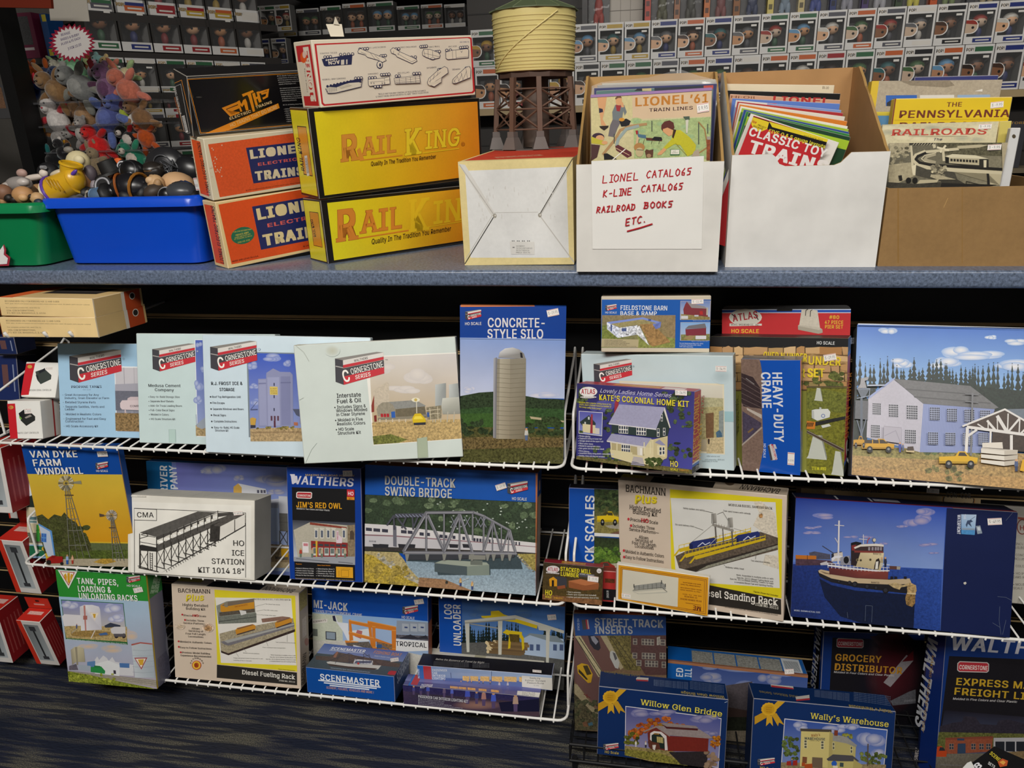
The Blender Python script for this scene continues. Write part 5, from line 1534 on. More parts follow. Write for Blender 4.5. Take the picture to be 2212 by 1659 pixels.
f.P((1002,970,1030,962,1140,958,1162,985,1155,1030,1050,1060,1005,1035),'d6d8d4');f.P((1002,970,1022,975,1025,1048,1003,1035),'b8bab6');f.E(1100,1018,17,17,'6a7ab0');f.E(1100,1018,11,11,'d6d8d4');f.R(1068,945,1085,962,'c0c2be')
f.P((1082,1100,1150,1085,1168,1105,1095,1122),'d0d2ca');f.P((960,1060,1035,1070,1030,1130,960,1130),'c87a2a')
for k in range(5):f.P([(965+k*12,1075),(973+k*12,1075),(962+k*12,1110),(955+k*12,1110)],'2a241c')
f.T('OVER N UNDER',590,540,960,560,70,'e4c832',.04);f.T('UNDER',975,580,1250,592,72,'e4c832',.04);f.T('PIER SET',780,688,1112,690,74,'e4c832',.04)
f.T('SET',965,686,1112,690,74,'e4c832',.04)
f.T('HO SCALE',1046,408,1198,413,27,'d8d8d8',.03);f.T('ITEM #80',1005,1478,1124,1482,27,'e0d83a',.03)
b.st([(1100,500),(1205,486),(1216,540),(1112,556)],'$ -29.95')
b.r.F(0,0,1,.1,'1a1a1c');b.r.F(0,.1,1,.13,'1f4fa8');b.r.F(0,.93,1,1,'1a1a1c');b.r.F(0,.9,1,.93,'3a6ab8')
b.r.T("OVER N' UNDER",1318,1190,1345,650,38,'d88a2a',.03);b.r.T('PIER SET',1342,1090,1352,760,12,'d88a2a',.03);b.r.E(1308,1300,16,80,'d8d0cc');b.r.P((1330,500,1365,480,1372,600,1332,590),'b4aea0');b.r.T('HO SCALE',1330,408,1378,402,26,'d8d8d8',.03)
# header card (a part of the pier set box): stands on the back edge of the box
gc=G()
U,V,N=b.U,b.V,b.N
hb=b.O+V*b.H-N*b.D
pt=at_y(*[1501+0,640],1.3)
Hh=.0
for hh in np.linspace(.02,.12,200):
 if proj(hb+U*b.W*.9+V*hh)[1]<=659.5:
  Hh=hh;break
o0=hb+U*.010
Wc=b.W-.012
rad=.010
ol=[(0,0),(Wc,0),(Wc,Hh-rad)]+[(Wc-rad+rad*math.cos(t),Hh-rad+rad*math.sin(t))for t in np.linspace(0.2,PI/2,5)]+[(rad-rad*math.sin(t),Hh-rad+rad*math.cos(t))for t in np.linspace(0,PI/2,5)]
gc.poly([o0+U*x+V*y for x,y in ol],'1a1a1c')
gc.poly([o0+U*x+V*y-N*.001 for x,y in ol][::-1],'b8b0a0')
for i in range(len(ol)):
 (xa,ya),(xb,yb_)=ol[i],ol[(i+1)%len(ol)]
 gc.poly([o0+U*xa+V*ya,o0+U*xa+V*ya-N*.001,o0+U*xb+V*yb_-N*.001,o0+U*xb+V*yb_],'8a8478')
h=Face(gc,o0,U,V,Wc,Hh)
h.R(150,112,1600,120,'c8d0dc');h.R(150,118,1600,138,'1f4fa8');h.R(150,138,1600,143,'d8d8dc');h.R(150,143,1600,345,'bb2a2e')
h.P((700,115,722,103,755,103,770,96,785,103,815,103,838,112,832,128,705,128),'050505')
h.E(436,180,140,72,'d8d2c8');h.P((300,232,575,234,575,250,300,256),'d8d2c8');h.E(436,182,132,66,'c6c2b6')
h.T('ATLAS',330,218,545,186,62,'9c2430',.045);h.Ln((318,150,350,180),8,'3a2a2a');h.Ln((520,160,545,200),8,'3a2a2a');h.T('MODEL RAILROAD CO., INC.',313,250,556,252,16,'3a2a2a',.02)
h.T('HO SCALE',316,312,551,314,33,'e0b83a',.035)
h.P((915,115,962,110,1050,120,1072,270,1090,280,1095,310,1060,320,885,285,884,250,895,242),'bcb4a4',.1);h.P((1050,120,1072,268,895,242,915,115),'c6beae',.1);h.P((884,252,1060,288,1092,280,1095,310,1060,320,885,285),'a49c8c')
h.Ln((948,165,952,120,968,112),6,'1a1a1c');h.Ln((988,172,992,124,1006,116),6,'1a1a1c')
for t,x,y,x1 in(('#80',1150,192,1235),('47 PIECE',1112,236,1270),('PIER SET',1114,274,1268)):h.T(t,x,y,x1,y+2,30,'e0b83a',.03)
b.extra=[('hang_card',gc)]
b=Carton('kit_box','narrow blue heavy duty crane kit box in shrink wrap standing on end',(1604,1015),(1729,1027.4),(1730.4,778),(1600,775.5),.03,('1450b0','5a5048','6a6a6a'),z=S1,group=GR1,lean=10,anchor='R',yaw=-17,m=GLOSS)
crop(1500,640,.25316);f=b.f
f.P((380,530,555,535,600,700,590,1300,550,1500,390,1500),'7d675c',.25)
f.P((400,655,500,690,560,780,575,960,420,940,400,900),'3a2e30',.2)
for k in range(6):f.Ln([(402,690+k*45),(575,800+k*38)],4,'6a5a58')
f.P((445,950,575,1010,575,1045,450,970),'b8aea4');f.P((410,980,570,1080,570,1110,415,1260),'4a4254',.3);f.Ln((405,1270,575,1120),12,'a89c92');f.Ln((460,1160,500,1130),16,'7a6040');f.Ln((440,700,510,750),6,'8a8484')
f.P((560,530,905,545,905,1530,552,1500,590,1300,575,900,585,700),'1450b0')
f.P((905,545,920,545,912,1530,905,1530),'c87840');f.P((560,530,910,540,910,546,560,545),'b8a890')
f.T('HEAVY-DUTY',664,650,682,1240,84,'dadce2',.045);f.T('CRANE',568,648,580,952,80,'dadce2',.045);f.T('HO SCALE',590,1256,588,1376,20,'d0d8e4',.03)
f.P((625,1275,655,1258,662,1265,705,1395,650,1400),'c8c4c0');f.P((655,1262,670,1262,705,1390,690,1396),'b83040');f.P((625,1275,640,1270,668,1396,650,1400),'45444a');f.T('CORNERSTONE',660,1275,688,1392,22,'e8e4de',.03)
f.P((672,1262,690,1262,705,1300,688,1300),'c8c4c0')
b.st([(800,1330),(855,1335),(852,1442),(794,1436)],'$-19.95')
b.r.F(.1,0,.9,.62,'3a3632',.2);b.r.F(.0,.62,1,1,'1450b0');b.r.T('HEAVY-DUTY',915,1310,925,1480,26,'c8d0dc',.03)
b=Carton('kit_box','large lumber works kit box with dark pines and grey building at the right',(1841.6,1021),(2330,1071),(2330,711),(1850,703.8),.055,('4f86c8','8a8a8a','a8a09a'),z=S1,group=GR1,lean=13)
crop(1800,640,.27725);f=b.f
f.F(0,0,1,.4,['3a6cc0','3468bc','8cb4e0','8cb4e0'])
clouds(f,[(1000,420,150,60),(860,520,130,45),(1230,320,50,15),(1400,360,120,25),(520,520,90,40),(420,270,70,30),(1360,540,220,50),(1120,460,240,40)],'e2e0e0','6a9ad4')
rn=random.Random(3)
conifers(f,160,520,900,360,450,10,'1c2a24',21);conifers(f,500,900,760,180,290,11,'22322c',22);conifers(f,860,1100,760,160,240,8,'20302a',23);conifers(f,1080,1640,900,280,390,15,'26362e',24)
f.P((1100,700,1700,760,1700,900,1100,900),'1f2c24',.6);f.P((160,800,280,800,260,1180,150,1150),'1e2a24',.4)
f.P((140,1150,500,1180,1200,1210,1760,1240,1760,1560,130,1400),'a88a58',.6);f.P((150,1170,1150,1210,1130,1290,500,1260,150,1240),'8a8048',.6);f.P((140,1330,1700,1430,1700,1560,140,1400),'b08c58',.5)
scrub(f,690,1140,1195,1225,26,'5a6838',8,(14,34));scrub(f,700,1100,1330,1430,14,'7a7444',9,(16,40))
f.P((272,790,465,645,700,838,672,1215,258,1100),'b9b6c2',.06)
f.P((700,838,1255,880,1200,1222,672,1215),'8f9ac4')
for k in range(46):f.Ln([(704+k*12,842+k*.9),(678+k*11.4,1212+k*.1)],3,'7482b0')
f.P((465,643,1065,700,1285,868,1250,880,700,838),'6e6e70',.15);f.P((560,720,1150,765,1160,775,570,730),'58585a');f.P((625,780,1220,830,1225,840,632,790),'58585a');f.P((272,785,465,640,480,645,278,800),'9aa6d0')
for x,y,w_,h in((304,832,66,90),(430,842,74,98),(568,850,86,106),(292,1002,68,98),(556,1040,84,104)):panes(f,x,y,w_,h,6,6,'1f2430','c9c8d2',.05)
for x,y in((747,866),(880,876),(1015,884),(1136,890),(732,1060),(866,1064),(1000,1066),(1120,1066)):panes(f,x,y,78,100 if y<1000 else 96,6,6,'1f2438','b4bcd8',.03)
f.P((388,1015,525,1028,522,1150,385,1130),'b0acb8');f.Ln((395,1090,480,1050,515,1140),6,'9c98a6');f.Ln((388,1015,525,1028),4,'98949e')
f.P((205,690,210,645,270,632,265,655,240,665,255,720,185,720),'98989c',.1);f.Ln((262,700,390,698),12,'a8b0c0');f.P((180,725,280,725,240,795,215,800),'5f6874',.1);f.Ln((180,725,280,725,275,780,180,800),5,'8f9cb0');f.R(168,815,262,965,'5c5e64',.1);f.Ln((215,800,215,1110),18,'5a6472');f.Ln((180,970,215,1090,250,960),7,'6a7484')
f.Ln((1075,760,1062,1240),14,'77787c');f.Ln((1020,765,1120,772),7,'77787c');f.Ln((1020,822,1118,832),7,'77787c')
f.P((1240,900,1490,880,1760,900,1760,1230,1220,1200),'3a2c24',.3);f.P((1030,1010,1325,885,1490,960,1700,1080,1490,1090),'45352c',.2)
f.P((1330,885,1490,880,1700,1000,1700,1090,1490,970),'6a7480',.1)
W4='dad6d2'
for p,wd in(([(1000,1015),(1325,885),(1500,985),(1700,1100)],14),([(1035,1022),(1700,1110)],22),([(1035,1030),(1025,1215)],24),([(1115,1000),(1170,1035)],10),([(1190,975),(1250,1045)],18),([(1195,970),(1195,1040)],8),([(1268,940),(1335,1050)],26),([(1265,940),(1268,1040)],8),([(1350,920),(1345,1060)],10),([(1435,960),(1350,1060)],16),([(1440,965),(1435,1070)],10),([(1490,1030),(1450,1070)],14),([(1040,1090),(1105,1045)],18),([(1215,1050),(1212,1150)],16),([(1375,1090),(1375,1200)],22)):f.Ln(p,wd,W4)
f.P((1150,1145,1305,1140,1310,1190,1150,1180),'d8d0c4')
for k in range(3):f.P([(1140,1190+k*42),(1320,1205+k*42),(1320,1240+k*42),(1140,1222+k*38)],'d9d2c6');f.P([(1320,1205+k*42),(1425,1200+k*38),(1422,1235+k*38),(1320,1240+k*42)],'bdb4a6')
f.P((1145,1182,1310,1195,1425,1200,1320,1207,1140,1192),'c6beb2')
pickup(f,815,1210,300,105,'d8aa1a');pickup(f,215,1112,255,88,'cf9c1e');pickup(f,145,1092,105,75,'c4921c')
f.P((238,1120,385,1122,420,1150,236,1148),'3a3024');f.Ln((300,1120,300,1148),7,'cf9c1e');f.Ln((350,1120,352,1148),7,'cf9c1e')
figure(f,512,1218,78,'3a4a9a','3a4a9a');figure(f,535,1205,55,'5a6a90','4a5a80');f.P((560,1200,625,1205,622,1220,560,1216),'c8b48a');f.P((570,1175,615,1172,622,1205,568,1205),'4a3a30',.4)
figure(f,1412,1365,95,'4a5a80','2a3a60');f.P((1440,1360,1460,1275,1490,1270,1490,1370),'d8a41a')
f.P((165,228,1700,262,1700,250,165,220),'c8d0dc')
b.t.F(0,0,.5,.4,'8a2a34');b.t.F(.35,.2,.98,.95,'cfc8c0',.35)
# ================================================================== lower right shelf
b=Carton('tan_kit_box','tan glass company kit carton standing behind the tugboat kit box',(1732,1240),(2117,1262),(2120,1085),(1724,1046),.05,('b79c70','a88c60','b09468'),Y=1.43,group=GR2,lean=4,cat='box')
crop(1680,1020,.24116);f=b.f
f.T('NORTH STAR GLASS COMPANY',285,100,1152,152,36,'3a3024',.02);f.T('MAIN BUILDING',498,162,930,186,38,'3a3024',.02)
f.R(1475,110,1765,420,'b87c28');f.E(1620,250,142,88,'2a241c');f.E(1620,250,132,78,'bfa880');f.T('CON-COR',1510,225,1730,238,50,'2a241c',.035)
b.st([(1332,140),(1448,150),(1445,196),(1332,186)],'$ -39.95')
b=Carton('kit_box','grey kit carton with small print, last at the right behind the tugboat',(2090,1292),(2330,1318),(2330,1102),(2090,1088),.04,('aaa69c','8f8a80','9a968c'),Y=1.40,group=GR2,lean=6)
f=b.f
f.P((2140,385,2300,405,2300,560,2140,560),'b5afa8');f.P((2150,400,2300,420,2300,440,2150,420),'a05040');f.E(2190,490,50,70,'7a4034');f.E(2190,490,40,60,'b5afa8');f.T('HO',2170,520,2260,524,44,'8a3a34',.04)
for k,t in enumerate(('• INCLUDES DETAILED','BUILDING PARTS','','• CONCRETE RAMP','INCLUDED','','• COLORFUL DECALS','','• HO PULLS OUT','CARS AND TRUCKS','','• MOLDED IN COLORS','SCALE STRUCTURE')):f.T(t,2110,652+k*33,2110+len(t)*17,660+k*33,21,'5a564e',.012)if t else None
b=Carton('kit_box','wide dark blue tugboat kit box with the tug afloat under a blue sky',(1711,1331),(2179,1376.9),(2198.4,1106.8),(1716,1074),.055,('12204e','1c2438','1c2444'),z=S2,group=GR2,lean=13)
f=b.f
f.R(120,215,1496,1520,['1b3a9c','2c4fb0','5a78c4','6a86c8'])
f.P((100,215,900,255,1510,318,1500,330,900,265,100,225),'1a3590')
f.P((100,215,1512,318,1480,870,100,800),['173490','2a4cac','7d96cc','5a7ac0'])
clouds(f,[(420,395,120,28),(1260,440,130,60),(1310,350,110,40),(1340,645,90,20),(660,580,70,14),(280,500,70,14),(360,490,40,12),(950,640,50,16),(300,540,80,16),(1120,485,60,14),(800,580,70,12),(1390,725,60,10)],'a89cb4','4a66b4')
f.P((100,820,1470,868,1450,1560,100,1420),['182c6c','2a4a9a','203c84','101f50'],.35)
f.P((160,770,470,790,520,830,160,835),'4a3440',.4);f.P((160,740,345,748,345,780,160,775),'b4681e');f.Ln((265,742,265,780),5,'4a2c18');f.P((280,720,330,708,470,735,470,780,345,778,345,748,285,745),'4a4a5c',.3);f.P((1000,838,1100,843,1095,872,1000,868),'5a3a34');f.P((1065,842,1100,845,1095,872,1065,870),'9a948a')
f.Ln((400,660,500,725,570,712),7,'3a3a4a');f.P((480,730,580,715,585,790,480,800),'c0b8b0');f.P((480,730,500,725,505,770,480,775),'2a2a34');f.P((378,815,440,795,450,830,385,832),'b8b4b8')
f.P((370,950,480,1010,700,1060,1100,1090,1230,1100,1210,1500,560,1290,420,1120),'0d1836',.3)
f.P((358,890,370,872,460,900,990,955,1175,955,1200,1010,1190,1090,1100,1080,700,1030,480,985,375,935),'1c1a20')
f.P((362,880,385,870,460,885,480,915,700,948,1000,962,1180,950,1200,1000,1000,1005,700,992,480,950,370,900),'b9a484');f.P((375,882,460,905,480,918,420,908),'7a6650')
f.P((458,850,620,868,880,880,990,885,985,960,700,945,462,912),['5a2a28','6a302c','8a4238','7c3a34','6f342e','64302c','52282a'])
f.P((445,838,620,865,880,888,1000,886,1000,876,880,876,620,852,445,825),'d8d4d4')
for k in range(17):
 x=450+k*33;y=812+min(k,8)*3.6+max(0,k-8)*1.0
 f.Ln([(x,y),(x,y+42)],4.5,'d8d8de')
f.Ln((445,812,620,826,860,820,1000,828),5,'d8d8de');f.Ln((445,828,620,845,860,850,1000,855),4,'d8d8de')
f.P((682,690,950,720,945,770,920,880,680,840),['c4b590','d8c8a2','cfbf98','b8a884','b0a07c']);f.P((655,640,690,625,745,640,745,700,700,840,655,830),'2a2024');f.P((655,632,700,620,748,630,748,655,700,640,656,652),'141418');f.P((660,655,700,648,700,700,662,700),'7a2c2c')
f.P((690,668,740,650,880,645,945,655,945,720,870,708,690,705),'3a2a2c');f.P((680,672,740,645,880,638,948,648,948,665,860,660,740,665,690,685),'d4ccc4');f.P((685,700,940,708,945,722,685,718),'7a3430')
for x in(810,840,868,890,915):f.R(x,668,x+16,700,'8a8288')
f.T('MANTIS',852,736,925,742,17,'3a342c',.02);f.T('MANTIS',836,992,908,996,15,'4a3a30',.02)
for x,y in((712,785),(742,787),(828,782)):f.E(x,y,12,12,'8f8060');f.E(x,y,8,8,'3a3428')
f.Ln((548,435,540,820),15,'c9c6cc');f.Ln((510,472,592,478),7,'c9c6cc');f.Ln((512,588,540,635),8,'b8b4bc');f.Ln((766,558,766,640),7,'c9c6cc');f.Ln((728,596,800,602),6,'c9c6cc');f.Ln((800,635,806,605,822,585),6,'b04038')
f.E(862,606,17,18,'5a5450');f.E(864,606,13,15,'c9c0ac');f.Ln((862,622,862,638),5,'2a2a2a')
f.P((478,770,510,748,560,745,590,760,560,765,515,768,490,795),'d4d4da');f.E(610,785,26,34,'17171c');f.Ln((640,750,650,790,600,830),6,'2a2a34')
f.P((560,760,640,745,655,830,560,830),'8a8a96',.2);f.E(612,785,24,32,'131318')
f.P((865,830,880,780,905,768,915,800,900,870,860,868),'2a2220');f.P((878,800,900,795,895,865,870,865),'d8d4cc');figure(f,930,845,85,'a89878','b8b4a8');figure(f,962,845,88,'2a2e44','20243a')
for x,y,r in((548,978,14),(642,988,18),(690,1002,26),(800,1022,22),(880,1034,18),(965,1056,28)):f.E(x,y,r,r,'17161a');f.E(x-2,y-2,r*.6,r*.65,'2c2c34')
f.P((985,1000,1050,985,1120,1010,1180,985,1195,1010,1100,1030,1090,1050,1040,1035),'b09a70',.5)
f.P((1160,1005,1190,988,1235,1010,1242,1060,1225,1090,1160,1080,1155,1040),'a88c60',.6);f.P((1150,1085,1230,1090,1228,1170,1200,1205,1150,1185,1140,1130),'8a6c40',.9);f.P((1155,1075,1235,1080,1235,1094,1155,1088),'c4b088')
for x in(1020,1055,1140):f.R(x-12,930,x+12,955,'1c1a22')
f.T('MODEL SHOWN ACTUAL SIZE',145,1240,378,1260,13,'c0c8dc',.015)
f.P((1512,318,2150,362,2075,1480,1455,1420),'101c48')
f.P((1640,375,1776,378,1760,560,1640,552),['a8c0dc','b8cce4','7fa8cc','6a98c4']);f.P((1640,508,1762,508,1760,560,1640,552),'4a8ac0',.2)
f.P((1680,470,1695,430,1730,425,1745,440,1720,450,1735,490,1700,460,1690,492),'3a4a68');f.Ln((1700,440,1765,395),4,'4a5a78')
f.P((1645,498,1762,502,1760,516,1645,514),'8a98a8');f.P((1770,480,1810,475,1828,545,1785,552),'8a96a4');f.P((1782,490,1805,488,1812,520,1790,520),'c4ccd4');f.Ln((1785,385,1792,478),5,'1c2438')
f.T('THE',1658,375,1662,420,22,'d8dce8',.03);f.T('WATERFRONT',1606,378,1602,552,30,'d8dce8',.04)
f.P((1660,985,1680,978,1688,992,1675,1005,1662,998),'c9c4b8')
for p in([(1985,1200),(1978,1320),(1995,1450)],[(2040,1320),(2010,1450)],[(1920,1345),(1985,1385)],[(1965,1110),(2040,1118),(2090,1145)],[(780,1330),(785,1190),(845,1195),(838,1340)],[(620,1250),(625,1300)],[(2100,360),(2040,430)]):f.Ln(p,3,'5a6478')
b.st([(1876,412),(2004,408),(2004,466),(1878,472)],'$ -49.95')
b.t.F(0,.85,1,1,'8a2a3a');b.t.F(.38,.3,.5,.7,'b8b8c4',.3);b.t.F(.2,.2,.21,.8,'d8d8dc');b.t.F(.36,.2,.37,.8,'d8d8dc')
b=Carton('kit_box','blue track scales kit box partly hidden beside the sanding rack kit box',(1228,1290),(1420,1302),(1424,1064),(1228.7,1051.5),.03,(BLUE,'b08a60','1a1a20'),Y=1.335,group=GR2,lean=10)
crop(1160,1020,.2622);f=b.f
f.R(472,130,1100,530,['2c3a24','34442a','6a6a3c','6a6a3c'],.6)
for k in range(70):bush(f,rn.uniform(480,690),rn.uniform(140,320),18,15,mixc('4a5c34','1c2818',rn.random()),k,.7,9)
f.P((472,360,800,340,800,530,472,530),'7d7440',.6);f.P((560,440,680,425,800,440,800,480,600,460),'9a9484',.2);f.P((520,525,700,478,800,490,800,530),'6a4a3c',.3)
pickup(f,495,322,180,95,'d8b81a');f.P((545,345,560,328,620,330,625,350),'4a4420')
f.R(472,524,1100,532,'d8d8d4');f.R(472,532,1100,1100,['26301e','2c3824','5a7a34','5a7a34'],.6)
for k in range(60):bush(f,rn.uniform(478,690),rn.uniform(620,740),20,15,mixc('6a8a34','3a5a20',rn.random()),k,.7,9)
f.P((472,760,760,740,760,860,472,860),'a8a48c',.3);f.P((490,770,530,740,580,735,640,770,655,820,600,828,500,810),'8c2c22');f.P((545,745,580,742,600,768,545,772),'4a3a34');f.E(590,815,16,16,'26201e')
f.T('TRACK SCALES',468,930,474,192,74,'d4d6da',.04)
b=Carton('kit_box','beige diesel sanding rack kit box with torn picture on the lower right shelf',None,(1693.6,1343.8),(1698.8,1071),(1335,1035.7),.045,('cbbaa8','a08c78','b8a894'),z=S2,group=GR2,lean=12,anchor='R',yaw=-14)
f=b.f
f.P((1095,140,2020,222,2015,1040,1140,930,1105,780),'d6c620');f.P((1100,212,1965,248,1985,600,2000,955,1430,915,1140,800),'d4d2cc')
f.P((1780,240,1850,240,1960,340,1985,540,1900,520,1840,480,1780,440,1830,330),'d0c6b4',.25);bush(f,1845,360,18,20,'a87c4c',3,.8);f.P((1990,690,1880,680,1860,760,1990,800),'cbc2b2',.3)
f.P((1140,690,1250,640,1840,490,1985,540,1985,640,1300,820,1170,790),'5c5044',.6);f.P((1210,800,1985,590,1985,625,1310,822),'332c28',.4);f.P((1400,770,1985,600,1985,622,1320,815),'8a8878',.5)
def rail(x0,y0,x1,y1):
 f.P([(x0,y0),(x1,y1),(x1+6,y1+18),(x0+6,y0+30)],'c9aa1c');f.Ln([(x0,y0-26),(x1,y1-16)],5,'d8bc2a')
 n=14
 for k in range(n+1):f.Ln([(x0+(x1-x0)*k/n,y0+(y1-y0)*k/n-26),(x0+(x1-x0)*k/n,y0+(y1-y0)*k/n+5)],4,'c9aa1c')
 f.P([(x0,y0),(x0+18,y0),(x0-30,y0+60),(x0-48,y0+60)],'c9aa1c')
rail(1170,630,1760,480)
for x,y,w_,h in((1255,570,220,70),(1630,518,205,60)):
 f.P([(x,y+20),(x+25,y),(x+w_-15,y-32),(x+w_,y-20),(x+w_,y+h-40),(x+30,y+h),(x,y+h-12)],'26306a');f.P([(x,y+20),(x+30,y+25),(x+30,y+h),(x,y+h-12)],'1a2250');f.Ln([(x+70,y+42),(x+110,y+10),(x+130,y+28),(x+170,y+8)],7,'c8ccdc')
rail(1220,675,1640,570);rail(1300,690,1880,540)
f.Ln((1468,430,1478,570),12,'5c544e');f.Ln((1605,470,1612,600),12,'5c544e');f.Ln((1530,460,1538,580),8,'5c544e');f.P((1445,420,1620,470,1620,490,1445,440),'8d8880',.2)
for k in range(8):f.Ln([(1455+k*22,412+k*6),(1455+k*22,436+k*6)],3,'77726a')
for x,y in((1445,340),(1580,375)):f.P([(x,y),(x+32,y-4),(x+36,y+76),(x+4,y+80)],['7a7670','b0aca4','928e86','6c6862']);f.Ln([(x-4,y),(x-4,y+80)],4,'4a4640')
f.Ln((1280,570,1450,430),3,'9a968e');f.Ln((1420,600,1530,490),3,'d8d4cc');f.Ln((1620,460,1760,500),3,'9a968e')
f.T('MODULAR DIESEL SANDING RACK',1578,275,1940,305,18,'4a443c',.015,0,True)
for t,x,y,x1 in(('Safety ladders and railing',1205,300,1380),('Twin sand towers with catwalk',1535,322,1760),('Six sand delivery lines',1140,434,1295),('Two electrical panels',1762,732,1918),('Walkway safety tread',1552,785,1705),('Note: Assemble in multiple units or with',1645,850,1948),('Item No. 35112 (Diesel Fueling Rack) and',1648,872,1945),('Item No. 35114 (Diesel Sanding Towers) to make',1590,882,1948),('a complete Diesel Fuel and Sanding Facility.',1628,908,1948)):f.T(t,x,y,x1,y+(x1-x)*.11,13,'4a453e',.012)
for p in([(1385,318),(1450,332)],[(1535,325),(1485,345)],[(1535,330),(1575,395)],[(1300,450),(1370,475)],[(1800,715),(1805,680)],[(1550,768),(1540,760)]):f.Ln(p,3,'5a564e')
f.P((1300,905,2010,1045,2012,1170,1300,1070),'2a2622')
f.T('Diesel Sanding Rack',1330,1010,1985,1098,58,'e6e0d6',.025,0,True);f.T('ITEM NO. 35113',1800,1095,1988,1128,22,'e0dacc',.025,0,True);f.T('Figures Shown Not Included',1785,985,1985,1022,12,'5a501c',.02)
f.T('BACHMANN INDUSTRIES, INC., PHILADELPHIA, PA 19124 MADE IN CHINA',1550,1112,1985,1180,11,'6a5c50',.01)
f.T('BACHMANN',734,158,1062,192,58,'2c2622',.015,0,True);f.T('Plus',812,262,1006,256,66,'b8a020',.035,.3);f.T('Plus',806,254,1000,248,66,'e0cc2a',.035,.3)
for t,x,y,x1,h in(('Highly Detailed',763,300,1022,34),('Building Kit',792,338,992,34),('Precise HO Scale',770,398,998,26),('Includes Three',790,450,970,25),('Service Platforms—',762,478,1005,25),('Allows',840,542,920,25),('Servicing of',810,564,955,25),('Four Full Length',784,588,984,25),('Locomotives',808,616,962,25),('Molded in Authentic Colors',730,660,1048,25),('Easy to Follow Instructions',732,706,1045,25)):f.T(t,x,y,x1,y+(x1-x)*.13,h,'3a322c',.012,0,True)
f.T('HO',860,408,922,415,32,'b8282e',.035,0,True)
for x,y in((756,383),(777,437),(718,642),(720,695)):f.E(x,y,9,11,'b8303a')
b.t.F(.2,.1,.58,.9,'1c1a18');b.t.F(0,.1,.15,.5,'c8b830',.3);b.t.T('BACHMANN',2010,140,1690,100,40,'3a342e',.02,0,True);b.t.E(1590,80,42,30,'5a4a3a')
b.r.T('BACHMANN',2080,1160,2094,865,34,'3a342e',.02,0,True);b.r.F(.05,.03,.95,.17,'a89a48',.4);b.r.F(.4,.25,.8,.55,'c8c0b4',.2);b.r.F(0,.32,1,.4,'a8926c',.2)
b=Carton('kit_box','hidden red and black hobby box behind the mill lumber kit box',(1297,1298),(1330,1303),(1331,1236),(1297,1232),.02,('a8302c','8a2420','7a2020'),Y=1.302,group=GR2,lean=8)
crop(1160,1020,.2622);f=b.f
f.R(560,875,640,915,'5a3018',.5);f.R(545,960,650,1060,'141416');f.T('HO SCALE',572,975,574,1035,18,'c8c8c8',.03)
b=Carton('kit_box','small brown mill lumber kit box at the left end of the lower right shelf',(1170.5,1295),(1300,1307),(1303,1227),(1174.4,1214),.022,('4a3a20','6a2a24','8a2430'),z=S2,group=GR2,lean=12)
f=b.f
f.F(0,0,1,1,['3a3020','3a3020','54421c','54421c'],.5);f.F(0,.86,1,1,'7a5434',.5)
f.P((100,880,135,862,165,885,165,940,105,940),'d0921e');f.P((122,890,140,890,140,940,122,940),'1c1814');f.P((135,860,185,860,245,870,245,945,165,940,165,885),'3a3a40')
f.P((260,895,360,880,510,915,505,965,380,975,262,950),'9a5a34');f.P((260,895,360,880,510,915,400,935,330,915),'b06c42')
for k in range(4):f.Ln([(265,910+k*11),(380,938+k*11),(505,925+k*11)],2.5,'5a3018')
f.P((165,940,230,930,235,955,170,965),'8a4a2c')
f.E(130,800,55,30,'d4cccc');f.P((75,822,183,830,183,840,75,832),'d4cccc');f.T('ATLAS',88,812,172,818,30,'a82a3c',.04,.1);f.T('MODEL RAILROAD',82,832,180,838,8,'4a3a3a',.01)
f.T('STACKED MILL',192,812,445,838,34,'e0d02e',.04);f.T('LUMBER',195,852,342,868,34,'e0d02e',.04);f.P((345,830,475,845,475,875,345,858),'4a4a50');f.T('MODEL FREIGHT',352,842,470,856,10,'c8c8d0',.02)
f.T('HO',68,1010,124,1016,42,'e0d02e',.04);f.T('SCALE',68,1032,118,1038,16,'e0d02e',.03);f.T('ITEM #791',138,1040,210,1048,14,'d8a02a',.025)
for k,t in enumerate(('• Easy to assemble','• Plastic glue required (not included)','• Lumber yard sold separately (Item #750)')):f.T(t,245,990+k*21,245+len(t)*6.4,998+k*22,12,'d0ccc0',.02)
f.E(512,812,20,20,'d8d0d0');f.T('14+',500,820,526,822,10,'4a3a3a',.03)
b.st([(418,850),(508,862),(504,908),(416,896)],'$ -9.95')
b.t.F(.3,.2,.7,.8,'b08030',.4);b.t.F(.0,0,1,.15,'6a1a24')
b=Carton('bridge_kit_box','orange and white deck girder bridge kit box leaning at the shelf front',(1330,1296.6),(1529.7,1332),(1532,1246.8),(1331.7,1218),.012,('d8d2c4','d0901e','d8d4c8'),z=S2,group=GR2,lean=8)
f=b.f
f.P((672,765,1412,868,1405,1185,668,1045),'d8981e');f.Ln((688,1035,692,785,1395,885,1388,1170),3,'6a2a2a');f.Ln((700,1030,704,798,1385,895),3,'6a2a2a');f.Ln((688,1035,1388,1168),3,'6a2a2a');f.Ln((1380,900,1374,1152,700,1030),2.5,'6a2a2a')
f.P((706,800,1165,870,1158,1110,698,1040),'d2ccba')
f.P((795,935,1030,905,1060,935,1062,965,1020,960,800,975),'8f8f88',.15);f.P((785,975,800,965,1030,950,1075,985,1070,995,835,1005,790,985),'b9b6a8');f.P((800,985,1040,968,1068,985,840,1000),'d2ccba')
for k in range(7):f.Ln([(805+k*36,938-k*4.5),(805+k*36,972-k*2.5)],3.5,'5c5c58')
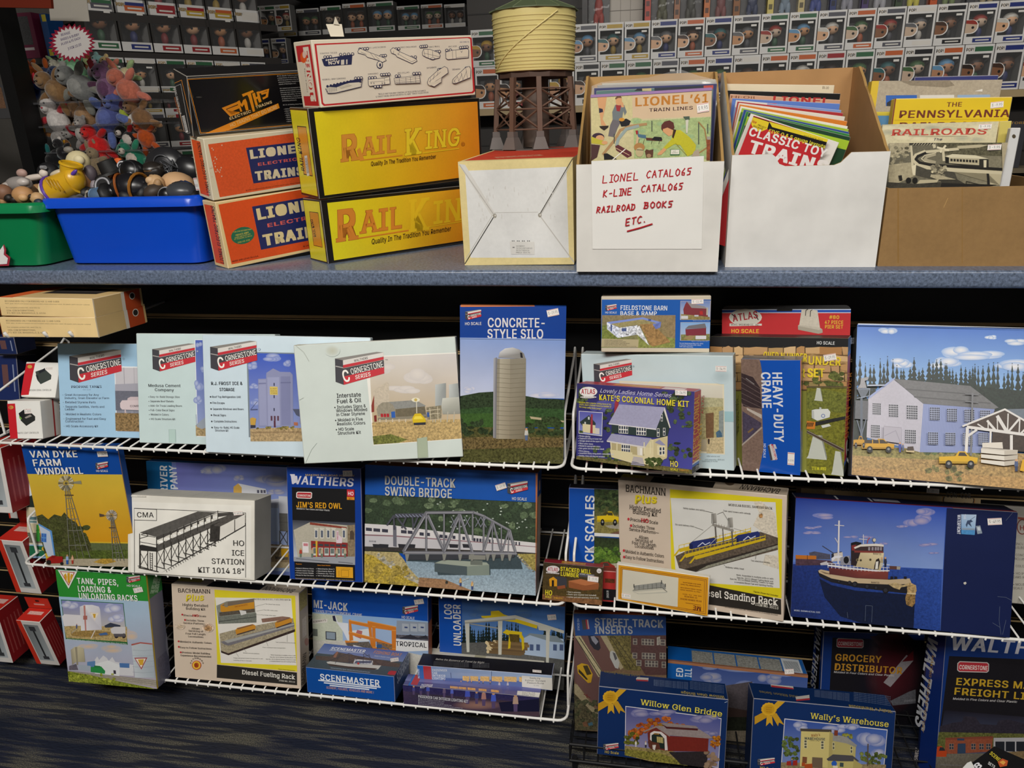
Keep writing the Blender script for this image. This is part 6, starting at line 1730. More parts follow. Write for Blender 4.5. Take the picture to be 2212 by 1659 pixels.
f.Ln((790,972,1030,950,1072,985),4,'4a4a46');f.P((795,922,803,922,803,950,795,950),'4a4a46');f.P((1022,890,1030,890,1030,920,1022,920),'4a4a46');f.P((1052,918,1060,918,1062,945,1054,945),'4a4a46')
for t,x,y,x1,h in(('DECK GIRDER BRIDGE',1355,1058,1180,13),("30' OPEN DECK",1320,1030,1215,12),('HO No. 75-501',1355,1018,1200,9),('• Easy-to-assemble, plastic',1352,985,1180,9),('injection-molded, prototype model.',1355,968,1180,9),('• Includes Bridge Ties, Guard',1352,940,1185,9),('Rails and detail parts.',1350,922,1200,9)):f.T(t,x,y,x1,y-(x-x1)*.13,h,'6a2a1a',.02)
f.T('ME',1352,1108,1288,1096,36,'6a2a1a',.04);f.Ln((1225,1125,1350,1145),3,'6a2a1a');f.Ln((1225,1075,1350,1095),3,'6a2a1a')
b.st([(700,995),(775,1005),(770,1040),(698,1030)],'$ -8.95')
b.r.F(0,0,1,.12,'d8d4c8')
# ================================================================== black wire basket on the carpet, right
def basket(x0,x1,label,top=0.10):
 r=empty('wire_basket',((x0+x1)/2,1.4,0.02))
 tag(r,label,'wire basket')
 yf,yb,z0=1.235,1.53,0.03
 g=G()
 for z in(z0,top):
  g.tube([(x0,yb,z),(x0,yf,z),(x1,yf,z),(x1,yb,z)],0.0035,'141416',close=True)
 smooth_by_angle(build('rim',g,DULLP,r),60)
 g=G()
 n=int((x1-x0)/0.03)
 for k in range(n+1):
  x=x0+(x1-x0)*k/n
  g.tube([(x,yf,top),(x,yf,z0),(x,yb,z0),(x,yb,top)],0.0018,'141416',6)
 for k in range(10):
  y=yf+(yb-yf)*k/9
  g.tube([(x0,y,top),(x0,y,z0),(x1,y,z0),(x1,y,top)],0.0018,'141416',6)
 smooth_by_angle(build('wire_mesh',g,DULLP,r),60)
 for x in(x0+.01,x1-.01):
  for y in(yf+.01,yb-.01):
   g=G();g.tube([(x,y,0.0),(x,y,z0)],0.006,'101012')
   build('foot',g,DULLP,r)
basket(-0.125,1.2,'long black wire basket standing on the carpet under the right shelves',.075)
ZB=0.037
b=Carton('kit_box','tall blue street track inserts kit box with cars pictured on brown road',(1239.6,1577),None,(1438.5,1328),(1240.7,1326),.022,('6b5a44','8a5a38','b05a28'),Y=1.31,group=GR3,lean=14)
crop(1200,1300,.22604);f=b.f
f.F(0,0,1,1,'6a5540',.2)
f.P((170,320,320,310,440,640,440,1120,390,1000,180,760),'5e4340');f.P((300,310,440,310,620,640,440,700),'5c413c')
f.P((185,330,235,318,470,700,410,720),'9c9272',.2);f.Ln((195,350,430,720),8,'3a342c');f.Ln((225,340,460,690),8,'3a342c')
f.P((420,310,480,308,660,620,620,650),'8f8468',.2);f.P((480,308,750,316,820,660,660,650),'5f5630',.8);f.Ln((560,330,780,640),5,'2f2a20');f.Ln((520,330,720,640),5,'2f2a20')
f.P((720,318,1060,318,1060,700,860,700,720,480),'4a3230',.2)
for x,y,w_,h in((740,350,40,58),(822,352,120,60),(1000,358,50,58),(735,485,45,55),(825,485,130,60),(995,485,60,60),(770,555,50,55),(855,558,125,60),(1015,570,40,60)):panes(f,x,y,w_,h,max(1,int(w_/28)),2,'4a4242','8a8478',.05)
f.P((968,340,1000,330,995,410,968,415),'9a948a');f.T('HOTEL',992,405,994,340,16,'3a3030',.03)
f.P((310,320,345,310,410,350,432,440,410,465,370,450,330,400),'23232c');f.P((335,330,370,325,410,380,385,410,350,370),'7a7a84')
f.P((520,480,540,465,570,480,612,580,600,640,570,630,520,530),'9c9c98');f.P((545,480,570,490,590,540,570,560),'4a4a4c')
f.P((205,610,250,585,310,600,355,690,340,770,310,775,215,680),'b08a1c');f.P((262,610,305,605,345,690,300,700),'3a3018');f.P((222,640,262,680,310,740,295,745,220,670),'2e2614')
f.P((180,780,210,790,410,1070,405,1120,180,870),'8c8064',.2);f.P((175,870,405,1110,405,1230,175,1225),'4a4430',.9)
scrub(f,180,400,930,1200,24,'4a4a34',4,(16,38));f.Ln((270,880,330,915),7,'6a2a2a');f.Ln((300,880,300,915),7,'6a2a2a');f.P((260,1150,300,1140,310,1190,265,1190),'6a4a34',.4);f.P((310,1160,350,1145,360,1175,320,1185),'3a5a6a')
f.P((170,112,1070,112,1058,318,190,322),'1a3e78')
f.T('STREET TRACK',376,226,1030,248,74,'8f9092',.045);f.T('INSERTS',376,305,738,305,74,'8f9092',.045)
f.P((248,172,310,165,326,258,262,265),'3a3a40');f.P((285,168,312,166,326,258,300,260),'8a2a34');f.P((300,170,310,168,322,255,312,258),'9a9490');f.T('HO SCALE',206,160,212,272,20,'8a94a8',.03)
b.t.F(.02,0,.7,1,'a8502a')
b=Carton('kit_box','blue and cloudy sky lumber mill kit box lying behind the bridge and warehouse kits',(1441,1600),None,(1745,1462),(1438.5,1423),.07,('5a7ab8','2a3a5a','1f5ca0'),Y=1.36,group=GR3,lean=10)
f=b.f
f.R(1040,545,1310,1600,'0f549c');f.R(1308,545,2500,1600,['2a3f7c','2f4a8a','7f8fb8','7f8fb8'])
clouds(f,[(1500,730,130,50),(1760,640,340,50),(2040,740,120,50),(1760,860,200,120),(2200,680,160,40),(1540,620,180,30)],'9a98a4','4a64a0')
f.P((1620,800,1880,760,1880,1120,1620,1100),'4a4448',.3);f.P((1620,1000,1900,1050,1900,1120,1620,1100),'3a2c28');f.P((1620,1100,1900,1100,1900,1230,1620,1240),'1f2218',.7);f.P((1620,1230,1900,1230,1900,1400,1620,1390),'7a7060',.4)
f.T('ED',1218,718,1220,634,66,'c8ced8',.045);f.T('ILL',1300,722,1304,638,66,'c8ced8',.045)
b.t.F(0,0,.17,1,'0d57a4');
for k in range(4):b.t.F(.18+k*.165,.15,.335+k*.165,.95,'8a8a84',.5)
b.t.F(.84,.05,.97,.9,'c8ccd0');b.t.F(0,.92,1,1,'8a5a3a')
for k in range(14):b.t.F(.855+k*.0075,.2,.858+k*.0075,.85,'2a2a30')
f=b.f;f.F(0,0,1,.03,'9a6848')
crop(1580,1320,.49764);b.st([(230,252),(270,250),(272,272),(232,274)],'$ -29.95')
def ribbon(f,x,y,s):
 GO='c89a28'
 f.P([(x+30*s,y-25*s),(x+95*s,y-90*s),(x+175*s,y-92*s),(x+60*s,y+15*s)],GO)
 f.P([(x-30*s,y+15*s),(x+10*s,y+60*s),(x-135*s,y+145*s),(x-135*s,y+70*s)],'b88a20')
 f.P([(x-20*s,y+60*s),(x+30*s,y+62*s),(x+38*s,y+160*s),(x+8*s,y+125*s),(x-28*s,y+160*s)],GO)
 f.P([(x+25*s,y+55*s),(x+70*s,y+35*s),(x+145*s,y+150*s),(x+95*s,y+125*s),(x+85*s,y+160*s)],'bd9024')
 n=28
 f.P([(x+(75 if k%2 else 70)*s*math.cos(2*PI*k/n),y+(65 if k%2 else 60)*s*math.sin(2*PI*k/n))for k in range(n)],'cf9f24')
 f.E(x,y,52*s,45*s,'c0901c');
 for k,t in enumerate(('Gold','Ribbon','series')):f.T(t,x-28*s,y+(-14+20*k)*s,x+28*s,y+(-8+20*k)*s,12*s,'8a5a10',.01,.2)
b=Carton('kit_box','navy covered bridge kit box with gold ribbon and red barn bridge picture',(1290,1631),(1566,1661),(1573,1513.6),(1292.7,1479.7),.06,('0d2a5c','16284a','0e2a58'),z=.055,group=GR3,lean=10)
crop(1200,1300,.22604);f=b.f
f.P((668,995,1586,1112,1558,1590,660,1456),'ccc8cc');f.P((674,1003,1580,1120,1552,1584,666,1450),['3f4680','4a5290','8a86a8','8f88a8'])
clouds(f,[(760,1060,120,40),(1400,1120,160,40),(1000,1060,140,30),(1480,1260,80,30)],'9a94ac','4a5290')
for k in range(90):
 t=rn.random();x=690+t*640;y=1250-150*math.sin(t*PI)+rn.uniform(0,110)
 bush(f,x,y,26,20,mixc('9c4a1c',rn.choice(['7a2c14','b8682a','8a7a20']),rn.random()*.8),k,.8,9)
for k in range(20):bush(f,1520+rn.uniform(-30,50),1320+rn.uniform(-40,60),20,16,mixc('b8761c','7a3a14',rn.random()),k,.8,9)
for k in range(16):bush(f,700+rn.uniform(-30,90),1310+rn.uniform(-60,40),22,18,mixc('6a6a24','3a4018',rn.random()),k,.8,9)
f.P((664,1370,1100,1420,1200,1440,1200,1590,660,1460),'8a7a4c',.6);f.P((664,1400,1000,1440,1260,1540,1260,1580,660,1460),'7a7432',.9)
f.P((1080,1430,1460,1425,1440,1580,1200,1550),'2a2426',.3);
for k in range(24):f.E(1460+rn.uniform(-25,90),1500+rn.uniform(-70,70),22,18,mixc('9a8068','6a5444',rn.random()),.2,10)
f.P((960,1180,880,1245,890,1380,1065,1420,1085,1270),'6a2620');f.P((1075,1275,1462,1298,1455,1425,1072,1420),'74261e',.1)
for k in range(26):f.Ln([(1085+k*14.5,1280+k*.8),(1082+k*14.3,1420)],2,'5c1c18')
f.P((830,1232,965,1178,1095,1275,1090,1282,962,1195,850,1238),'8a7c78');f.P((965,1176,1375,1212,1505,1295,1465,1300,1085,1270),'8f8280',.15)
f.P((1030,1148,1340,1180,1370,1205,1060,1185,1010,1160),'8a7d7a',.1);f.P((1020,1165,1062,1186,1360,1206,1358,1224,1060,1205),'4a2020')
f.P((905,1248,940,1228,1010,1235,1060,1275,1072,1410,1045,1412,1040,1300,1000,1255,950,1248,920,1268,918,1370,900,1375),'d2cac6');f.P((918,1268,950,1248,1000,1255,1038,1300,1042,1400,920,1380),'1f2a26');f.P((965,1280,1028,1290,1030,1345,968,1335),'b4a468')
for k in range(4):f.Ln([(968+k*18,1280),(970+k*18,1340)],3,'4a3a1c')
f.T('WILLOW',938,1260,990,1264,14,'c08a2a',.03)
figure(f,768,1380,62,'d8d4cc','c8c4bc');figure(f,862,1385,62,'c8c4c0','2a2a2e');figure(f,1522,1400,46,'7a3a34','6a3030')
f.P((880,1330,905,1310,925,1330,990,1345,1000,1400,930,1410,900,1390),'5a3024',.3);f.P((925,1360,960,1360,950,1410,930,1400),'d0c8c0',.3)
f.T('Willow Glen Bridge',808,975,1588,1090,52,'d8c84e',.02,0,True)
ribbon(f,525,905,1.0)
cornerstone(f,456,1340,604,1408,True);f.T('HO Scale',470,1436,604,1450,24,'c0a850',.02,0,True)
t=b.t
t.T('Willow Glen Bridge',1615,900,1198,855,24,'b09a4a',.02,0,True);t.T('Gold Ribbon Series',805,700,470,660,20,'8a7a3a',.01,-.2)
t.P((768,735,782,720,890,728,885,762,775,755),'c0bab4');t.P((770,742,885,748,885,762,775,756),'a83038')
for k in range(6):
 t.T('A covered bridge for wagons and cars in any country scene',1610,870-k*14,1285,825-k*13,8,'7a8aa8');t.T('Easy to build with molded wood siding',1265,830-k*12,940,795-k*10,8,'7a8aa8')
for p in([(415,795),(600,815),(660,830)],[(1640,945),(1615,955)],[(410,790),(440,800)]):f.Ln(p,4,'b8c4d8')
b=Carton('kit_box','navy warehouse kit box with gold ribbon and pale yellow building picture',(1616,1690),(1924,1722),(1934.3,1537.5),(1629.8,1508),.065,('0d2a5c','16284a','0e2a58'),z=.055,group=GR3,lean=10)
crop(1580,1320,.49764);f=b.f
f.P((230,466,678,514,652,800,205,800),'ccc8cc');f.P((233,470,675,518,648,800,208,800),['2f4a94','3a5aa4','8a9cc8','8a9cc8'])
clouds(f,[(290,500,50,20),(600,560,70,40),(450,520,60,20),(640,620,40,30),(500,500,50,16)],'b8b8c8','4a64a8')
for k in range(30):bush(f,255+rn.uniform(-30,36),590+rn.uniform(-45,55),10,9,mixc('5a6a34','3a4420',rn.random()),k,.8,8)
for k in range(30):bush(f,610+rn.uniform(-45,60),640+rn.uniform(-25,30),10,9,mixc('6a7238','3a4a20',rn.random()),k,.8,8)
for k in range(12):bush(f,495+rn.uniform(-15,30),545+rn.uniform(-15,25),9,8,'7a7a34',k,.8,8)
f.P((215,655,670,665,660,800,205,800),'8a7a58',.5)
f.P((430,535,540,582,535,660,425,655),'b0a468');f.P((428,535,545,580,540,590,430,545),'8a8a80');f.P((430,530,500,545,545,582,430,560),'8f8d88',.1)
f.P((302,512,430,516,425,680,296,672),'c9b976');f.P((298,508,434,513,434,524,300,520),'4a4238');f.P((425,520,440,530,436,680,420,680),'a89a60')
panes(f,314,558,14,36,1,3,'5a5a4a','d8d0a8');panes(f,387,562,14,36,1,3,'5a5a4a','d8d0a8');panes(f,438,568,9,32,1,2,'5a5a4a','d8d0a8');panes(f,515,585,10,30,1,2,'5a5a4a','d8d0a8')
f.P((350,632,395,635,394,680,348,676),'6a5a48');f.R(308,630,326,660,'7a4a30')
f.T("Wally's",345,545,386,540,12,'8a4a20',.02,.3);f.T('WAREHOUSE',316,556,406,560,11,'1f3a4a',.04);f.T('SINCE 1904',340,562,380,564,4,'4a4a3a',.01)
f.R(446,515,460,540,'7a3a28');f.P((412,640,440,620,525,625,555,650,420,650),'4a484c');f.P((418,648,530,652,560,660,555,685,416,690),'b8aa68');f.P((530,640,568,668,560,690,525,690),'a89a5c')
f.Ln((592,575,590,670),5,'5a4a3c');f.P((240,650,285,645,285,668,238,668),'9a2a20');f.P((318,662,350,660,352,690,316,690),'a84a20');f.R(305,655,318,672,'a84a20');f.E(445,660,12,12,'2a5ab0');figure(f,262,668,30,'4a5a8a')
f.R(470,655,485,675,'3a4a4a');f.R(440,668,460,680,'d8d0b0')
f.T("Wally's Warehouse",340,464,680,502,25,'d0be4c',.02,0,True)
ribbon(f,162,424,.46)
cornerstone(f,112,634,188,668,True);f.T('HO Scale',122,682,190,690,11,'c0a850',.02,0,True)
t=b.t
t.T("Wally's Warehouse",694,430,508,406,12,'b09a4a',.02,0,True);t.T('Gold Ribbon Series',290,368,122,345,10,'8a7a3a',.01,-.2)
t.P((168,306,266,318,270,338,172,328),'ccc8c0');t.P((172,322,268,334,270,340,174,330),'b03038')
t.P((278,372,338,364,340,386,282,390),'c0bab4');t.P((280,384,340,378,340,386,282,391),'a83038')
for k in range(6):t.T('A freight house for any era with many small details',690,408-k*7.5,530,386-k*7,4,'7a8aa8');t.T('Easy to build with parts in four colors',510,388-k*6,360,368-k*5,4,'7a8aa8')
def dark_kit(label,c4,D,lines,tagline,fr=(1,),spine=True,**kw):
 b=Carton('kit_box',label,*c4,D,('12306e','12306e','14141a'),group=GR3,m=GLOSS,**kw)
 return b
b=dark_kit('black and navy grocery distributor kit box standing behind the warehouse kit',((1762,1690),None,(1998,1372),(1779,1362)),.05,0,0,Y=1.39,lean=10,yaw=12)
f=b.f
f.F(.09,.04,1,1,'17151a');f.S(700,260,130,190,'4a1a20','17151a');f.P((600,110,720,100,780,200,650,160),'3a1a1e');f.P((660,310,760,190,790,215,690,330),'8a8488',.1);f.P((740,220,790,170,790,215),'5a1a20');f.P((690,390,770,350,800,340,800,400,700,410),'5a5a60',.3)
f.F(.09,.62,1,.9,'4a4a52',.5);f.R(712,572,780,650,'9a6a24')
f.T('STEPHENSON',750,396,800,390,9,'8a8a90',.02)
f.P((457,122,464,117,568,122,574,127,574,155,567,161,463,158,456,153),'a8a09c');f.P((460,124,466,120,566,125,571,129,571,153,565,158,465,155,459,151),'9a2a34');f.T('CORNERSTONE',463,148,569,152,16,'d8ccc8',.03)
f.T('GROCERY',450,215,650,225,30,'b8842a',.04);f.T('DISTRIBUTOR',447,256,740,274,30,'b8842a',.04);f.T('Molded in Four Colors and Clear Plastic',444,268,706,284,8.5,'b8b4b4',.025,.2)
b.l.F(.3,0,.8,1,'0d0d12');b.l.T('WALTHERS',368,60,342,318,22,'b8bac0',.05)
b=dark_kit('large navy express freight kit box with bold white spine lettering at far right',((2018,1690),None,(2330,1388),(2043,1372)),.06,0,0,Y=1.30,lean=10,yaw=16)
f=b.f
f.P((945,195,1400,215,1400,800,870,800),'19171c');f.P((925,430,1400,470,1400,700,880,700),['1c1a24','2a2834','5a6484','4a5474'])
f.P((905,500,960,485,1000,480,1010,455,1060,460,1080,490,1150,495,1160,475,1200,470,1280,490,1280,540,905,530),'2e2a34',.3);f.P((900,525,1400,535,1400,600,890,600),'5a5c30',.7)
f.P((930,552,1135,545,1130,610,925,622),'8a4a34',.2);f.P((928,550,1136,543,1136,552,929,560),'7a4030')
for x in(945,1040,1075,1105):panes(f,x,575,20,26,2,2,'2a3440','8a7468')
f.P((982,575,1016,574,1016,625,980,625),'2f4058');f.R(980,552,1010,562,'2f4058');f.P((1138,550,1400,548,1400,620,1136,610),'a8a6aa')
for x in(1145,1190,1236):f.P([(x,566),(x+40,566),(x+40,610),(x,608)],'23252c')
f.P((885,620,1400,612,1400,800,870,800),'6a6458',.3);f.P((1130,615,1400,600,1400,660,1180,680),'7a6648',.4);f.P((885,590,910,585,935,610,932,632,885,632),'b0401c');f.P((905,590,920,592,928,606,900,606),'2a2a30')
f.T('WALTHERS',945,168,1480,200,58,'b8b8c0',.05,.15)
f.P((980,226,990,217,1110,222,1118,230,1117,260,1108,267,988,264,979,256),'b8b0ac');f.P((984,228,992,221,1108,226,1114,232,1113,258,1106,263,990,260,983,254),'a82c36');f.T('CORNERSTONE',988,252,1110,257,19,'e0d4d0',.03)
f.T('EXPRESS MAIL &',974,320,1400,345,31,'b8942a',.04);f.T('FREIGHT LINES',966,362,1380,392,31,'b8942a',.04);f.T('Molded in Five Colors and Clear Plastic',960,384,1240,398,9.5,'b8b4b4',.025,.2)
f.T('All vehicles and accessories sold separately',905,668,1000,672,5,'8a8a90')
l=b.l
l.F(0,0,1,1,'143078');l.F(.0,0,.1,1,'0f1a3a')
l.T('WALTHERS',855,100,795,490,44,'c8cad0',.06,.1);l.T('MAKING RAILROAD HISTORY',870,190,825,520,10,'b08a40',.02)
l.P((782,585,800,572,808,600,798,700,775,690,776,610),'a82c36');l.T('CORNERSTONE',800,590,786,690,14,'d8d0cc',.03)
b.t.F(0,0,1,1,'16161c')
# black bag lying against the freight kit
g=G()
q=[at_y(2072,1668,1.16),at_y(2148,1612,1.22),at_y(2235,1650,1.2),at_y(2160,1740,1.12)]
nn=unit(np.cross(q[1]-q[0],q[3]-q[0]))
if nn@(CAM-q[0])<0:nn=-nn
q2=[p-nn*.02 for p in q]
g.hexa([q2[3],q2[2],q2[1],q2[0],q[3],q[2],q[1],q[0]],['141416']*6)
U=unit(q[2]-q[3]);Vv=np.cross(nn,U)
ff=Face(g,q[3],U,Vv,np.linalg.norm(q[2]-q[3]),np.linalg.norm(q[0]-q[3])*1.0)
crop(1580,1320,.49764)
ff.k=.0004
ff.T('SCENE',1118,620,1160,655,16,'c8b838',.04,.2);ff.P((1155,655,1175,640,1200,650,1195,672,1165,678),'b8542a');ff.P((1162,656,1178,648,1190,656,1180,668),'d8a04a')
ff.P((998,668,1040,652,1060,690,1010,700),'d8d8d4');ff.T('8',1064,690,1090,675,26,'d8d8dc',.05);ff.T('SETS',1112,664,1140,684,12,'d8d8d8',.03)
o=build('hobby_packet',g,GLOSS)
tag(o,'black glossy hobby packet lying tilted at the bottom right corner','packet')
# ================================================================== on the counter: train boxes
GT='train set boxes stacked on the counter'
LY,RY=55,48
def cream(b):
 pass
def lionel(b,up):
 f=b.f
 crop(400,250,.217)
 if up:
  f.P((228,285,1400,130,1500,620,345,812),'d9562a',.12)
  f.P((605,320,1150,255,1400,220,1450,560,680,675),'232a5e')
  rows=((('L',650,715,1.0),('I',722,752,1),('O',790,895,1),('N',905,968,1),('E',975,1040,1),('L',1050,1130,1)),432,345,95),((('T',700,770,1),('R',775,860,1),('A',868,935,1),('I',945,972,1),('N',985,1062,1),('S',1075,1150,1)),642,560,95)
  f.T('LIONEL',652,432,1185,360,92,'d9c9a8',.11);f.T('ELECTRIC',726,500,1115,445,30,'d8605a',.05);f.T('TRAINS',702,648,1180,588,92,'d9c9a8',.11)
  f.E(842,368,30,34,'d9c9a8',0,16)
  f.T('© 1987 Fundimensions, Division of CPG Products Corp., Mount Clemens, Michigan',605,750,1230,655,11,'5a2a1c',.01)
  for k in range(22):
   rn=random.Random(k);x=250+rn.uniform(-15,120);bush(f,x,290+rn.uniform(0,330),6,9,'d8b8a0',k,.2,7)
 else:
  f.P((330,885,1400,690,1500,1270,462,1480),'d8501f',.06)
  f.P((665,905,1300,795,1600,740,1700,1150,755,1335),'232a5e')
  f.T('LIONEL',725,1040,1340,920,115,'dcc896',.11);f.T('ELECTRIC',822,1112,1330,1015,38,'d8605a',.05);f.T('TRAINS',785,1300,1400,1180,115,'dcc896',.11)
  f.E(972,938,40,40,'dcc896',0,16)
  f.E(573,1192,118,84,'2a6a4c',rot=-14);f.T('THIS ITEM OBTAINED FROM',480,1165,660,1135,13,'c8b850',.02)
  f.T('PRIVATE ARMY',505,1200,635,1168,18,'c8b850',.03);f.T('GUNS AND SUPPLIES',495,1222,650,1182,12,'c8b850',.02);f.T('PT. PLEASANT, NJ 08742',490,1238,665,1200,12,'c8b850',.02);f.T('(908) 453-0708',525,1270,645,1242,14,'c8b850',.02)
  f.T('MADE AND LITHO IN U.S.A.',470,1458,732,1402,15,'5a2a1c',.02);f.T('© 1988 LIONEL',1175,1308,1330,1275,13,'5a2a1c',.01)
 l=b.l
 l.F(.1,.06,.74,.95,'d8501f',.06)
 if up:
  l.T('LIONEL ELECTRIC TRAINS',252,795,148,268,30,'2a2420',.03)
  l.T('6-16135',118,590,98,470,9,'5a2a1c',.01)
 else:l.T('LIONEL ELECTRIC TRAINS',388,1475,290,905,32,'2a2420',.03)
b1=Carton('train_box','lowest orange train box of the left stack with green oval sticker',(493,581),(680,541),(660,406),(465,437.7),.058,('e0c48c','dcc08a','cdb27c'),z=CT-.005,group=GT,lean=0,yaw=LY,kyaw=3,width=.36)
lionel(b1,False)
b2=Carton('train_box','middle scuffed orange train box of the left stack with a price sticker on its end',(464,434.4),(645,404),(638.7,280),(435.8,300),.058,('d8ccb0','d4c6a8','cabb9a'),Y=1.34,group=GT,lean=0,yaw=LY,kyaw=3,width=.36)
lionel(b2,True);b2.st([(98,625),(130,622),(145,742),(112,745)],'$ 54.95',b2.l)
b3=Carton('train_box','black train box with orange lettering on top of the left stack',(425,298.7),(637.8,270.5),(651.9,153),(395.8,164),.055,('131214','131214','1a191b'),Y=1.335,group=GT,lean=0,yaw=LY,kyaw=3,width=.37,m=GLOSS)
crop(360,60,.217);f=b3.f
OG='e08a1e'
for q,c,wd in(([(195,505),(1800,410),(1800,925),(330,1060),(195,505)],'b8b4b0',3),([(208,515),(1800,424),(1800,915),(340,1048),(208,515)],OG,5)):f.Ln(q,wd,c)
f.P((385,1052,640,942,1110,752,1125,798,700,990,580,1032),OG)
f.T('HO TRAINS THAT DO MORE',640,992,1105,800,36,'e8c890',.0)
for p in([(548,798),(700,738),(712,760),(592,808),(600,822),(725,775),(735,796),(630,840),(650,868),(700,850),(722,838),(640,870),(610,850)],[(700,735),(725,722),(745,760),(760,720),(785,706),(800,740),(815,820),(790,825),(770,760),(752,790),(730,770),(752,832),(735,838)],[(748,662),(858,620),(868,640),(838,652),(850,700),(880,830),(858,838),(815,690),(802,668),(760,688)],[(850,655),(878,645),(888,690),(905,682),(892,640),(915,632),(945,735),(920,745),(905,705),(892,712),(908,770),(885,775)],[(915,636),(1020,605),(1008,690),(960,715),(952,695),(985,680),(990,655),(945,668),(938,650),(998,632),(1000,625),(925,655)]):f.P(p,OG)
f.P((548,798,700,738,708,752,575,805,640,868,722,835,728,848,632,885),OG);f.P((600,812,715,768,720,782,612,824),OG)
f.T('ELECTRIC',630,918,842,842,26,'e8c890',.03);f.T('TRAINS',890,806,1050,750,26,'e8c890',.03)
for k,t in enumerate(('M.T.H. Electric Trains is a renowned model','a long history of innovation. In little more','M.T.H. has grown from a tiny homebased','employee company, located in its own spacious','suburb of Washington, D.C.','','Our research and development team has','patents on innovations in model railroading','more are more realistic and more fun to','in model railroading. Our HO rolling stock','inside this box, is designed for years of','of detail and features that will appeal to','demanding enthusiasts.','','M.T.H. HO Rolling Stock Features Include:','','• Intricately Detailed ABS Body','• Metal Wheels and Axles','• Fully Sprung Trucks','• Kadee Compatible','• Detailed Couplers','• Separate Metal','• And Much More')):
 if t:f.T(t,1100+k*4.2,486+k*20.5,1100+k*4.2+len(t)*6.6,486+k*20.5-len(t)*.4,11,'c0bcb8',.015)
l=b3.l;l.Ln((60,560,148,520,278,1082,190,1092,60,560),4,OG);l.Ln((74,590,140,560,232,1048,182,1056,74,590),3,'c8c4c0')
l.P((150,880,178,872,216,1040,190,1045),'d8d4d0')
for k in range(12):l.P([(153+k*2.6,890+k*12),(180+k*2.6,882+k*12),(181+k*2.6,886+k*12),(154+k*2.6,895+k*12)],'2a2a2a')
l.T('M.T.H. ELECTRIC TRAINS',150,860,90,590,20,'c8c4c0',.02);l.T('HO ROLLING STOCK',125,850,85,690,10,'c86a2a',.02)
f.Ln((225,580,270,700,245,660),3,'3a3834');f.S(320,690,40,10,'4a4844','131214')
def railking(b,up):
 f=b.f
 if up:
  f.F(.03,.045,.985,.965,['e0cc1e','d88a22','d07818','dcc41c'],.03)
  crop(640,60,.19892)
  bl=(480,1465,1110,1385);kg=(1180,1395,1790,1300)
  RK1,RK2=('a8621f','d08a32'),('a8681a','e0c428')
  for dx,c in((0,RK1[0]),(3,RK1[1])):
   f.T('R',480+dx,1465-dx,720-dx,1432-dx,300-2*dx,c,.05 if dx else .075,.16,True);f.T('AIL',700+dx,1395-dx,1105-dx,1352-dx,205-2*dx,c,.03 if dx else .055,.14,True)
  f.Ln((690,1440,1150,1385),12,'cf8428');f.P((655,1330,690,1300,740,1440,690,1448),'d28a30')
  for dx,c in((0,RK2[0]),(3,RK2[1])):
   f.T('K',1175+dx,1395-dx,1390-dx,1366-dx,295-2*dx,c,.04 if dx else .065,.16,True);f.T('ING',1395+dx,1325-dx,1800-dx,1278-dx,205-2*dx,c,.025 if dx else .05,.14,True)
  f.Ln((1375,1360,1765,1310),9,'e0c024');f.E(1808,1262,20,22,'7a4a14');f.E(1808,1262,16,18,'d0801c');f.T('R',1800,1272,1818,1270,20,'7a4a14',.02)
  f.T('Quality In The Tradition You Remember',808,1502,1520,1418,48,'4a2a1a',.02,.25)
  pass
 else:
  f.F(.035,.055,1,.955,['dcd01e','dc8a22','d07018','d8cc1c'],.03)
  crop(400,250,.217)
  for dx,c in((0,'a85a22'),(3,'d0802c')):
   f.T('R',1500+dx,1265-dx,1760-dx,1225-dx,325-2*dx,c,.05 if dx else .075,.16,True);f.T('AIL',1735+dx,1180-dx,2180-dx,1118-dx,230-2*dx,c,.03 if dx else .055,.14,True)
  f.Ln((1715,1222,2230,1140),12,'cf7a28');f.T('K',2225,1165,2460,1128,325,'e0b822',.04,.16,True);f.T('ING',2470,1085,2950,1010,230,'e0b822',.03,.14,True);f.Ln((2400,1110,2900,1030),8,'e0b822')
  f.T('Quality In The Tradition You Remember',1855,1280,2650,1145,52,'3a2418',.02,.25)
 l=b.l
 l.F(.04,.03,.93,.97,'d8cc2a',.05);l.F(.3,.2,.8,.75,'2a2418');l.F(.32,.21,.78,.74,'d0902a')
 crop(360,60,.217)
 if up:
  l.T('RAIL KING',1375,1430,1325,1090,32,'2a241c',.03,.2);l.P((1370,1275,1398,1270,1422,1470,1398,1478),'d8d4c8')
  for k in range(14):l.P([(1376+k*1.6,1300+k*11),(1400+k*1.6,1296+k*11),(1400.5+k*1.6,1300+k*11),(1376.5+k*1.6,1304+k*11)],'4a4640')
 else:
  l.T('RAIL KING',1490,2080,1452,1900,26,'2a241c',.03,.2)
b4=Carton('train_box','lower yellow and orange train box of the middle stack',(708,573),(998,523),(988,404),(693,430),.085,('15120f','17140f','15120f'),z=CT-.005,group=GT,lean=0,yaw=RY,kyaw=3,width=.385,m=GLOSS)
railking(b4,False)
b5=Carton('train_box','upper yellow and orange train box under the white train box',(690,428),(1043,386),(1036,208),(664,236),.085,('15120f','17140f','15120f'),Y=1.388,group=GT,lean=0,yaw=RY,kyaw=3,m=GLOSS)
railking(b5,True)
b6=Carton('train_box','white train box with red border and train drawings, on top of the middle stack',(693.7,232),(1026.9,206.5),(1019,74),(671.8,87.8),.08,('ddd2bc','d8ccb4','d8ccb4'),Y=1.385,group=GT,lean=0,yaw=RY,kyaw=3)
crop(640,60,.19892);f=b6.f
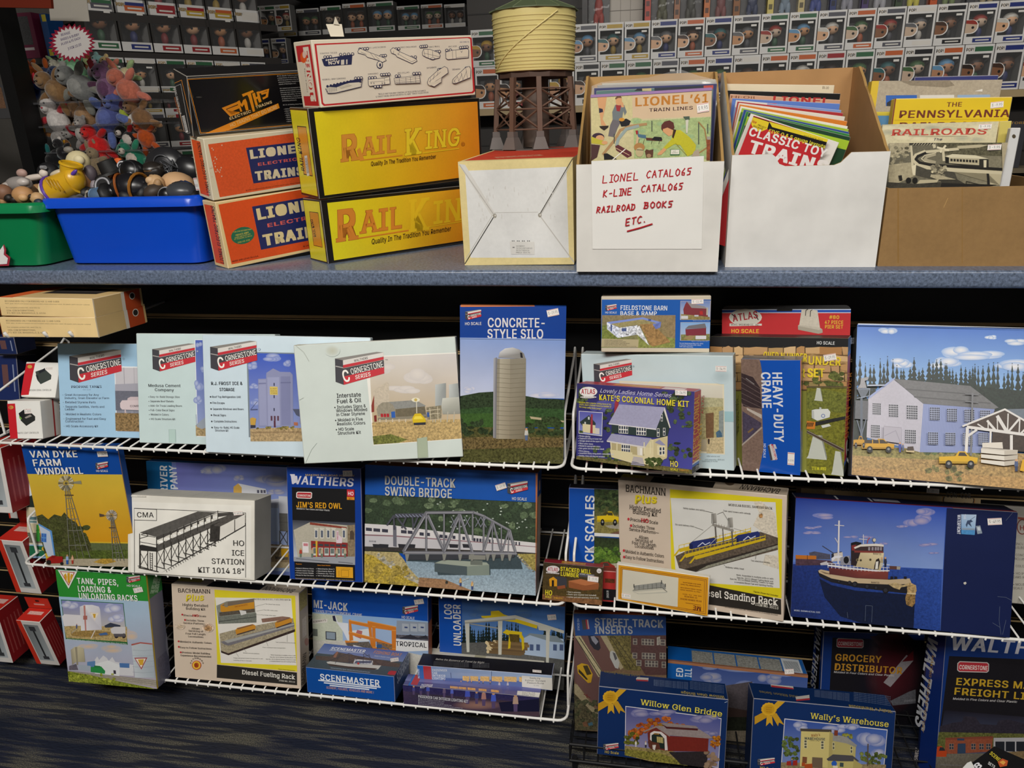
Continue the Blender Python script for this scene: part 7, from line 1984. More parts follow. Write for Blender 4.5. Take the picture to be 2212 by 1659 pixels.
f.P((195,175,1880,100,1905,110,1940,690,1920,712,300,850,275,825),'b8262a');f.P((218,190,1860,112,1888,122,1920,680,1905,695,310,830,292,812),'d9cdbb')
NV='25284a'
def dr(pts,wd=4,c=NV):f.Ln(pts,wd,c)
for t,x,y,x1,y1 in(('DIESEL ENGINES',440,262,256,272),('SEARCHLIGHT CAR',972,200,775,212),('OPERATING CARS',1305,196,1128,206),('TANK CARS',1556,194,1440,202),('BOX CAR',1740,192,1652,198),('ENGINES AND TENDER',532,540,282,556),('CABOOSES',888,488,778,496),('CATTLE CAR',1225,476,1100,486),('GONDOLAS',1520,420,1415,430),('HOPPERS',1776,440,1692,446),('BUILD WITH LIONEL. ADD TO YOUR RAILROAD FROM LIONEL’S',1432,694,862,742),('COMPLETE SELECTION OF ENGINES AND ROLLING STOCK.',1405,674,888,714)):
 f.T(t,x,y,x1,y1,16,'4a4650',.012)
f.T('70-9800-250',1875,145,1775,150,12,'5a6088',.02)
f.P((275,340,590,290,608,300,600,400,320,420,300,412),NV)
for k in range(6):f.P([(318+k*22,345-k*3),(336+k*22,342-k*3),(336+k*22,358-k*3),(318+k*22,361-k*3)],'d0c6b8')
f.T('ACN',468,350,345,362,40,'d9cdbb',.05);f.P((485,350,520,345,520,400,485,404),'c8beb0');f.P((540,345,555,343,555,395,540,398),'c8beb0')
def wheels(x,y,w_,n=4,c='d9cdbb'):
 for k in range(n):
  f.E(x+w_*k/max(1,n-1),y-k*2,17,17,NV);f.E(x+w_*k/max(1,n-1),y-k*2,10,10,c)
wheels(310,318,60,3);wheels(480,290,130,4)
def car(pts,lines=(),wd=5):
 f.P(pts,'dccfba');dr(pts+[pts[0]],wd)
 for q in lines:dr(list(q),3)
wheels(690,232,80,4);wheels(920,305,45,3)
car([(665,255),(690,225),(800,270),(960,330),(975,355),(935,375),(880,350),(770,320),(745,295),(670,275)],[((800,270),(860,350)),((700,265),(760,290)),((850,300),(900,345))]);f.E(903,402,34,42,NV);f.E(903,400,27,34,'d9cdbb');f.E(908,405,10,20,NV)
wheels(1050,232,60,3);wheels(1250,320,40,2)
car([(1020,240),(1050,215),(1120,260),(1300,340),(1308,362),(1255,390),(1090,315),(1075,292),(1030,275)],[((1095,280),(1250,370)),((1120,260),(1100,300)),((1250,370),(1300,345)),((1055,250),(1050,285))])
wheels(1350,205,60,4);wheels(1510,262,40,3)
car([(1365,270),(1380,232),(1450,235),(1540,270),(1560,300),(1550,328),(1470,345),(1400,318),(1370,300)],[((1380,235),(1395,315)),((1425,240),(1430,325)),((1475,250),(1480,340)),((1380,275),(1550,315))]);f.E(1478,335,26,14,NV);f.E(1478,333,20,9,'d9cdbb')
wheels(1630,245,40,2);wheels(1780,215,70,4)
car([(1618,265),(1690,245),(1850,228),(1868,240),(1865,325),(1640,345),(1620,330)],[((1690,248),(1695,340)),((1728,245),(1732,338)),((1780,250),(1790,270)),((1800,248),(1790,270)),((1730,325),(1860,312))])
f.P((315,655,330,640,400,628,430,640,660,575,690,600,700,640,660,650,420,705,330,712),'d3c8b4');f.P((330,640,430,610,640,560,700,560,700,590,560,600,430,648),NV)
for k in range(8):f.E(335+k*36,636-k*8,14,14,NV)
for k in range(12):dr([(322+k*10,650-k*2),(326+k*10,708-k*2)],2)
dr([(312,660),(340,712),(420,708),(700,640),(712,560)],6);wheels(640,548,60,3);f.P((450,640,560,612,600,625,480,660),'c0b6a4')
wheels(790,545,60,3);wheels(920,510,80,4)
car([(775,560),(950,545),(1005,530),(1012,610),(790,635),(778,620)],[((950,548),(955,612)),((800,590),(940,580)),((960,570),(1005,565))]);wheels(850,640,60,3)
for x in(800,830,920,945):f.T('3',x,612,x+14,610,16,NV,.02)
wheels(1080,525,30,2);wheels(1270,498,60,3)
car([(1055,548),(1330,515),(1340,600),(1065,610)],[((1065,560),(1330,530)),((1062,578),(1335,550)),((1062,592),(1335,575)),((1110,548),(1115,605)),((1180,540),(1185,602)),((1230,535),(1235,598)),((1285,528),(1290,595))],4);
for k in range(16):dr([(1070+k*17,604-k*.6),(1082+k*17,594-k*.6)],3)
wheels(1540,455,60,4)
car([(1415,590),(1430,550),(1520,470),(1600,420),(1635,440),(1640,490),(1570,540),(1565,590),(1490,640),(1420,615)],[((1430,590),(1560,480)),((1450,545),(1445,600)),((1490,510),(1480,560)),((1530,480),(1520,520)),((1470,600),(1560,545))])
for k in range(5):f.E(1445+k*26,612-k*8,17,15,'d3c8b4');
wheels(1835,440,30,3)
car([(1685,600),(1690,560),(1830,430),(1870,420),(1885,450),(1882,540),(1720,605)],[((1700,560),(1720,600)),((1740,525),(1755,585)),((1780,490),(1800,570)),((1830,435),(1850,550)),((1700,590),(1740,530)),((1755,580),(1790,500)),((1800,565),(1840,470))])
l=b6.l;l.F(.12,.06,.92,.97,'b8262a');l.F(.5,.09,.8,.9,'d8ccb8');l.F(.12,.3,.55,.82,'d4c8b4')
l.T('LIONEL',205,835,120,250,40,'b8262a',.08);l.T('LIONEL',200,780,140,330,44,'dcd0bc',.05)
l.E(80,320,36,62,'d8541f');l.E(88,290,20,40,'d8b8a8');l.T('Lionel 6-9784',125,700,95,440,9,'4a4640',.01)
# a cellophane strip and a white card standing on top of the white box
g=G();p=b6.O+b6.V*b6.H
q0=at_y(714,79,1.47);q1=at_y(743,79,1.47);q2=at_y(738,52,1.475);q3=at_y(704,52,1.475)
bb=[a+A3(0,.0012,0)for a in(q0,q1,q2,q3)]
g.hexa([q0,q1,bb[1],bb[0],q3,q2,bb[2],bb[3]],['c9c0ae']*6)
r0,r1,r2=at_y(720,52,1.472),at_y(733,54,1.472),at_y(724,36,1.474)
g.poly([r0,r1,r2],'b8b0a0');g.poly([r2+A3(0,.001,0),r1+A3(0,.001,0),r0+A3(0,.001,0)],'b8b0a0')
tag(build('folded_card',g,PAPER),'small blank tan card standing behind the top edge of the white train box','card')
# ------------------------------------------------------------------ water tower on its carton
bt=Carton('tower_carton','cream and white carton with red top, end flaps toward us, under the water tower',(1004,572),(1240,572),(1237,340),(989,351),('TL',(1070,307)),('dfdcd2','d9c48c','b83a26'),z=CT-.005,lean=-2,m=MATT)
crop(960,280,.217);f=bt.f
f.F(0,0,1,1,'d8c68e',.05)
f.P((205,410,1215,370,1240,1275,260,1275),'d6d5d2',.03)
f.P((140,340,205,350,500,830,500,860,470,860),'cdcac4');
f.Ln((150,350,490,845),9,'b0aca6');f.Ln((495,862,205,1335),9,'3a3630');f.Ln((480,850,212,1290),6,'b4b0a8')
f.Ln((1275,290,945,850),9,'4a453c');f.Ln((1262,340,950,862),7,'b0aca6');f.Ln((960,870,1290,1320),10,'b8b4ae');f.Ln((500,828,930,822),5,'b4b0aa')
for x,y in((502,858),(950,852)):f.E(x,y,18,22,'8a8478',.4);f.E(x+4,y-4,9,10,'c8c4bc')
for k in range(34):
 rn=random.Random(k+5);x=rn.choice([rn.uniform(330,500),rn.uniform(960,1100),rn.uniform(560,900)]);y=rn.uniform(560,900);f.Ln([(x,y),(x+2,y+rn.uniform(15,45))],5,'c8c4be')
f.P((650,1112,895,1118,898,1243,665,1240),'cfccc6')
for k,t in enumerate(('WATERDEPOT','SEE ENCLOSED SUPPLIES','WATER TOWER #138','PRICE: $59.95')):f.T(t,715,1166+k*21,715+(85,160,130,138)[k],1166+k*22,14,'6a6864',.01)
f.T('×',678,1180,700,1180,20,'3a3a3a',.03)
for k in range(12):f.R(655+k*17,1103,663+k*17,1112,'4a4844')if k%3 else None
t=bt.t;t.F(0,0,1,1,'b83a26',.08);t.F(0,.93,1,1,'d8c68e');t.F(0,0,.025,1,'d8c68e');t.T('WATER TOWER WITH BUBBLING COLUMN',525,285,990,258,14,'c8a888',.01)
zt=(bt.O+bt.V*bt.H)[2]
ft=[at_z(x,y,zt)for x,y in((1079,325),(1117,331),(1169,326),(1231,316))]
ctr_=(ft[1]+ft[2])/2
cx0=at_z(1150,318,zt)
RPOST=0.084
ctw=A3(at_z(1143,331,zt)[0]+.003,at_z(1143,331,zt)[1]+.096,zt)
wt=empty('water_tower',ctw)
tag(wt,'toy water tower with cream ribbed tank, green roof and brown trestle','toy tower')
def zof(px,py):return at_y(px,py,ctw[1]-.0)[2]
z_bot,z_top=zof(1150,157),zof(1143,25)
BR_,BR2='5f4638','4a362c'
angs=[R0(a)for a in(-163,-116,-77,-17,48,112)]
g=G()
base_r=0.106
pts=[(ctw[0]+base_r*math.cos(a+da),ctw[1]+base_r*math.sin(a+da))for a in angs for da in(-.2,.2)]
vs=[(x,y,zt)for x,y in pts]+[(x,y,zt+.008)for x,y in pts]
n=len(pts)
g.mesh(vs,[tuple(range(n))[::-1],tuple(range(n,2*n))]+[(k,(k+1)%n,n+(k+1)%n,n+k)for k in range(n)],'5b5450')
build('base_plate',g,DULLP,wt)
zf=zt+.045
for a in angs:
 px,py=ctw[0]+(RPOST+.008)*math.cos(a),ctw[1]+(RPOST+.008)*math.sin(a)
 g=G()
 ca,sa=math.cos(a),math.sin(a)
 def ring(h,z):return[(px+h*(i*ca-j*sa),py+h*(i*sa+j*ca),z)for i,j in((-1,-1),(1,-1),(1,1),(-1,1))]
 rs=[ring(.017,zt+.008),ring(.0095,zf-.012),ring(.0085,zf-.012),ring(.008,zf)]
 vs=[p for r in rs for p in r]
 g.mesh(vs,[(4*i+j,4*i+(j+1)%4,4*i+4+(j+1)%4,4*i+4+j)for i in range(3)for j in range(4)]+[(12,13,14,15)],'625a56')
 build('footing',g,DULLP,wt)
 g=G()
 px2,py2=ctw[0]+RPOST*ca,ctw[1]+RPOST*sa
 h=.0052
 q=[(px+h*(i*ca-j*sa),py+h*(i*sa+j*ca),zf)for i,j in((-1,-1),(1,-1),(1,1),(-1,1))]+[(px2+h*(i*ca-j*sa),py2+h*(i*sa+j*ca),z_bot-.012)for i,j in((-1,-1),(1,-1),(1,1),(-1,1))]
 g.hexa(q,[BR_]*6)
 build('post',g,DULLP,wt)
for k in range(6):
 a,a2=angs[k],angs[(k+1)%6]
 def pp(a,z):
  t_=(z-zf)/(z_bot-zf)
  r=RPOST+.008*(1-t_)
  return A3(ctw[0]+r*math.cos(a),ctw[1]+r*math.sin(a),z)
 g=G()
 zs=[zf+.004,zf+(z_bot-.03-zf)*.5,z_bot-.035]
 for z in zs:g.tube([pp(a,z),pp(a2,z)],.0018,BR_,6)
 for za,zb in((zs[0],zs[1]),(zs[1],zs[2])):
  g.tube([pp(a,za),pp(a2,zb)],.0024,BR_,4);g.tube([pp(a2,za),pp(a,zb)],.0024,BR_,4)
 build('cross_brace',g,DULLP,wt)
g=G();g.lathe([(0,zt+.008-ctw[2]),(.03,zt+.01-ctw[2]),(.03,z_bot-.012-ctw[2]),(0,z_bot-.012-ctw[2])],ctw,'54453c',20)
smooth_by_angle(build('riser_pipe',g,DULLP,wt))
g=G()
g.lathe([(0,z_bot-.012-zt),(.083,z_bot-.012-zt),(.083,z_bot-zt),(0,z_bot-zt)],ctw,BR2,12)
for k in range(0):g.box((ctw[0]-.064+k*.0095,ctw[1]-math.sqrt(max(0,.066**2-(-.064+k*.0095)**2)),z_bot-.0125),(ctw[0]-.058+k*.0095,ctw[1]+math.sqrt(max(0,.066**2-(-.064+k*.0095)**2)),z_bot-.004),BR_)
build('deck',g,DULLP,wt)
r0_,r1_=.0865,.0905
prof=[(0,z_bot-zt),(r0_,z_bot-zt)]
NB=14
for k in range(NB):
 t_=1-(1-(k+.5)/NB)**1.0
 t_=((k+.6)/NB)**1.25
 z=z_bot+(z_top-.012-z_bot)*t_-zt
 r=r0_+(r1_-r0_)*t_
 prof+=[(r,z-.0022),(r+.0013,z-.001),(r+.0013,z+.001),(r,z+.0022)]
prof+=[(r1_,z_top-zt),(0,z_top-zt)]
g=G();g.lathe(prof,ctw,'c8b878',48)
tk=build('tank',g,DULLP,wt);smooth_by_angle(tk,40)
g=G()
lad=[]
for k in range(23):
 t_=k/22
 a=R0(-150+100*t_)
 z=z_bot+(z_top-.008-z_bot)*(.06+.93*t_)
 r=r0_+(r1_-r0_)*t_+.002
 lad.append(A3(ctw[0]+r*math.cos(a),ctw[1]+r*math.sin(a),z))
g.tube(lad,.0016,'d2c282',6)
build('hoop_joint_strip',g,DULLP,wt)
g=G();nn_=12;ap=z_top+.038
for k in range(nn_):
 a,a2=2*PI*k/nn_+.2,2*PI*(k+1)/nn_+.2
 rr=r1_+.006
 p1,p2=(ctw[0]+rr*math.cos(a),ctw[1]+rr*math.sin(a),z_top),(ctw[0]+rr*math.cos(a2),ctw[1]+rr*math.sin(a2),z_top)
 g.poly([p1,p2,(ctw[0],ctw[1],ap)],'4f5a40',.15);g.poly([(p2[0],p2[1],z_top-.002),(p1[0],p1[1],z_top-.002),(ctw[0],ctw[1],z_top-.002)],'4a543c');g.poly([(p1[0],p1[1],z_top-.002),(p2[0],p2[1],z_top-.002),p2,p1],'5a644a')
 g.tube([p1,(ctw[0],ctw[1],ap)],.0008,'66704f',5)
build('roof',g,DULLP,wt)
# ------------------------------------------------------------------ catalogue box and magazine box (cardboard files cut low in front)
def file_box(name,label,A,B,hf,hb,dep,col,inner,notch=None,base_cut=False):
 r=empty(name,((A[0]+B[0])/2,A[1],CT))
 tag(r,label,'box')
 t=.0045
 x0,x1,y0,y1=A[0],B[0],A[1],A[1]+dep
 def slab(nm,ol,axis,lo,hi,c_out,c_in,edge='b0915e'):
  """ol: outline in 2 dims; extruded along axis (0 = x, 1 = y)"""
  g=G()
  def mk(u,v,s_):
   return(s_,u,v)if axis==0 else(u,s_,v)
  a=[mk(u,v,lo)for u,v in ol];b_=[mk(u,v,hi)for u,v in ol]
  g.poly(a if axis==1 else a[::-1],c_out);g.poly(b_[::-1]if axis==1 else b_,c_in)
  for i in range(len(ol)):
   j=(i+1)%len(ol)
   g.poly([a[i],b_[i],b_[j],a[j]]if axis==1 else[a[j],b_[j],b_[i],a[i]],edge)
  build(nm,g,MATT,r)
 z0=CT
 fo=[(x0,z0),(x1,z0),(x1,z0+hf)]+([(x0+(x1-x0)*u,z0+hf-v)for u,v in notch]if notch else[])+[(x0,z0+hf)]
 slab('front_panel',fo,1,y0,y0+t,col,inner)
 rn=random.Random(int(hf*1e4))
 def side():
  n=14
  top=[(y0+t+(dep-2*t)*k/n,z0+hf+(hb-hf)*(min(1,(k/n)/.86))+(rn.uniform(-.002,.002)if 0<k<n else 0))for k in range(n+1)]
  return[(y1-t,z0),(y0+t,z0)]+top
 slab('side_panel',side(),0,x0,x0+t,col,inner,'a07f4c')
 slab('side_panel',side(),0,x1-t,x1,inner,col,'a07f4c')
 slab('back_panel',[(x0,z0),(x1,z0),(x1,z0+hb),(x0,z0+hb)],1,y1-t,y1,inner,col)
 g=G();g.box((x0+t,y0+t,z0),(x1-t,y1-t,z0+.003),'b08f5c');build('bottom_panel',g,MATT,r)
 return r
A_,B_=at_z(1245.5,587,CT),at_z(1550,587,CT)
hF=at_y(1400,352,A_[1])[2]-CT
cb=file_box('catalogue_box','white cardboard file box of train catalogues with a red handwritten sheet',A_,B_,hF,.335,.27,'d5d2cc','b08c5a')
A2_,B2_=at_z(1566,577,CT),at_z(1891,577,CT)
hF2=at_y(1750,331,A2_[1])[2]-CT
mb=file_box('magazine_box','white cardboard file box full of magazines, with a torn notch in front',A2_,B2_,hF2,.335,.29,'d6d4d0','b0875a',[(.76,0),(.73,.008),(.70,.016),(.66,.020),(.35,.020),(.31,.016),(.28,.004),(.26,0)])
# sheet taped over the front of the catalogue box
g=G()
ys=A_[1]-.0012
tl,tr,br,bl=[at_y(x,y,ys)for x,y in((1277.5,348),(1520.5,337),(1516,538),(1280,538))]
U=unit(br-bl);V=ZV-(ZV@U)*U
sh=[bl,br,tr,tl]
g.hexa([bl,br,br+A3(0,.0009,0),bl+A3(0,.0009,0),tl,tr,tr+A3(0,.0009,0),tl+A3(0,.0009,0)],['dddbd6']*6)
ff=Face(g,A3(bl[0]-.02,ys,bl[2]-.01),A3(1,0,0),ZV,br[0]-bl[0]+.04,tl[2]-bl[2]+.02)
ff.k=.0001
crop(1240,140,.217)
STK={'L':[[(0,1),(0,0),(.6,0)]],'I':[[(.25,1),(.25,0)],[(0,1),(.5,1)],[(0,0),(.5,0)]],'O':[[(.3,1),(.05,.7),(.05,.3),(.3,0),(.6,.2),(.65,.7),(.3,1)]],'N':[[(0,0),(.05,1),(.55,0),(.6,1)]],'E':[[(.6,1),(0,1),(0,0),(.6,0)],[(0,.5),(.5,.5)]],'C':[[(.65,.85),(.4,1),(.1,.75),(.02,.35),(.25,0),(.6,.1)]],'A':[[(0,0),(.3,1),(.65,0)],[(.1,.4),(.55,.4)]],'T':[[(.3,0),(.32,1)],[(0,.95),(.7,1)]],'G':[[(.5,1),(.1,.5),(.15,.1),(.5,.05),(.5,.4),(.15,.38)]],'S':[[(.65,1),(.1,.95),(.1,.6),(.5,.55),(.45,.1),(.02,.05)]],'K':[[(.05,1),(0,0)],[(.55,1),(.03,.45),(.6,0)]],'-':[[(.1,.45),(.55,.48)]],'R':[[(0,0),(.1,1),(.55,.85),(.5,.55),(.08,.5),(.6,0)]],'D':[[(0,0),(.08,1)],[(-.1,.95),(.5,.85),(.6,.4),(.4,.05),(-.1,0)]],'B':[[(0,0),(.1,1)],[(-.1,.95),(.5,.9),(.5,.6),(.08,.5),(.6,.4),(.5,.05),(-.1,0)]],'.':[[(.2,.02),(.28,.06)]],' ':[],'Z':[[(0,.9),(.5,1),(.05,0),(.6,.1)]]}
def hand(t,x,y,x1,y1,h):
 n=sum(.55 if c in 'I.' else .9 for c in t)
 adv=(x1-x)/n;u=0
 for c in t:
  wd=(.55 if c in 'I.' else .9)
  for st in STK[c]:
   for i in range(len(st)-1):
    q=[]
    for(a,b_)in st[i:i+2]:
     xx=x+(u+a*.95)*adv+b_*h*.12
     q.append((xx,y+(y1-y)*(xx-x)/(x1-x)-b_*h))
    ff.Ln(q,11,'a81c26')
  u+=wd
hand('LIONEL',285,1178,660,1142,72);hand('CATALOGS',720,1128,1180,1095,70)
hand('K-LINE',290,1318,585,1290,66);hand('CATALOGS',668,1268,1095,1240,66)
hand('RAZLROAD',225,1475,620,1440,60);hand('BOOKS',698,1428,995,1415,62)
hand('ETC.',515,1600,720,1560,66);ff.Ln((530,1655,660,1620,778,1582),14,'a81c26')
sg=build('handwritten_sheet',g,PAPER,cb)
# printing-free catalogues inside: thin slabs, the front one with its cover
def slab_at(name,label,tl,tr,Y,h,th,col,cover=None,yaw=0.0,group=None,cat='catalogue',m=CARD,edge=None,zmin=CT+.004,bags=False):
 P0=at_y(*tl,Y)
 n=A3(-math.sin(R0(yaw)),math.cos(R0(yaw)),0)
 d=ray(*tr);P1=CAM+d*(((P0-CAM)@n)/(d@n))
 U=unit(P1-P0);W=np.linalg.norm(P1-P0)
 lean=R0(3)
 Vd=unit(np.cross(np.cross(U,ZV),U));Vd=unit(Vd+np.cross(Vd,U)*math.tan(lean))
 low=min(P0[2],P1[2])
 h=min(h,(low-zmin)/Vd[2])
 O=P0-Vd*h
 class B_:pass
 b=Carton.__new__(Carton)
 b.name,b.label,b.cat,b.group,b.m=name,label,cat,group,m
 b._init(O,U,Vd,W,h,th,(col,edge or 'd8d4cc',edge or col))
 return b
GC='catalogues in the white file box'
b=slab_at('catalogue','front catalogue picturing a boy in a yellow shirt with toy trains',(1276,205),(1538,189),A_[1]+.030,.22,.004,'c9bf94',group=GC,m=GLOSS)
crop(1240,140,.217);f=b.f
f.F(0,0,1,1,['c8b690','c8c09c','a8b878','b4b27c'],.12)
f.P((160,295,580,275,580,520,160,700),'c9bd8c',.1);f.P((578,272,1375,222,1370,515,585,540),'cfb494')
f.T('LIONEL',610,415,1135,385,88,'b8762c',.045);f.T('’61',1155,385,1335,375,88,'b8762c',.05);f.T('TRAIN LINES',748,468,1182,445,34,'4a3032',.03)
f.P((590,560,900,545,1360,520,1365,940,600,930),'9fb07a',.25)
for k in range(14):f.S(620+60*k%740,560+(k*97)%360,60,34,'8fac80','a8b47a',.2)
SK='cf9a6c'
f.P((230,300,330,296,312,420,285,540,330,620,270,600,258,500,240,400),SK);f.P((248,430,285,440,290,470,250,480),'2a2438');f.P((250,610,345,605,340,625,300,655,262,630),'2e2420')
f.P((380,470,410,400,440,390,500,400,525,470,505,505,490,460,480,540,430,560,385,545),'6f7678');f.P((385,545,470,560,430,640,400,720,340,710,360,600),'6a6468');f.P((412,340,445,315,475,335,478,380,450,408,420,395),SK);f.P((408,335,430,308,465,308,475,330,440,330,415,345),'6a4a34');f.P((415,400,470,405,455,465,425,460),'9a3034');f.P((455,380,485,370,500,420,475,425),SK);f.P((450,560,520,535,565,560,545,610,470,615),'1c1c20');f.E(475,545,28,18,'c88a30')
f.E(240,720,62,42,'3a2838');f.E(258,730,42,30,SK);f.P((165,710,225,735,300,760,330,775,300,800,240,790,165,780),'b8ac3a');f.E(305,775,30,18,SK);f.P((165,790,260,800,230,920,165,960),'4a3030')
for p,wd,c in(([(290,890),(410,740),(460,650),(560,610),(720,590)],26,'a8845a'),([(425,800),(440,740),(520,640),(640,610)],30,'8f9c98'),([(640,690),(620,820),(640,900)],22,'c8a884'),([(1240,880),(1330,820),(1300,640),(1240,570)],14,'9a7a4c')):f.Ln(p,wd,c)
f.P((410,810,440,795,570,870,575,905,530,925,420,850),'5a2a30');f.Ln((420,830,550,900),6,'c8a884');f.P((295,885,330,880,430,940,300,945),'1c1a1e');f.Ln((385,945,510,840),9,'e6e2d8')
f.P((618,660,640,655,645,690,715,700,718,735,640,720),'4a6a80');f.P((612,655,634,652,636,690,618,692),'a02a2c');f.P((715,725,870,735,878,760,720,752),'5a3028');f.P((770,745,800,715,870,720,880,745,850,758),'1a1a1e')
for x in(650,700,780,855):f.Ln([(x,740),(x-12,790)],4,'3a342c')
f.P((868,640,870,600,900,565,950,553,990,575,1000,625,985,650,930,635,885,662),'5a2c28');f.P((885,640,930,625,985,650,990,690,945,712,915,690,885,665),SK)
f.P((985,650,1060,650,1150,720,1215,800,1200,880,1130,910,1060,800,1000,790,900,850,885,830,970,740),'b9b22c',.08);f.P((990,640,1018,648,990,735,975,720),'3a2420');f.P((895,825,920,845,870,895,830,900,835,880),SK);f.Ln((1010,780,1120,900),5,'8a8420');f.P((1195,860,1240,840,1250,910,1170,910),'a89a88')
f.E(650,820,54,42,'a87a48');f.E(652,870,40,46,'b8a880');f.Ln((625,845,690,850),6,'3a3030');f.P((705,860,720,840,750,850,790,840,785,920,720,925),'5a3a2c');f.E(745,905,22,20,'9a7a5c')
f.P((960,842,1052,840,1050,900,956,902),'3a6a44');f.P((965,846,1048,844,1046,890,962,890),'d8d6c8');f.T('HOT',985,866,1015,865,10,'3a3a3a');f.T('SUPER O',975,882,1032,880,10,'3a3a3a',.01)
for x,y0,y1 in((775,560,660),(1240,580,790),(1330,590,680),(400,690,780)):f.Ln([(x,y0),(x,y1)],9,'4a5048')
f.P((1320,740,1362,735,1365,950,1318,950),'8a4a30',.4);f.P((1320,715,1362,712,1360,745,1325,745),'9a9488');f.P((1085,515,1150,512,1150,545,1110,550),'4a5a4c');f.P((1110,550,1140,545,1130,680,1115,680),'c8c4b4')
f.F(0,.0,1,.02,'9a78a8')
b.st([(1218,395),(1338,380),(1345,462),(1228,482)],'$ 9.95')
for k,(lab,tl,tr,c,e)in enumerate((('catalogue with teal and black cover top second in the white file box',(1288,196),(1541,184),'4a6a68','2a2c30'),('catalogue in a clear bag with dark blue top edge in the white file box',(1283,190),(1549,180),'2a3060','3a4078'),('grey edged catalogue in a clear sleeve near the back of the white file box',(1290,184),(1548,176),'8d8a86','a8a49c'),('pale catalogue furthest back but one in the white file box',(1300,180),(1546,171),'b0aca2','c4c0b4'))):
 b=slab_at('catalogue',lab,tl,tr,A_[1]+.055+.04*k,.3,.004,c,group=GC,edge=e)
 if k==0:
  crop(1240,140,.217);f=b.f;f.P((600,260,670,205,680,260),'15171c');f.P((675,210,770,205,770,260,680,260),'b8a878');f.P((800,205,1290,200,1290,240,800,260),'1c2430');f.P((1290,200,1390,195,1390,240,1290,240),'b0443a')
  # crumpled clear bag tops sticking out
for k,(pts,y0)in enumerate(((((1278,186),(1300,178),(1400,168),(1470,150),(1510,163),(1549,172)),A_[1]+.19),(((1275,210),(1281,190),(1330,182),(1420,176),(1500,174),(1550,178)),A_[1]+.12))):
 g=G();vs=[]
 rn=random.Random(k)
 top=[at_y(x,y,y0+rn.uniform(-.004,.004))for x,y in pts]
 m_=4
 for j in range(m_+1):
  for i,p in enumerate(top):vs.append(p-A3(0,.012*math.sin(j*1.7+i),.028*j+.0))
 nn_=len(top)
 g.mesh(vs,[(j*nn_+i,j*nn_+i+1,(j+1)*nn_+i+1,(j+1)*nn_+i)for j in range(m_)for i in range(nn_-1)],'ffffff')
 o=build('clear_bag',g,BAG,None,smooth=True)
 tag(o,('crumpled clear plastic bag peaking above the back of the catalogue box','clear plastic bag edge glinting just behind the front catalogue')[k],'plastic bag')
 # magazines, fanned and sagging to the right
GM='magazines in the white file box'
MAGS=[((1628,250),(1789,301),'b83236','front magazine with red cover and yellow corner in the magazine box','d8c82a'),((1622,245),(1813,308),'d8d4cc','white magazine with geometric logo behind the red one',None),((1617,243),(1838,296),'1f3f2a','dark green magazine third from the front',None),((1612,240),(1836,290),'2f7a3a','green magazine with white lettering',None),((1607,236),(1835,285),'2a4a8a','blue magazine in the middle of the fan',None),((1603,233),(1834,279),'9ab830','lime green magazine in the middle of the fan',None),((1600,229),(1832,273),'e0dccc','cream magazine behind the lime one',None),((1598,225),(1831,262),'cf7a2a','orange magazine in the middle of the fan',None),((1596,222),(1826,252),'d8d2c4','off white magazine behind the orange one',None),((1593,219),(1822,244),'a83034','dark red magazine behind the off white one',None),((1590,216),(1818,238),'7f96c8','pale blue magazine with white edge',None),((1582,212),(1815,224),'5a7ac0','blue magazine with red block on its cover',None),((1577,203),(1816,216),'c89a7c','tan magazine with red title',None),((1571,195),(1816,202),'141414','black glossy magazine just behind the tan one in the magazine box',None),((1570,181),(1803,184),'dccdb0','wide cream catalogue at the back of the magazine box',None)]
for k,(tl,tr,c,lab,c2)in enumerate(MAGS):
 b=slab_at('magazine',lab,tl,tr,A2_[1]+.03+.0145*k,.26,.0035,c,group=GM,cat='magazine',m=GLOSS,edge='d8d4cc')
 crop(1540,140,.217);f=b.f
 if k==0:
  f.F(0,0,1,1,'b4262c');f.P((375,505,1152,742,1142,850,365,580),'141214');f.P((372,510,560,570,540,640,480,665,420,655,385,600),'d8be2a');f.P((560,565,1155,740,1150,775,590,620),'d8c22c');f.T('and track tips',900,712,1090,762,20,'4a4a1c',.01)
  f.T('New',385,575,432,590,30,'a83024',.03,.2);f.T('PROJECT',445,605,525,640,18,'3a2a10',.03);f.T('RAILROAD',400,615,492,650,18,'3a2a10',.03)
  f.T('FIVE O & S gauge layouts',552,672,1112,832,36,'d8cc3a',.03);f.T('CLASSIC TOY',350,700,1115,925,88,'dcd8d4',.05);f.T('TRAINS',340,870,1120,1090,130,'dcd8d4',.08)
 if k==1:
  for p in([(1222,850),(1270,805),(1300,850),(1290,880),(1240,890),(1222,850)],[(1270,805),(1260,870),(1300,850)],[(1330,860),(1290,900),(1300,815),(1350,830),(1330,860)]):f.Ln(p,3,'2a2a2a')
 if k in(2,5):f.F(.0,.03,1,.1,('9ab830','4a7a2a')[k==5])
 if k==3:f.T('GREAT LAYOUT Guide',480,556,1040,680,26,'d8d8cc',.02)
 if k==10:f.F(.0,0,.3,.05,'d8d4cc')
 if k==11:f.F(.2,.02,.42,.1,'b83034');f.F(.4,.08,1,.14,'c8b890')
 if k==12:f.T('LIONEL',595,370,1160,392,60,'b03030',.05);f.T('Hi·Oil',180,330,420,338,24,'7a4a34',.01)
 if k==14:f.T('$5.00',1088,240,1152,242,24,'5a4630',.02)
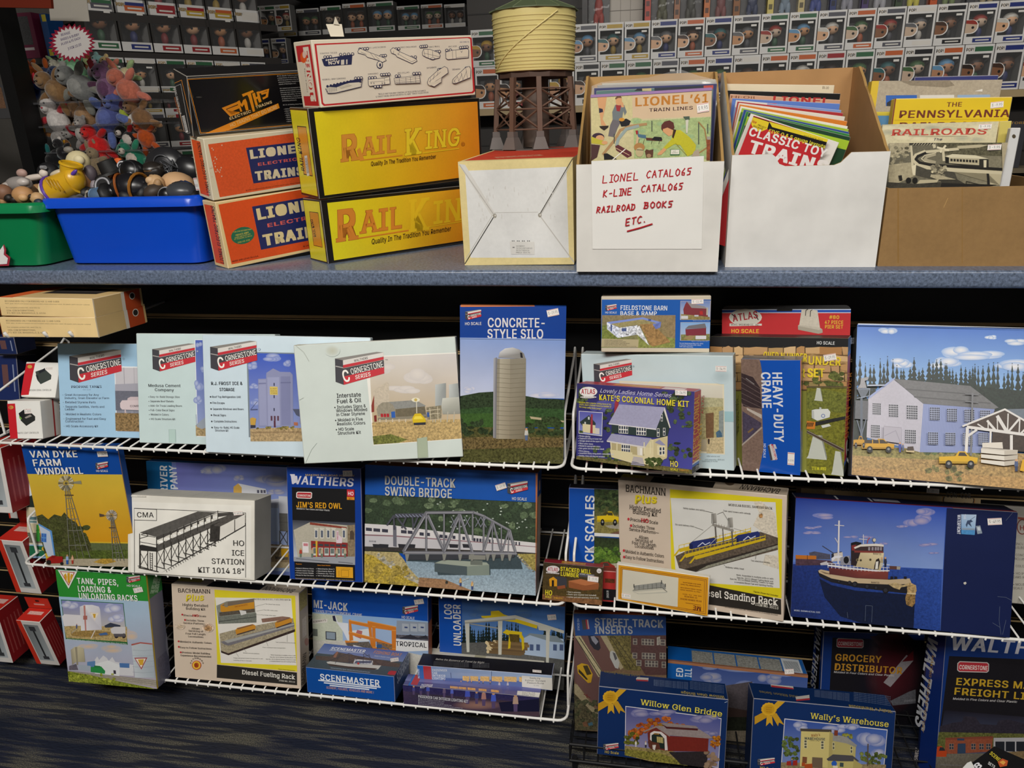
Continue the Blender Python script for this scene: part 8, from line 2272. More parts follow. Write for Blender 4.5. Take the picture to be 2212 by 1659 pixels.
 # ------------------------------------------------------------------ brown box of books
A3b,B3b=at_z(1893,577,CT),at_z(2330,580,CT)
g_r=empty('book_box',((A3b[0]+B3b[0])/2,A3b[1],CT))
tag(g_r,'plain brown cardboard box of railroad books at the right end of the counter','box')
hb3=at_y(2060,405.5,A3b[1])[2]-CT
x0,x1,y0,y1=A3b[0]+.004,B3b[0]-.02,A3b[1]+.008,A3b[1]+.30
for nm,lo,hi in(('front_panel',(x0,y0,CT),(x1,y0+.004,CT+hb3)),('side_panel',(x0,y0+.004,CT),(x0+.004,y1,CT+hb3)),('side_panel',(x1-.004,y0+.004,CT),(x1,y1,CT+hb3)),('back_panel',(x0+.004,y1-.004,CT),(x1-.004,y1,CT+hb3)),('bottom_panel',(x0+.004,y0+.004,CT),(x1-.004,y1-.004,CT+.003))):
 g=G();g.box(lo,hi,'8f7048',.06)
 if nm=='front_panel':
  fb=Face(g,A3(lo[0],lo[1],lo[2]),A3(1,0,0),ZV,hi[0]-lo[0],hi[2]-lo[2]);crop(1800,140,.18626)
  fb.P((745,1430,760,1430,760,2300,745,2300),'8a6838');fb.Ln((1330,1545,1280,1655),5,'b8945c');fb.P((1490,1420,1500,1420,1500,2300,1490,2300),'8d6b3c')
 build(nm,g,MATT,g_r)
GB='railroad books in the brown box'
b=slab_at('book','book with a black and white model railroad photo at the front of the brown box',(1922,309),(2176,308),y0+.035,.18,.008,'b8ac8c',group=GB,cat='book',edge='c8bea4')
crop(1800,140,.18626);f=b.f
f.F(0,0,1,1,['5a5648','7a745f','9a937c','6a6554'],.25)
f.P((650,905,900,900,900,1010,660,1060),'a89e82',.3);f.P((1200,900,2010,890,2010,1060,1250,1040),'57533f',.7);f.P((1440,940,1690,925,1800,930,1690,960,1440,975),'b4aa8c');
for k in range(30):bush(f,660+random.Random(k).uniform(0,200),950+random.Random(k+50).uniform(0,230),26,18,mixc('4a4636','b0a688',random.Random(k+9).random()),k,.6,8)
f.P((640,1160,900,1130,960,1280,640,1420),'a2987c',.2);f.P((960,1150,1110,1180,1400,1230,1440,1330,1250,1350,950,1280),'47443a',.2)
f.P((890,905,910,905,935,1180,905,1180),'c4ba9c');f.P((1140,900,1180,895,1190,960,1160,970),'c4ba9c');f.P((880,905,1180,890,1180,920,880,935),'3a372e')
for k in range(8):f.Ln([(920+k*32,932),(945+k*32,905)],5,'c4ba9c')
def rib(pts,wd,c):f.Ln(pts,wd,c)
rib([(1060,1010),(960,1050),(930,1090),(960,1140),(1090,1190),(1400,1220),(2020,1260)],44,'c4ba9c');rib([(1100,1010),(980,1060),(955,1095),(1000,1135),(1120,1160),(1450,1180),(2020,1215)],30,'1f1d1a');rib([(1190,1020),(1060,1050),(1020,1090),(1060,1120),(1180,1140)],12,'c4ba9c');rib([(1180,1040),(1080,1070),(1060,1100),(1180,1130)],30,'a39a80')
f.P((905,1180,960,1150,950,1280,920,1275),'d4caac');f.P((1380,1240,2020,1275,2030,1400,1810,1390,1790,1260),'b4aa8c');f.P((1775,1260,1805,1262,1815,1390,1785,1390),'1f1d1a');f.P((1250,1340,1440,1330,1560,1400,1250,1400),'3a372e',.2)
f.P((1060,995,1440,960,1460,990,1080,1025),'c4ba9c')
f.P((1295,1065,1350,1040,1660,1060,1760,1090,1800,1100,1800,1190,1700,1190,1300,1140),'2a2822');f.P((1290,1062,1380,1035,1650,1050,1800,1090,1690,1092,1340,1075),'cfc6a8');f.P((1340,1075,1690,1095,1690,1165,1340,1140),'b4aa8c')
for k in range(9):f.P([(1356+k*36,1088+k*2),(1382+k*36,1090+k*2),(1382+k*36,1120+k*2),(1356+k*36,1118+k*2)],'26241f')
f.P((1740,1105,1775,1105,1772,1190,1742,1190),'cfc6a8');f.R(1308,1075,1332,1130,'14130f')
for a,c_ in((.4,0),(2.0,0)):f.Ln([(1270-70*math.cos(a),975-40*math.sin(a)),(1270+70*math.cos(a),975+40*math.sin(a))],24,'d8ceb0')
f.Ln((1270,985,1280,1110),30,'c4ba9c')
for k in range(46):bush(f,1220+random.Random(k).uniform(-80,80),1220+random.Random(k+77).uniform(-60,95),22,18,mixc('4a463a','b4aa8c',random.Random(k+3).random()),k,.7,8)
f.P((1130,1270,1240,1280,1420,1330,1200,1330,1120,1300),'a89e82',.2);f.P((960,1385,1000,1335,1220,1330,1180,1395),'b4aa8c');f.E(870,1340,30,34,'14130f');f.E(945,1340,30,34,'14130f');f.P((750,1285,790,1280,800,1340,765,1345),'1f1d1a');f.P((620,1360,960,1380,1240,1360,1260,1420,610,1430),'3a372e',.4);f.P((1250,1370,1900,1390,1700,1420,1240,1420),'1f1d1a');f.Ln((1540,1400,1540,1350,1740,1400),6,'14130f')
f.P((1950,905,2030,900,2030,1400,1960,1400),'a89c80',.1)
b.st([(1770,930),(1932,920),(1938,985),(1780,992)],'$ -9.95')
b=slab_at('book','cloudy cream book titled in red behind the photo book',(1907,269),(2158,262),y0+.06,.2,.01,'c8bf9c',group=GB,cat='book',edge='d0c6a8');f=b.f
f.F(0,0,1,1,'c9c09e',.12)
for k in range(16):f.S(620+(k*173)%1200,690+(k*61)%190,120,36,mixc('a8a690','d8d0b0',k%2),'c9c09e',.1)
f.T('RAILROADS',668,822,1782,806,72,'b84438',.03,0,True);f.Ln((870,832,1555,828),3,'6a5a4a');f.T('The',1160,878,1262,878,28,'3a3450',.03,.1);f.T('MODEL LAYOUTS',1000,960,1500,960,40,'3a3450',.03)
b.st([(1675,690),(1828,682),(1830,742),(1680,748)],'$ -9.95')
b=slab_at('book','yellow book with brown title standing in the brown box',(1933,213),(2188,209),y0+.095,.22,.02,'d8b81e',group=GB,cat='book',edge='c8a41c');f=b.f
f.F(0,0,.012,1,'7a3a24')
f.T('THE',1312,488,1488,484,52,'6a2e1c',.035);f.T('PENNSYLVANIA',762,618,2040,606,86,'6a2e1c',.04);f.T('RAILROAD',760,760,1700,752,90,'6a2e1c',.04);f.T('PICTORIAL',1940,690,2300,684,26,'7a5a1c',.02);f.P((710,635,2090,620,2090,632,710,650),'c8a81c')
b.st([(1812,438),(1965,424),(1970,492),(1820,508)],'$ -9.95')
b=slab_at('book','tan jacketed book with yellow torn spine at the back of the brown box',(1884,175),(2166,172),y0+.15,.26,.022,'5f94c0',group=GB,cat='book',edge='c8a834');f=b.f
f.F(.02,0,1,.22,'a89c88',.15);f.F(.02,.2,1,.225,'d0bc40');f.F(0,0,.055,.25,'d0b030');f.P((765,185,1350,180,1410,240,1300,262,900,240),'877b68',.2)
f.P((610,355,970,350,970,420,610,480),'2f5fae');f.P((620,440,700,390,800,400,800,480,620,480),'2a2c34',.2);f.P((1005,352,1402,348,1402,420,1005,420),'d4d0c8');f.P((1440,350,1818,345,1818,420,1440,420),'8fa8c8');f.P((1640,305,1730,280,1730,310),'d8d4cc')
b.l.F(0,0,1,.35,'d0b030');b.l.T('RAILROAD',400,340,395,240,30,'2a241c',.04)
b=slab_at('book','navy blue book edge peeping above the tan jacketed book',(1976,166),(2158,162),y0+.19,.27,.012,'2a2f6a',group=GB,cat='book',edge='2a2f6a')
b=slab_at('ring_binder_page','white punched folder leaning at the right end of the brown box',(2184,276),(2206,276),y0+.05,.2,.012,'c8c8c8',cat='folder',group=None,edge='b0b0b0');f=b.f
f.E(2095,830,22,24,'4a4030');f.E(2150,1395,22,20,'2a2420')
b=slab_at('clear_wallet','clear yellowed plastic wallet beside the yellow book',(2160,262),(2186,261),y0+.075,.2,.003,'c8b860',cat='folder',group=None)
# ================================================================== plastic tubs of loose toys
def rrect(x0,x1,y0,y1,r,z,n=5):
 p=[]
 for cx_,cy_,a in((x1-r,y1-r,0),(x0+r,y1-r,90),(x0+r,y0+r,180),(x1-r,y0+r,270)):
  for k in range(n+1):
   t=R0(a+90*k/n);p.append((cx_+r*math.cos(t),cy_+r*math.sin(t),z))
 return p
def tub(label,b0,t0,zt_,col,sgn=None):
 """b0 / t0: (x0, x1, y0, y1) of the foot and of the mouth"""
 r=empty('plastic_tub',((b0[0]+b0[1])/2,(b0[2]+b0[3])/2,CT))
 tag(r,label,'bin','plastic tubs of loose toys')
 def lp(t,z,grow=0.0,rr=.028):
  q=[b0[i]+(t0[i]-b0[i])*t for i in range(4)]
  return rrect(q[0]-grow,q[1]+grow,q[2]-grow,q[3]+grow,rr,z)
 H=zt_-CT
 loops=[lp(0.03,CT+.0,-.012,.02),lp(0.03,CT+.004),lp(.9,CT+H*.88),lp(1,CT+H*.985),lp(1,CT+H*.985,-.004),lp(.88,CT+H*.86,-.004),lp(.05,CT+.006,-.004)]
 n=len(loops[0]);vs=[p for l in loops for p in l]
 fs=[(i*n+j,i*n+(j+1)%n,(i+1)*n+(j+1)%n,(i+1)*n+j)for i in range(len(loops)-1)for j in range(n)]
 fs+=[tuple(range(n))[::-1],tuple((len(loops)-1)*n+j for j in range(n))]
 g=G();g.mesh(vs,fs,col);smooth_by_angle(build('tub_body',g,PLASTIC,r),40)
 g=G()
 loops=[lp(1,zt_-.02,.0135),lp(1,zt_-.006,.0125),lp(1,zt_-.001,.0085),lp(1,zt_,.003),lp(1,zt_-.002,-.002),lp(1,zt_-.004,.009),lp(1,zt_-.02,.0118)]
 vs=[p for l in loops for p in l]
 fs=[(i*n+j,i*n+(j+1)%n,(i+1)%7*n+(j+1)%n,(i+1)%7*n+j)for i in range(7)for j in range(n)]
 g.mesh(vs,fs,col);smooth_by_angle(build('rolled_rim',g,PLASTIC,r),40)
 return r
a,b_=at_z(150,572,CT),at_z(444,570,CT)
YT=1.368
c0,c1=at_y(96,436,YT),at_y(420,431,YT)
zB=at_y(258,427,YT)[2]+.002
tub('bright blue plastic tub heaped with toy heads, hats and a yellow boot',(a[0],b_[0],a[1],a[1]+.23),(c0[0],c1[0],YT,YT+.28),zB,'0a48c4')
a2,b2_=at_z(-60,580,CT),at_z(106,574,CT)
d1=at_y(84,446,1.345)
zG=at_y(30,438,1.345)[2]
tub('green plastic tub of loose toys at the far left end of the counter',(-1.60,b2_[0],b2_[1]-.015,b2_[1]+.2),(-1.63,d1[0]-.006,1.345,1.345+.27),zG,'0b7a48')
g=G()
pts=[(-30,545),(2,538),(8,528),(13,540),(12,548),(22,556),(19,574),(-30,576)]
q=[at_y(x,y,1.352)for x,y in pts]
g.poly(q[::-1]if False else q,'9a2c3c');
pts2=[(-30,545),(0,540),(7,530),(9,541),(8,550),(17,558),(15,570),(-30,573)]
q2=[at_y(x,y,1.3512)for x,y in pts2]
for k in range(len(q)):
 p0,p1=q[k],q[(k+1)%len(q)];g.poly([p0,p1,p1+A3(0,.001,0),p0+A3(0,.001,0)],'9a2c3c')
g.poly(q2,'dcd8d8')
tag(build('starburst_card',g,PAPER),'corner of a white star shaped card with red edge leaning on the green tub','sign')
# ---- heaps of small parts under the single toys
def heap(label,x0,x1,y0,y1,z,seed,cols,n=110):
 g=G();rn=random.Random(seed)
 for k in range(n):
  c=(rn.uniform(x0,x1),rn.uniform(y0,y1),z+rn.uniform(-.03,.004))
  g.ball(c,(rn.uniform(.012,.026),rn.uniform(.012,.024),rn.uniform(.008,.018)),rn.choice(cols),8,5,0,rotm(rn.uniform(0,3),rn.uniform(0,3),rn.uniform(0,3)))
 o=build('loose_toy_parts',g,DULLP,None,smooth=True)
 tag(o,label,'toy parts',kind='stuff')
heap('heap of small dark toy parts filling the blue tub',c0[0]+.02,c1[0]-.02,YT+.02,YT+.26,zB+.005,3,['141416','1c1a1a','2a2624','1a2a4a','3a3028','101012','4a4640'],190)
heap('heap of tan and black toy parts filling the green tub',-1.6,d1[0]-.03,1.36,1.6,zG+.005,5,['a88058','2a2422','8a6a4c','1a1818','c0a080','5a4a40','9a9490'],150)
def toy(name,label,cat,px,py,Y,parts,group='loose toys heaped in the blue tub',m=DULLP):
 """parts: (kind, dx, dy, dz, size, colour [, rot]); offsets in millimetres around the pixel's point"""
 P=at_y(*(full((px,py))),Y)
 g=G()
 for q in parts:
  kd,dx,dy,dz,sz,c=q[:6]
  rt=rotm(*[R0(v)for v in q[6]])if len(q)>6 else None
  cc=P+A3(dx,dy,dz)/1000
  if kd=='b':g.ball(cc,tuple(v/1000 for v in sz),c,16,10,0,rt)
  elif kd=='r':
   R_=rt if rt is not None else np.eye(3);r1,r2=sz
   g.tube([cc+R_@(A3(math.cos(t),math.sin(t),0)*r1/1000)for t in np.linspace(0,2*PI,19)[:-1]],r2/1000,c,6,close=True)
  elif kd=='c':
   R_=rt if rt is not None else np.eye(3);r1,r2,h=sz
   g.tube([cc-R_@A3(0,0,h/2000),cc+R_@A3(0,0,h/2000)],r1/1000,c,14,r1=r2/1000)
 o=build(name,g,m);smooth_by_angle(o,50)
 tag(o,label,cat,group)
 return o
crop(0,300,.217)
YB=YT+.03
toy('toy_boot','yellow plastic toy boot with purple trim and cream sole, on the blue tub rim','toy',640,470,YB,[('c',2,0,0,(30,27,58),'c79a1e',(0,70,0)),('b',26,0,12,(20,24,26),'c79a1e'),('c',20,4,30,(19,21,26),'c89c1c',(0,20,0)),('b',-27,-2,-10,(12,28,30),'c0b49a',(0,70,0)),('c',-31,-3,-12,(27,26,8),'cfc6ac',(0,70,0)),('r',-25,-2,-9,(29,3.2),'5a3a9a',(0,70,0)),('r',24,4,42,(20,3),'c89c1c',(0,20,0)),('b',40,-14,26,(11,4,4),'5a3a9a',(0,-35,0)),('b',-8,3,26,(20,14,7),'c0b49a',(0,-15,0))]+[('b',-10+8*k,-27,8-2*k,(2,4,13),'a87f14',(0,-25,0))for k in range(4)],m=PLASTIC)
toy('toy_ball','black toy helmet at the back left of the blue tub','toy',490,345,YB+.08,[('b',0,0,0,(24,22,24),'131316'),('c',8,-22,14,(4,4,14),'8a8a8c',(90,0,70))])
toy('toy_skull','cream toy head with knob behind the yellow boot','toy',780,230,YB+.10,[('b',0,0,0,(26,22,24),'c4b890'),('b',14,-14,4,(12,9,11),'cfc49e'),('b',-14,-12,-4,(11,9,10),'b8ac84'),('b',-14,-4,26,(11,8,7),'77726a')])
toy('toy_hat','black toy hat with brim in the middle of the blue tub','toy',1075,345,YB+.05,[('c',0,0,0,(30,27,5),'121212',(12,-14,0)),('c',2,2,14,(20,17,26),'161616',(12,-14,0))])
toy('toy_mask','glossy black toy mask right of the black hat','toy',1320,335,YB+.05,[('b',0,0,0,(28,22,26),'0e0e10'),('b',6,-18,-4,(8,5,10),'2a2c30',(0,30,0)),('r',0,-14,6,(18,2.5),'1c1c20',(70,0,0))],m=PLASTIC)
toy('toy_badge','black toy badge with white emblem standing above the pile','toy',1230,280,YB+.06,[('b',0,0,0,(14,5,15),'141416'),('r',0,-4,0,(11,1.6),'c8c8cc',(90,0,0)),('b',0,-5,0,(6,2,7),'d0d0d4')])
toy('toy_helmet','large black toy helmet with copper straps at the front of the blue tub','toy',1300,490,YB+.015,[('b',0,0,0,(44,30,30),'15151a'),('r',-16,-4,0,(29,2.6),'8a4a1c',(0,82,12)),('r',22,-2,0,(29,3),'8a5a20',(0,96,-8)),('b',-34,-16,-6,(12,9,12),'101014')],m=PLASTIC)
toy('toy_hat','small tan toy cap in the blue tub','toy',1555,450,YB+.015,[('b',0,0,0,(17,16,19),'b8946a'),('b',8,-10,-2,(9,7,14),'9c7a54',(0,25,0)),('b',-6,-8,8,(10,8,8),'c4a27a')])
toy('toy_hat','large tan toy hat at the right end of the blue tub','toy',1780,450,YB+.05,[('b',0,0,0,(36,30,24),'c09a72',(0,15,0)),('c',0,-2,-12,(46,40,4),'a88460',(0,15,0)),('r',0,0,-6,(36,2),'8a6a4a',(0,15,0))])
toy('toy_helmet','grey toy visor helmet at the front right of the blue tub','toy',1760,530,YB+.005,[('b',10,0,0,(34,26,20),'3a3c40'),('b',-16,-10,-6,(18,14,17),'0e0e12'),('r',-14,-16,-6,(17,1.8),'8a8c90',(80,0,0)),('b',6,-6,14,(14,8,4),'1c1c20')],m=PLASTIC)
toy('toy_hat','blue ribbed toy cap at the front of the blue tub','toy',1000,570,YB+.01,[('b',0,0,0,(26,20,18),'46607c')]+[('r',-14+7*k,0,0,(17-abs(2-k),1.6),'6a88a8',(0,84,0))for k in range(5)])
toy('toy_disc','black toy wheel with silver rim beside the blue cap','toy',1040,470,YB+.02,[('c',0,0,0,(20,20,12),'101012',(70,10,0)),('r',0,-6,2,(15,2),'9a9a9e',(70,10,0))])
toy('toy_mask','bronze faced toy mask at the back right of the blue tub','toy',1520,330,YB+.07,[('b',0,0,0,(26,22,22),'241f1c'),('b',-6,-18,-6,(6,4,5),'a8845c'),('b',8,-18,-8,(6,4,5),'a8845c'),('b',0,-18,4,(12,4,4),'6a4c30'),('r',0,0,10,(20,4),'35302c',(10,0,0))],m=PLASTIC)
toy('toy_mask','wrinkled brown toy mask beside the yellow boot','toy',870,430,YB+.03,[('b',0,0,0,(12,12,26),'7a5230'),('b',8,4,16,(14,12,18),'4a4248'),('b',14,2,-10,(10,10,14),'8a8288')])
toy('toy_scarf','orange toy cape behind the black hat','toy',1140,265,YB+.11,[('b',0,0,0,(30,8,12),'b4481c',(0,-10,0)),('b',14,-4,6,(12,6,10),'c85a24')])
toy('toy_wallet','navy toy piece low at the front of the blue tub','toy',820,575,YB+.005,[('b',0,0,0,(18,12,12),'142a6a'),('b',14,-4,0,(6,5,14),'8a8478',(0,20,0))])
toy('mesh_bag','black plastic mesh bag bunched at the back right behind the blue tub','bag',1660,280,YB+.16,[('b',0,0,0,(50,26,44),'232326'),('b',50,-4,-12,(40,22,34),'1b1b1e')]+[('r',12*math.sin(k*2.1)+16,-22,8*math.cos(k*1.7),(10+3*(k%4),1.1),'55565a',(60+20*k,30*k,0))for k in range(12)],group=None,m=PLASTIC)
GGT='loose toys heaped in the green tub'
toy('doll_limb','white toy arm lying across the green tub','toy',340,385,1.46,[('b',0,0,0,(30,8,7),'c8bcb0',(0,-6,0)),('b',26,0,8,(10,8,9),'d0c4b8'),('b',-24,-4,10,(12,8,9),'a88a80')],group=GGT)
toy('bag_of_heads','clear bag of small tan doll heads in the green tub','bag',190,450,1.42,[('b',0,0,0,(30,18,16),'8a8480'),('b',-20,-8,-4,(14,10,10),'a8a09a'),('b',18,-8,4,(14,10,9),'b4aca6')],group=GGT,m=PLASTIC)
toy('toy_doll','tan doll head at the front middle of the green tub','toy',230,560,1.37,[('b',0,0,0,(22,18,18),'b08458'),('b',-14,-10,-8,(8,7,7),'1c1614'),('b',10,-12,-4,(10,8,8),'c49a6c')],group=GGT)
toy('toy_doll','brown doll head nearest the left edge of the green tub','toy',40,540,1.38,[('b',0,0,0,(18,16,18),'7a5640'),('b',14,-6,-10,(10,8,9),'17130f'),('b',-10,-6,8,(9,8,8),'8a6248')],group=GGT)
toy('toy_doll','tan toy face beside the yellow boot sole','toy',370,590,1.365,[('b',0,0,0,(14,12,12),'b89468'),('b',8,-8,-8,(10,7,8),'1a2a3a'),('b',-8,-6,4,(6,5,5),'2a2018')],group=GGT)
# ================================================================== plush toys on clear shelves
YP=2.35
post=G()
p0=at_y(64,350,YP-.05)
post.box((p0[0]-.022,YP-.06,0.0),(p0[0]+.022,YP+.02,2.05),'0c0c0d')
tag(build('display_post',post,BLACKP),'black upright display post at far left beside the plush toys','post')
SHZ=[]
for k,(x0,y0_,x1,y1_,lab)in enumerate(((45,222,300,208,'clear plastic shelf carrying the upper row of plush toys'),(58,270,330,262,'clear plastic shelf carrying the middle row of plush toys'),(70,330,320,316,'clear plastic shelf carrying the lower row of plush toys'))):
 a=at_y(x0,(y0_+y1_)/2+2,YP);c=at_y(x1,(y0_+y1_)/2-2,YP)
 z=(a[2]+c[2])/2-.004
 SHZ.append(z)
 g=G();g.box((a[0],YP,z-.006),(c[0],YP+.28,z),'9a9a9c')
 tag(build('clear_shelf',g,ACRYL),lab,'shelf','clear shelves for plush toys')
GP='plush toys on the clear shelves'
def plush(label,px,py,sz,col,ang=90,belly=None,ear=None,limb=None,ears='round',eyes=True,tagc=None,dY=0.0,squash=1.0,legs=4,name='plush_toy',nose='2a1c18'):
 """soft toy whose body points from tail to head along ang (degrees in the picture plane); sz = body length in mm"""
 P=at_y(*full((px,py)),YP+.05+dY)
 s=sz/1120.0
 ca,sa=math.cos(R0(ang)),math.sin(R0(ang))
 X=lambda u,v,w_=0.0:P+A3(ca*u-sa*v,w_,sa*u+ca*v)*s
 rot=rotm(0,-R0(ang),0)
 rot=np.array([[ca,0,-sa],[0,1,0],[sa,0,ca]])
 limb=limb or col;ear=ear or col;belly=belly or col
 r=empty('plush_toy' if name=='plush_toy' else name,P)
 tag(r,label,'plush toy',GP)
 g=G()
 g.ball(X(-.12,0),(.34*s,.26*s,.27*s*squash),col,16,10,.25,rot)
 g.ball(X(-.1,0,-.14),(.22*s,.16*s,.18*s),belly,12,8,.2,rot)
 g.ball(X(.30,0,-.04),(.22*s,.2*s,.22*s),col,14,10,.25,rot)
 g.ball(X(.26,0,-.2),(.10*s,.10*s,.10*s),belly,10,8,.1,rot)
 build('body',g,PLUSH,r,smooth=True)
 for u,v,du,dv,ln in((.06,.22,.05,.3,.2),(.06,-.22,.05,-.3,.2),(-.36,.16,-.3,.16,.22),(-.36,-.16,-.3,-.16,.22))[:legs]:
  g=G();d=math.atan2(dv,du)
  c2,s2=math.cos(R0(ang)+d),math.sin(R0(ang)+d)
  g.ball(X(u+du*.4,v+dv*.4,-.05),(ln*s,.09*s,.095*s),limb,10,7,.2,np.array([[c2,0,-s2],[0,1,0],[s2,0,c2]]))
  build('limb',g,PLUSH,r,smooth=True)
 for v in(-.15,.15):
  g=G()
  sz_={'round':(.09,.05,.09),'long':(.2,.04,.07),'none':None}[ears]
  if sz_:
   g.ball(X(.47 if ears=='round' else .58,v,0),tuple(q*s for q in sz_),ear,10,7,.15,rot);build('ear',g,PLUSH,r,smooth=True)
  if eyes:
   g=G();g.ball(X(.36,v*.55,-.235),.022*s,'0c0a0a',8,6);build('eye',g,PLASTIC,r,smooth=True)
 if eyes:
  g=G();g.ball(X(.27,0,-.30),(.03*s,.02*s,.022*s),nose,8,6);build('nose',g,PLASTIC,r,smooth=True)
 if tagc:
  g=G();c=X(.42,.2,-.12);h=.045
  a,b_=A3(.02,-.004,.012),A3(-.008,0,.024)
  g.hexa([c,c+a,c+a+A3(0,.001,0),c+A3(0,.001,0),c+b_,c+a+b_,c+a+b_+A3(0,.001,0),c+b_+A3(0,.001,0)],[tagc]*6)
  build('swing_tag',g,PAPER,r)
 return r
crop(0,0,.217)
plush('bright blue plush with orange beak at the upper left of the plush shelves',290,850,150,'0c3a86',70,belly='0a3a6a',ear='b8501a',ears='none',dY=.06)
plush('orange plush bill curling up above the blue plush',300,700,95,'b8551a',125,ears='none',eyes=False,dY=.05,legs=2)
plush('navy plush lying behind the tan kangaroo',480,740,110,'2a3654',10,limb='a8501e',ears='none',dY=.1)
plush('tan kangaroo plush hanging over the upper clear shelf',540,880,150,'7a5c3c',140,belly='8a6c4a',ears='long',tagc='b8303a')
plush('fluffy grey bear plush lying on the upper clear shelf',770,840,165,'6f706e',140,belly='8a8a86',ear='8f8d88',limb='77776f',dY=.0)
plush('mint green rabbit plush stretched at the top of the pile',740,690,140,'6fa078',120,belly='8ab894',ears='long',dY=.1)
plush('white and green rabbit plush at the top left of the pile',600,680,90,'b4b0a0',150,ear='8aa878',ears='long',dY=.12)
plush('orange plush arm standing above the pastel bears',875,610,80,'a85a34',95,ears='none',eyes=False,dY=.14,legs=2)
plush('pastel tie dyed bear plush behind the mauve bear',960,690,110,'7fa8a4',60,belly='b898a8',limb='a8b47a',dY=.1)
plush('mauve bear plush in a purple hat in the middle of the upper shelf',1060,850,150,'70506e',100,belly='5a3a56',limb='4a2a40',ear='84607e',tagc='a83a44')
plush('yellow and pink tie dyed bear plush at the top right of the pile',1110,700,105,'b8a06c',120,belly='b87a5c',limb='b8705c',dY=.09)
plush('cream plush dog with green trim at the right of the upper shelf',1230,770,110,'b8ac84',200,belly='c4b890',limb='8aa070',dY=.05)
plush('coral plush with long arms hanging at the right of the upper shelf',1250,870,150,'b06450',130,limb='b86a58',ears='long',eyes=False)
plush('white bear plush with red paws on the middle clear shelf',560,1170,145,'c2bcb8',115,belly='ccc6c2',limb='a82630',nose='b03040')
plush('tan bear plush wrapped in clear film on the middle clear shelf',830,1140,150,'8a6a4c',150,belly='9a7a5a',dY=.03)
plush('second tan bear plush, smaller, at the left of the wrapped one',710,1110,90,'8f7350',100,dY=.06)
plush('periwinkle blue bear plush on the middle clear shelf',1100,1140,170,'4a5288',60,belly='5a66a0',limb='56669c',tagc='b8303a')
plush('purple plush head leaning on the periwinkle bear',1060,1110,90,'3a2c62',100,ears='none',dY=.05)
plush('green frog plush at the right of the middle clear shelf',1260,1090,120,'4a6a24',110,belly='9aa83a',limb='5f7f2a',ears='none',dY=.02)
plush('brown moose plush hanging off the right end of the middle shelf',1390,1150,135,'77573a',130,limb='8a6644',ears='long')
plush('grey hedgehog plush wrapped in clear film under the middle shelf',820,1300,100,'85807c',90,belly='a8a29c',dY=-.02)
plush('black and cream penguin plush on the lower clear shelf',450,1440,140,'141414',160,belly='b8ac92',limb='b8851c',ears='none')
plush('grey and brown plush dog on the lower clear shelf',620,1350,105,'908c88',20,ear='6a4420',ears='round',limb='6a4420')
plush('bright red dinosaur plush with white teeth on the lower clear shelf',960,1420,140,'b81c1c',120,belly='c42420',ears='none',limb='a81a1c',dY=-.02)
plush('red plush tail hanging down under the red dinosaur',1050,1570,110,'b01a1a',100,ears='none',eyes=False,dY=-.02,legs=0,squash=.6)
plush('dark purple plush lying on the lower clear shelf',1120,1400,150,'1f1440',160,belly='2a1a52',ears='long',dY=.05)
plush('black panda plush with red ball nose on the lower clear shelf',1280,1370,110,'161416',140,belly='bdb4ac',limb='a81c20')
plush('rusty orange bear plush with a white tag at the right of the lower shelf',1440,1340,115,'a8481a',110,tagc='d0ccc4')
plush('black plush with white ears at the front left below the lower shelf',620,1500,90,'1c1a1c',110,ear='c4beb8',dY=-.03)
plush('lilac grey plush at the lower left of the plush pile',430,1570,110,'77727e',30,dY=.0)
plush('teal green plush at the lower right of the plush pile',1330,1560,130,'1f6a52',140,limb='2a7a5c',belly='b8aca0',dY=-.02)
plush('black plush cap shaped toy at the bottom of the plush pile',510,1590,110,'121214',170,limb='1a5a5a',ears='none',eyes=False,dY=-.03)
plush('tan rabbit plush with tall ears at the bottom of the plush pile',950,1620,110,'807058',95,ears='long',dY=-.05)
plush('brown plush bear under the red dinosaur tail',1180,1600,130,'6a4420',20,dY=.02)
for k,(x,y)in enumerate(((480,1640),(640,1620),(780,1660),(1100,1690))):
 plush(('dark grey plush at the back of the plush pile bottom','teal and black plush low in the pile','orange and black plush low in the pile','dark red plush low in the pile beside the tail')[k],x,y,120,('3a383c','123c40','5a2a14','5a1418')[k],40*k,dY=.06)
 # starburst price sign, white card, dark red sign board
g=G();n=26
crop(0,0,.217)
def star(cx_,cy_,rx,ry,ri,seed):
 rn=random.Random(seed);o=[]
 for k in range(2*n):
  r_=1.0 if k%2==0 else ri+rn.uniform(-.04,.04)
  o.append((cx_+rx*r_*math.cos(PI*k/n),cy_+ry*r_*math.sin(PI*k/n)))
 return o
YS=YP-.08
bk=[at_y(*full(p),YS)for p in star(715,425,235,192,.84,1)]
g.poly(bk,'8a1c34');g.poly([p+A3(0,.0015,0)for p in bk][::-1],'8a8680')
for k in range(len(bk)):
 p0_,p1_=bk[k],bk[(k+1)%len(bk)];g.poly([p0_,p1_,p1_+A3(0,.0015,0),p0_+A3(0,.0015,0)],'7a1c30')
g.poly([at_y(*full(p),YS-.0002)for p in star(720,425,200,168,.8,2)],'c9c3bf')
fs_=Face(g,at_y(*full((480,640)),YS),A3(1,0,0),ZV,1.0,1.0);fs_.k=.0004
for t_,x,y,x1,y1,h in(('BEANIE',610,360,705,335,24),('BABIES & BUDDY',608,408,795,352,24),('PLUSH 4.95 EACH',615,452,805,388,24),('3 FOR 10.00',680,500,815,452,26)):fs_.T(t_,x,y,x1,y1,h,'4a3a6a',.02,.2)
tag(build('starburst_sign',g,PAPER),'white handwritten star shaped price sign with red edge above the plush toys','sign')
g=G();a=[at_y(*full(p),YS+.05)for p in((500,205),(890,213),(858,-40),(478,-40))]
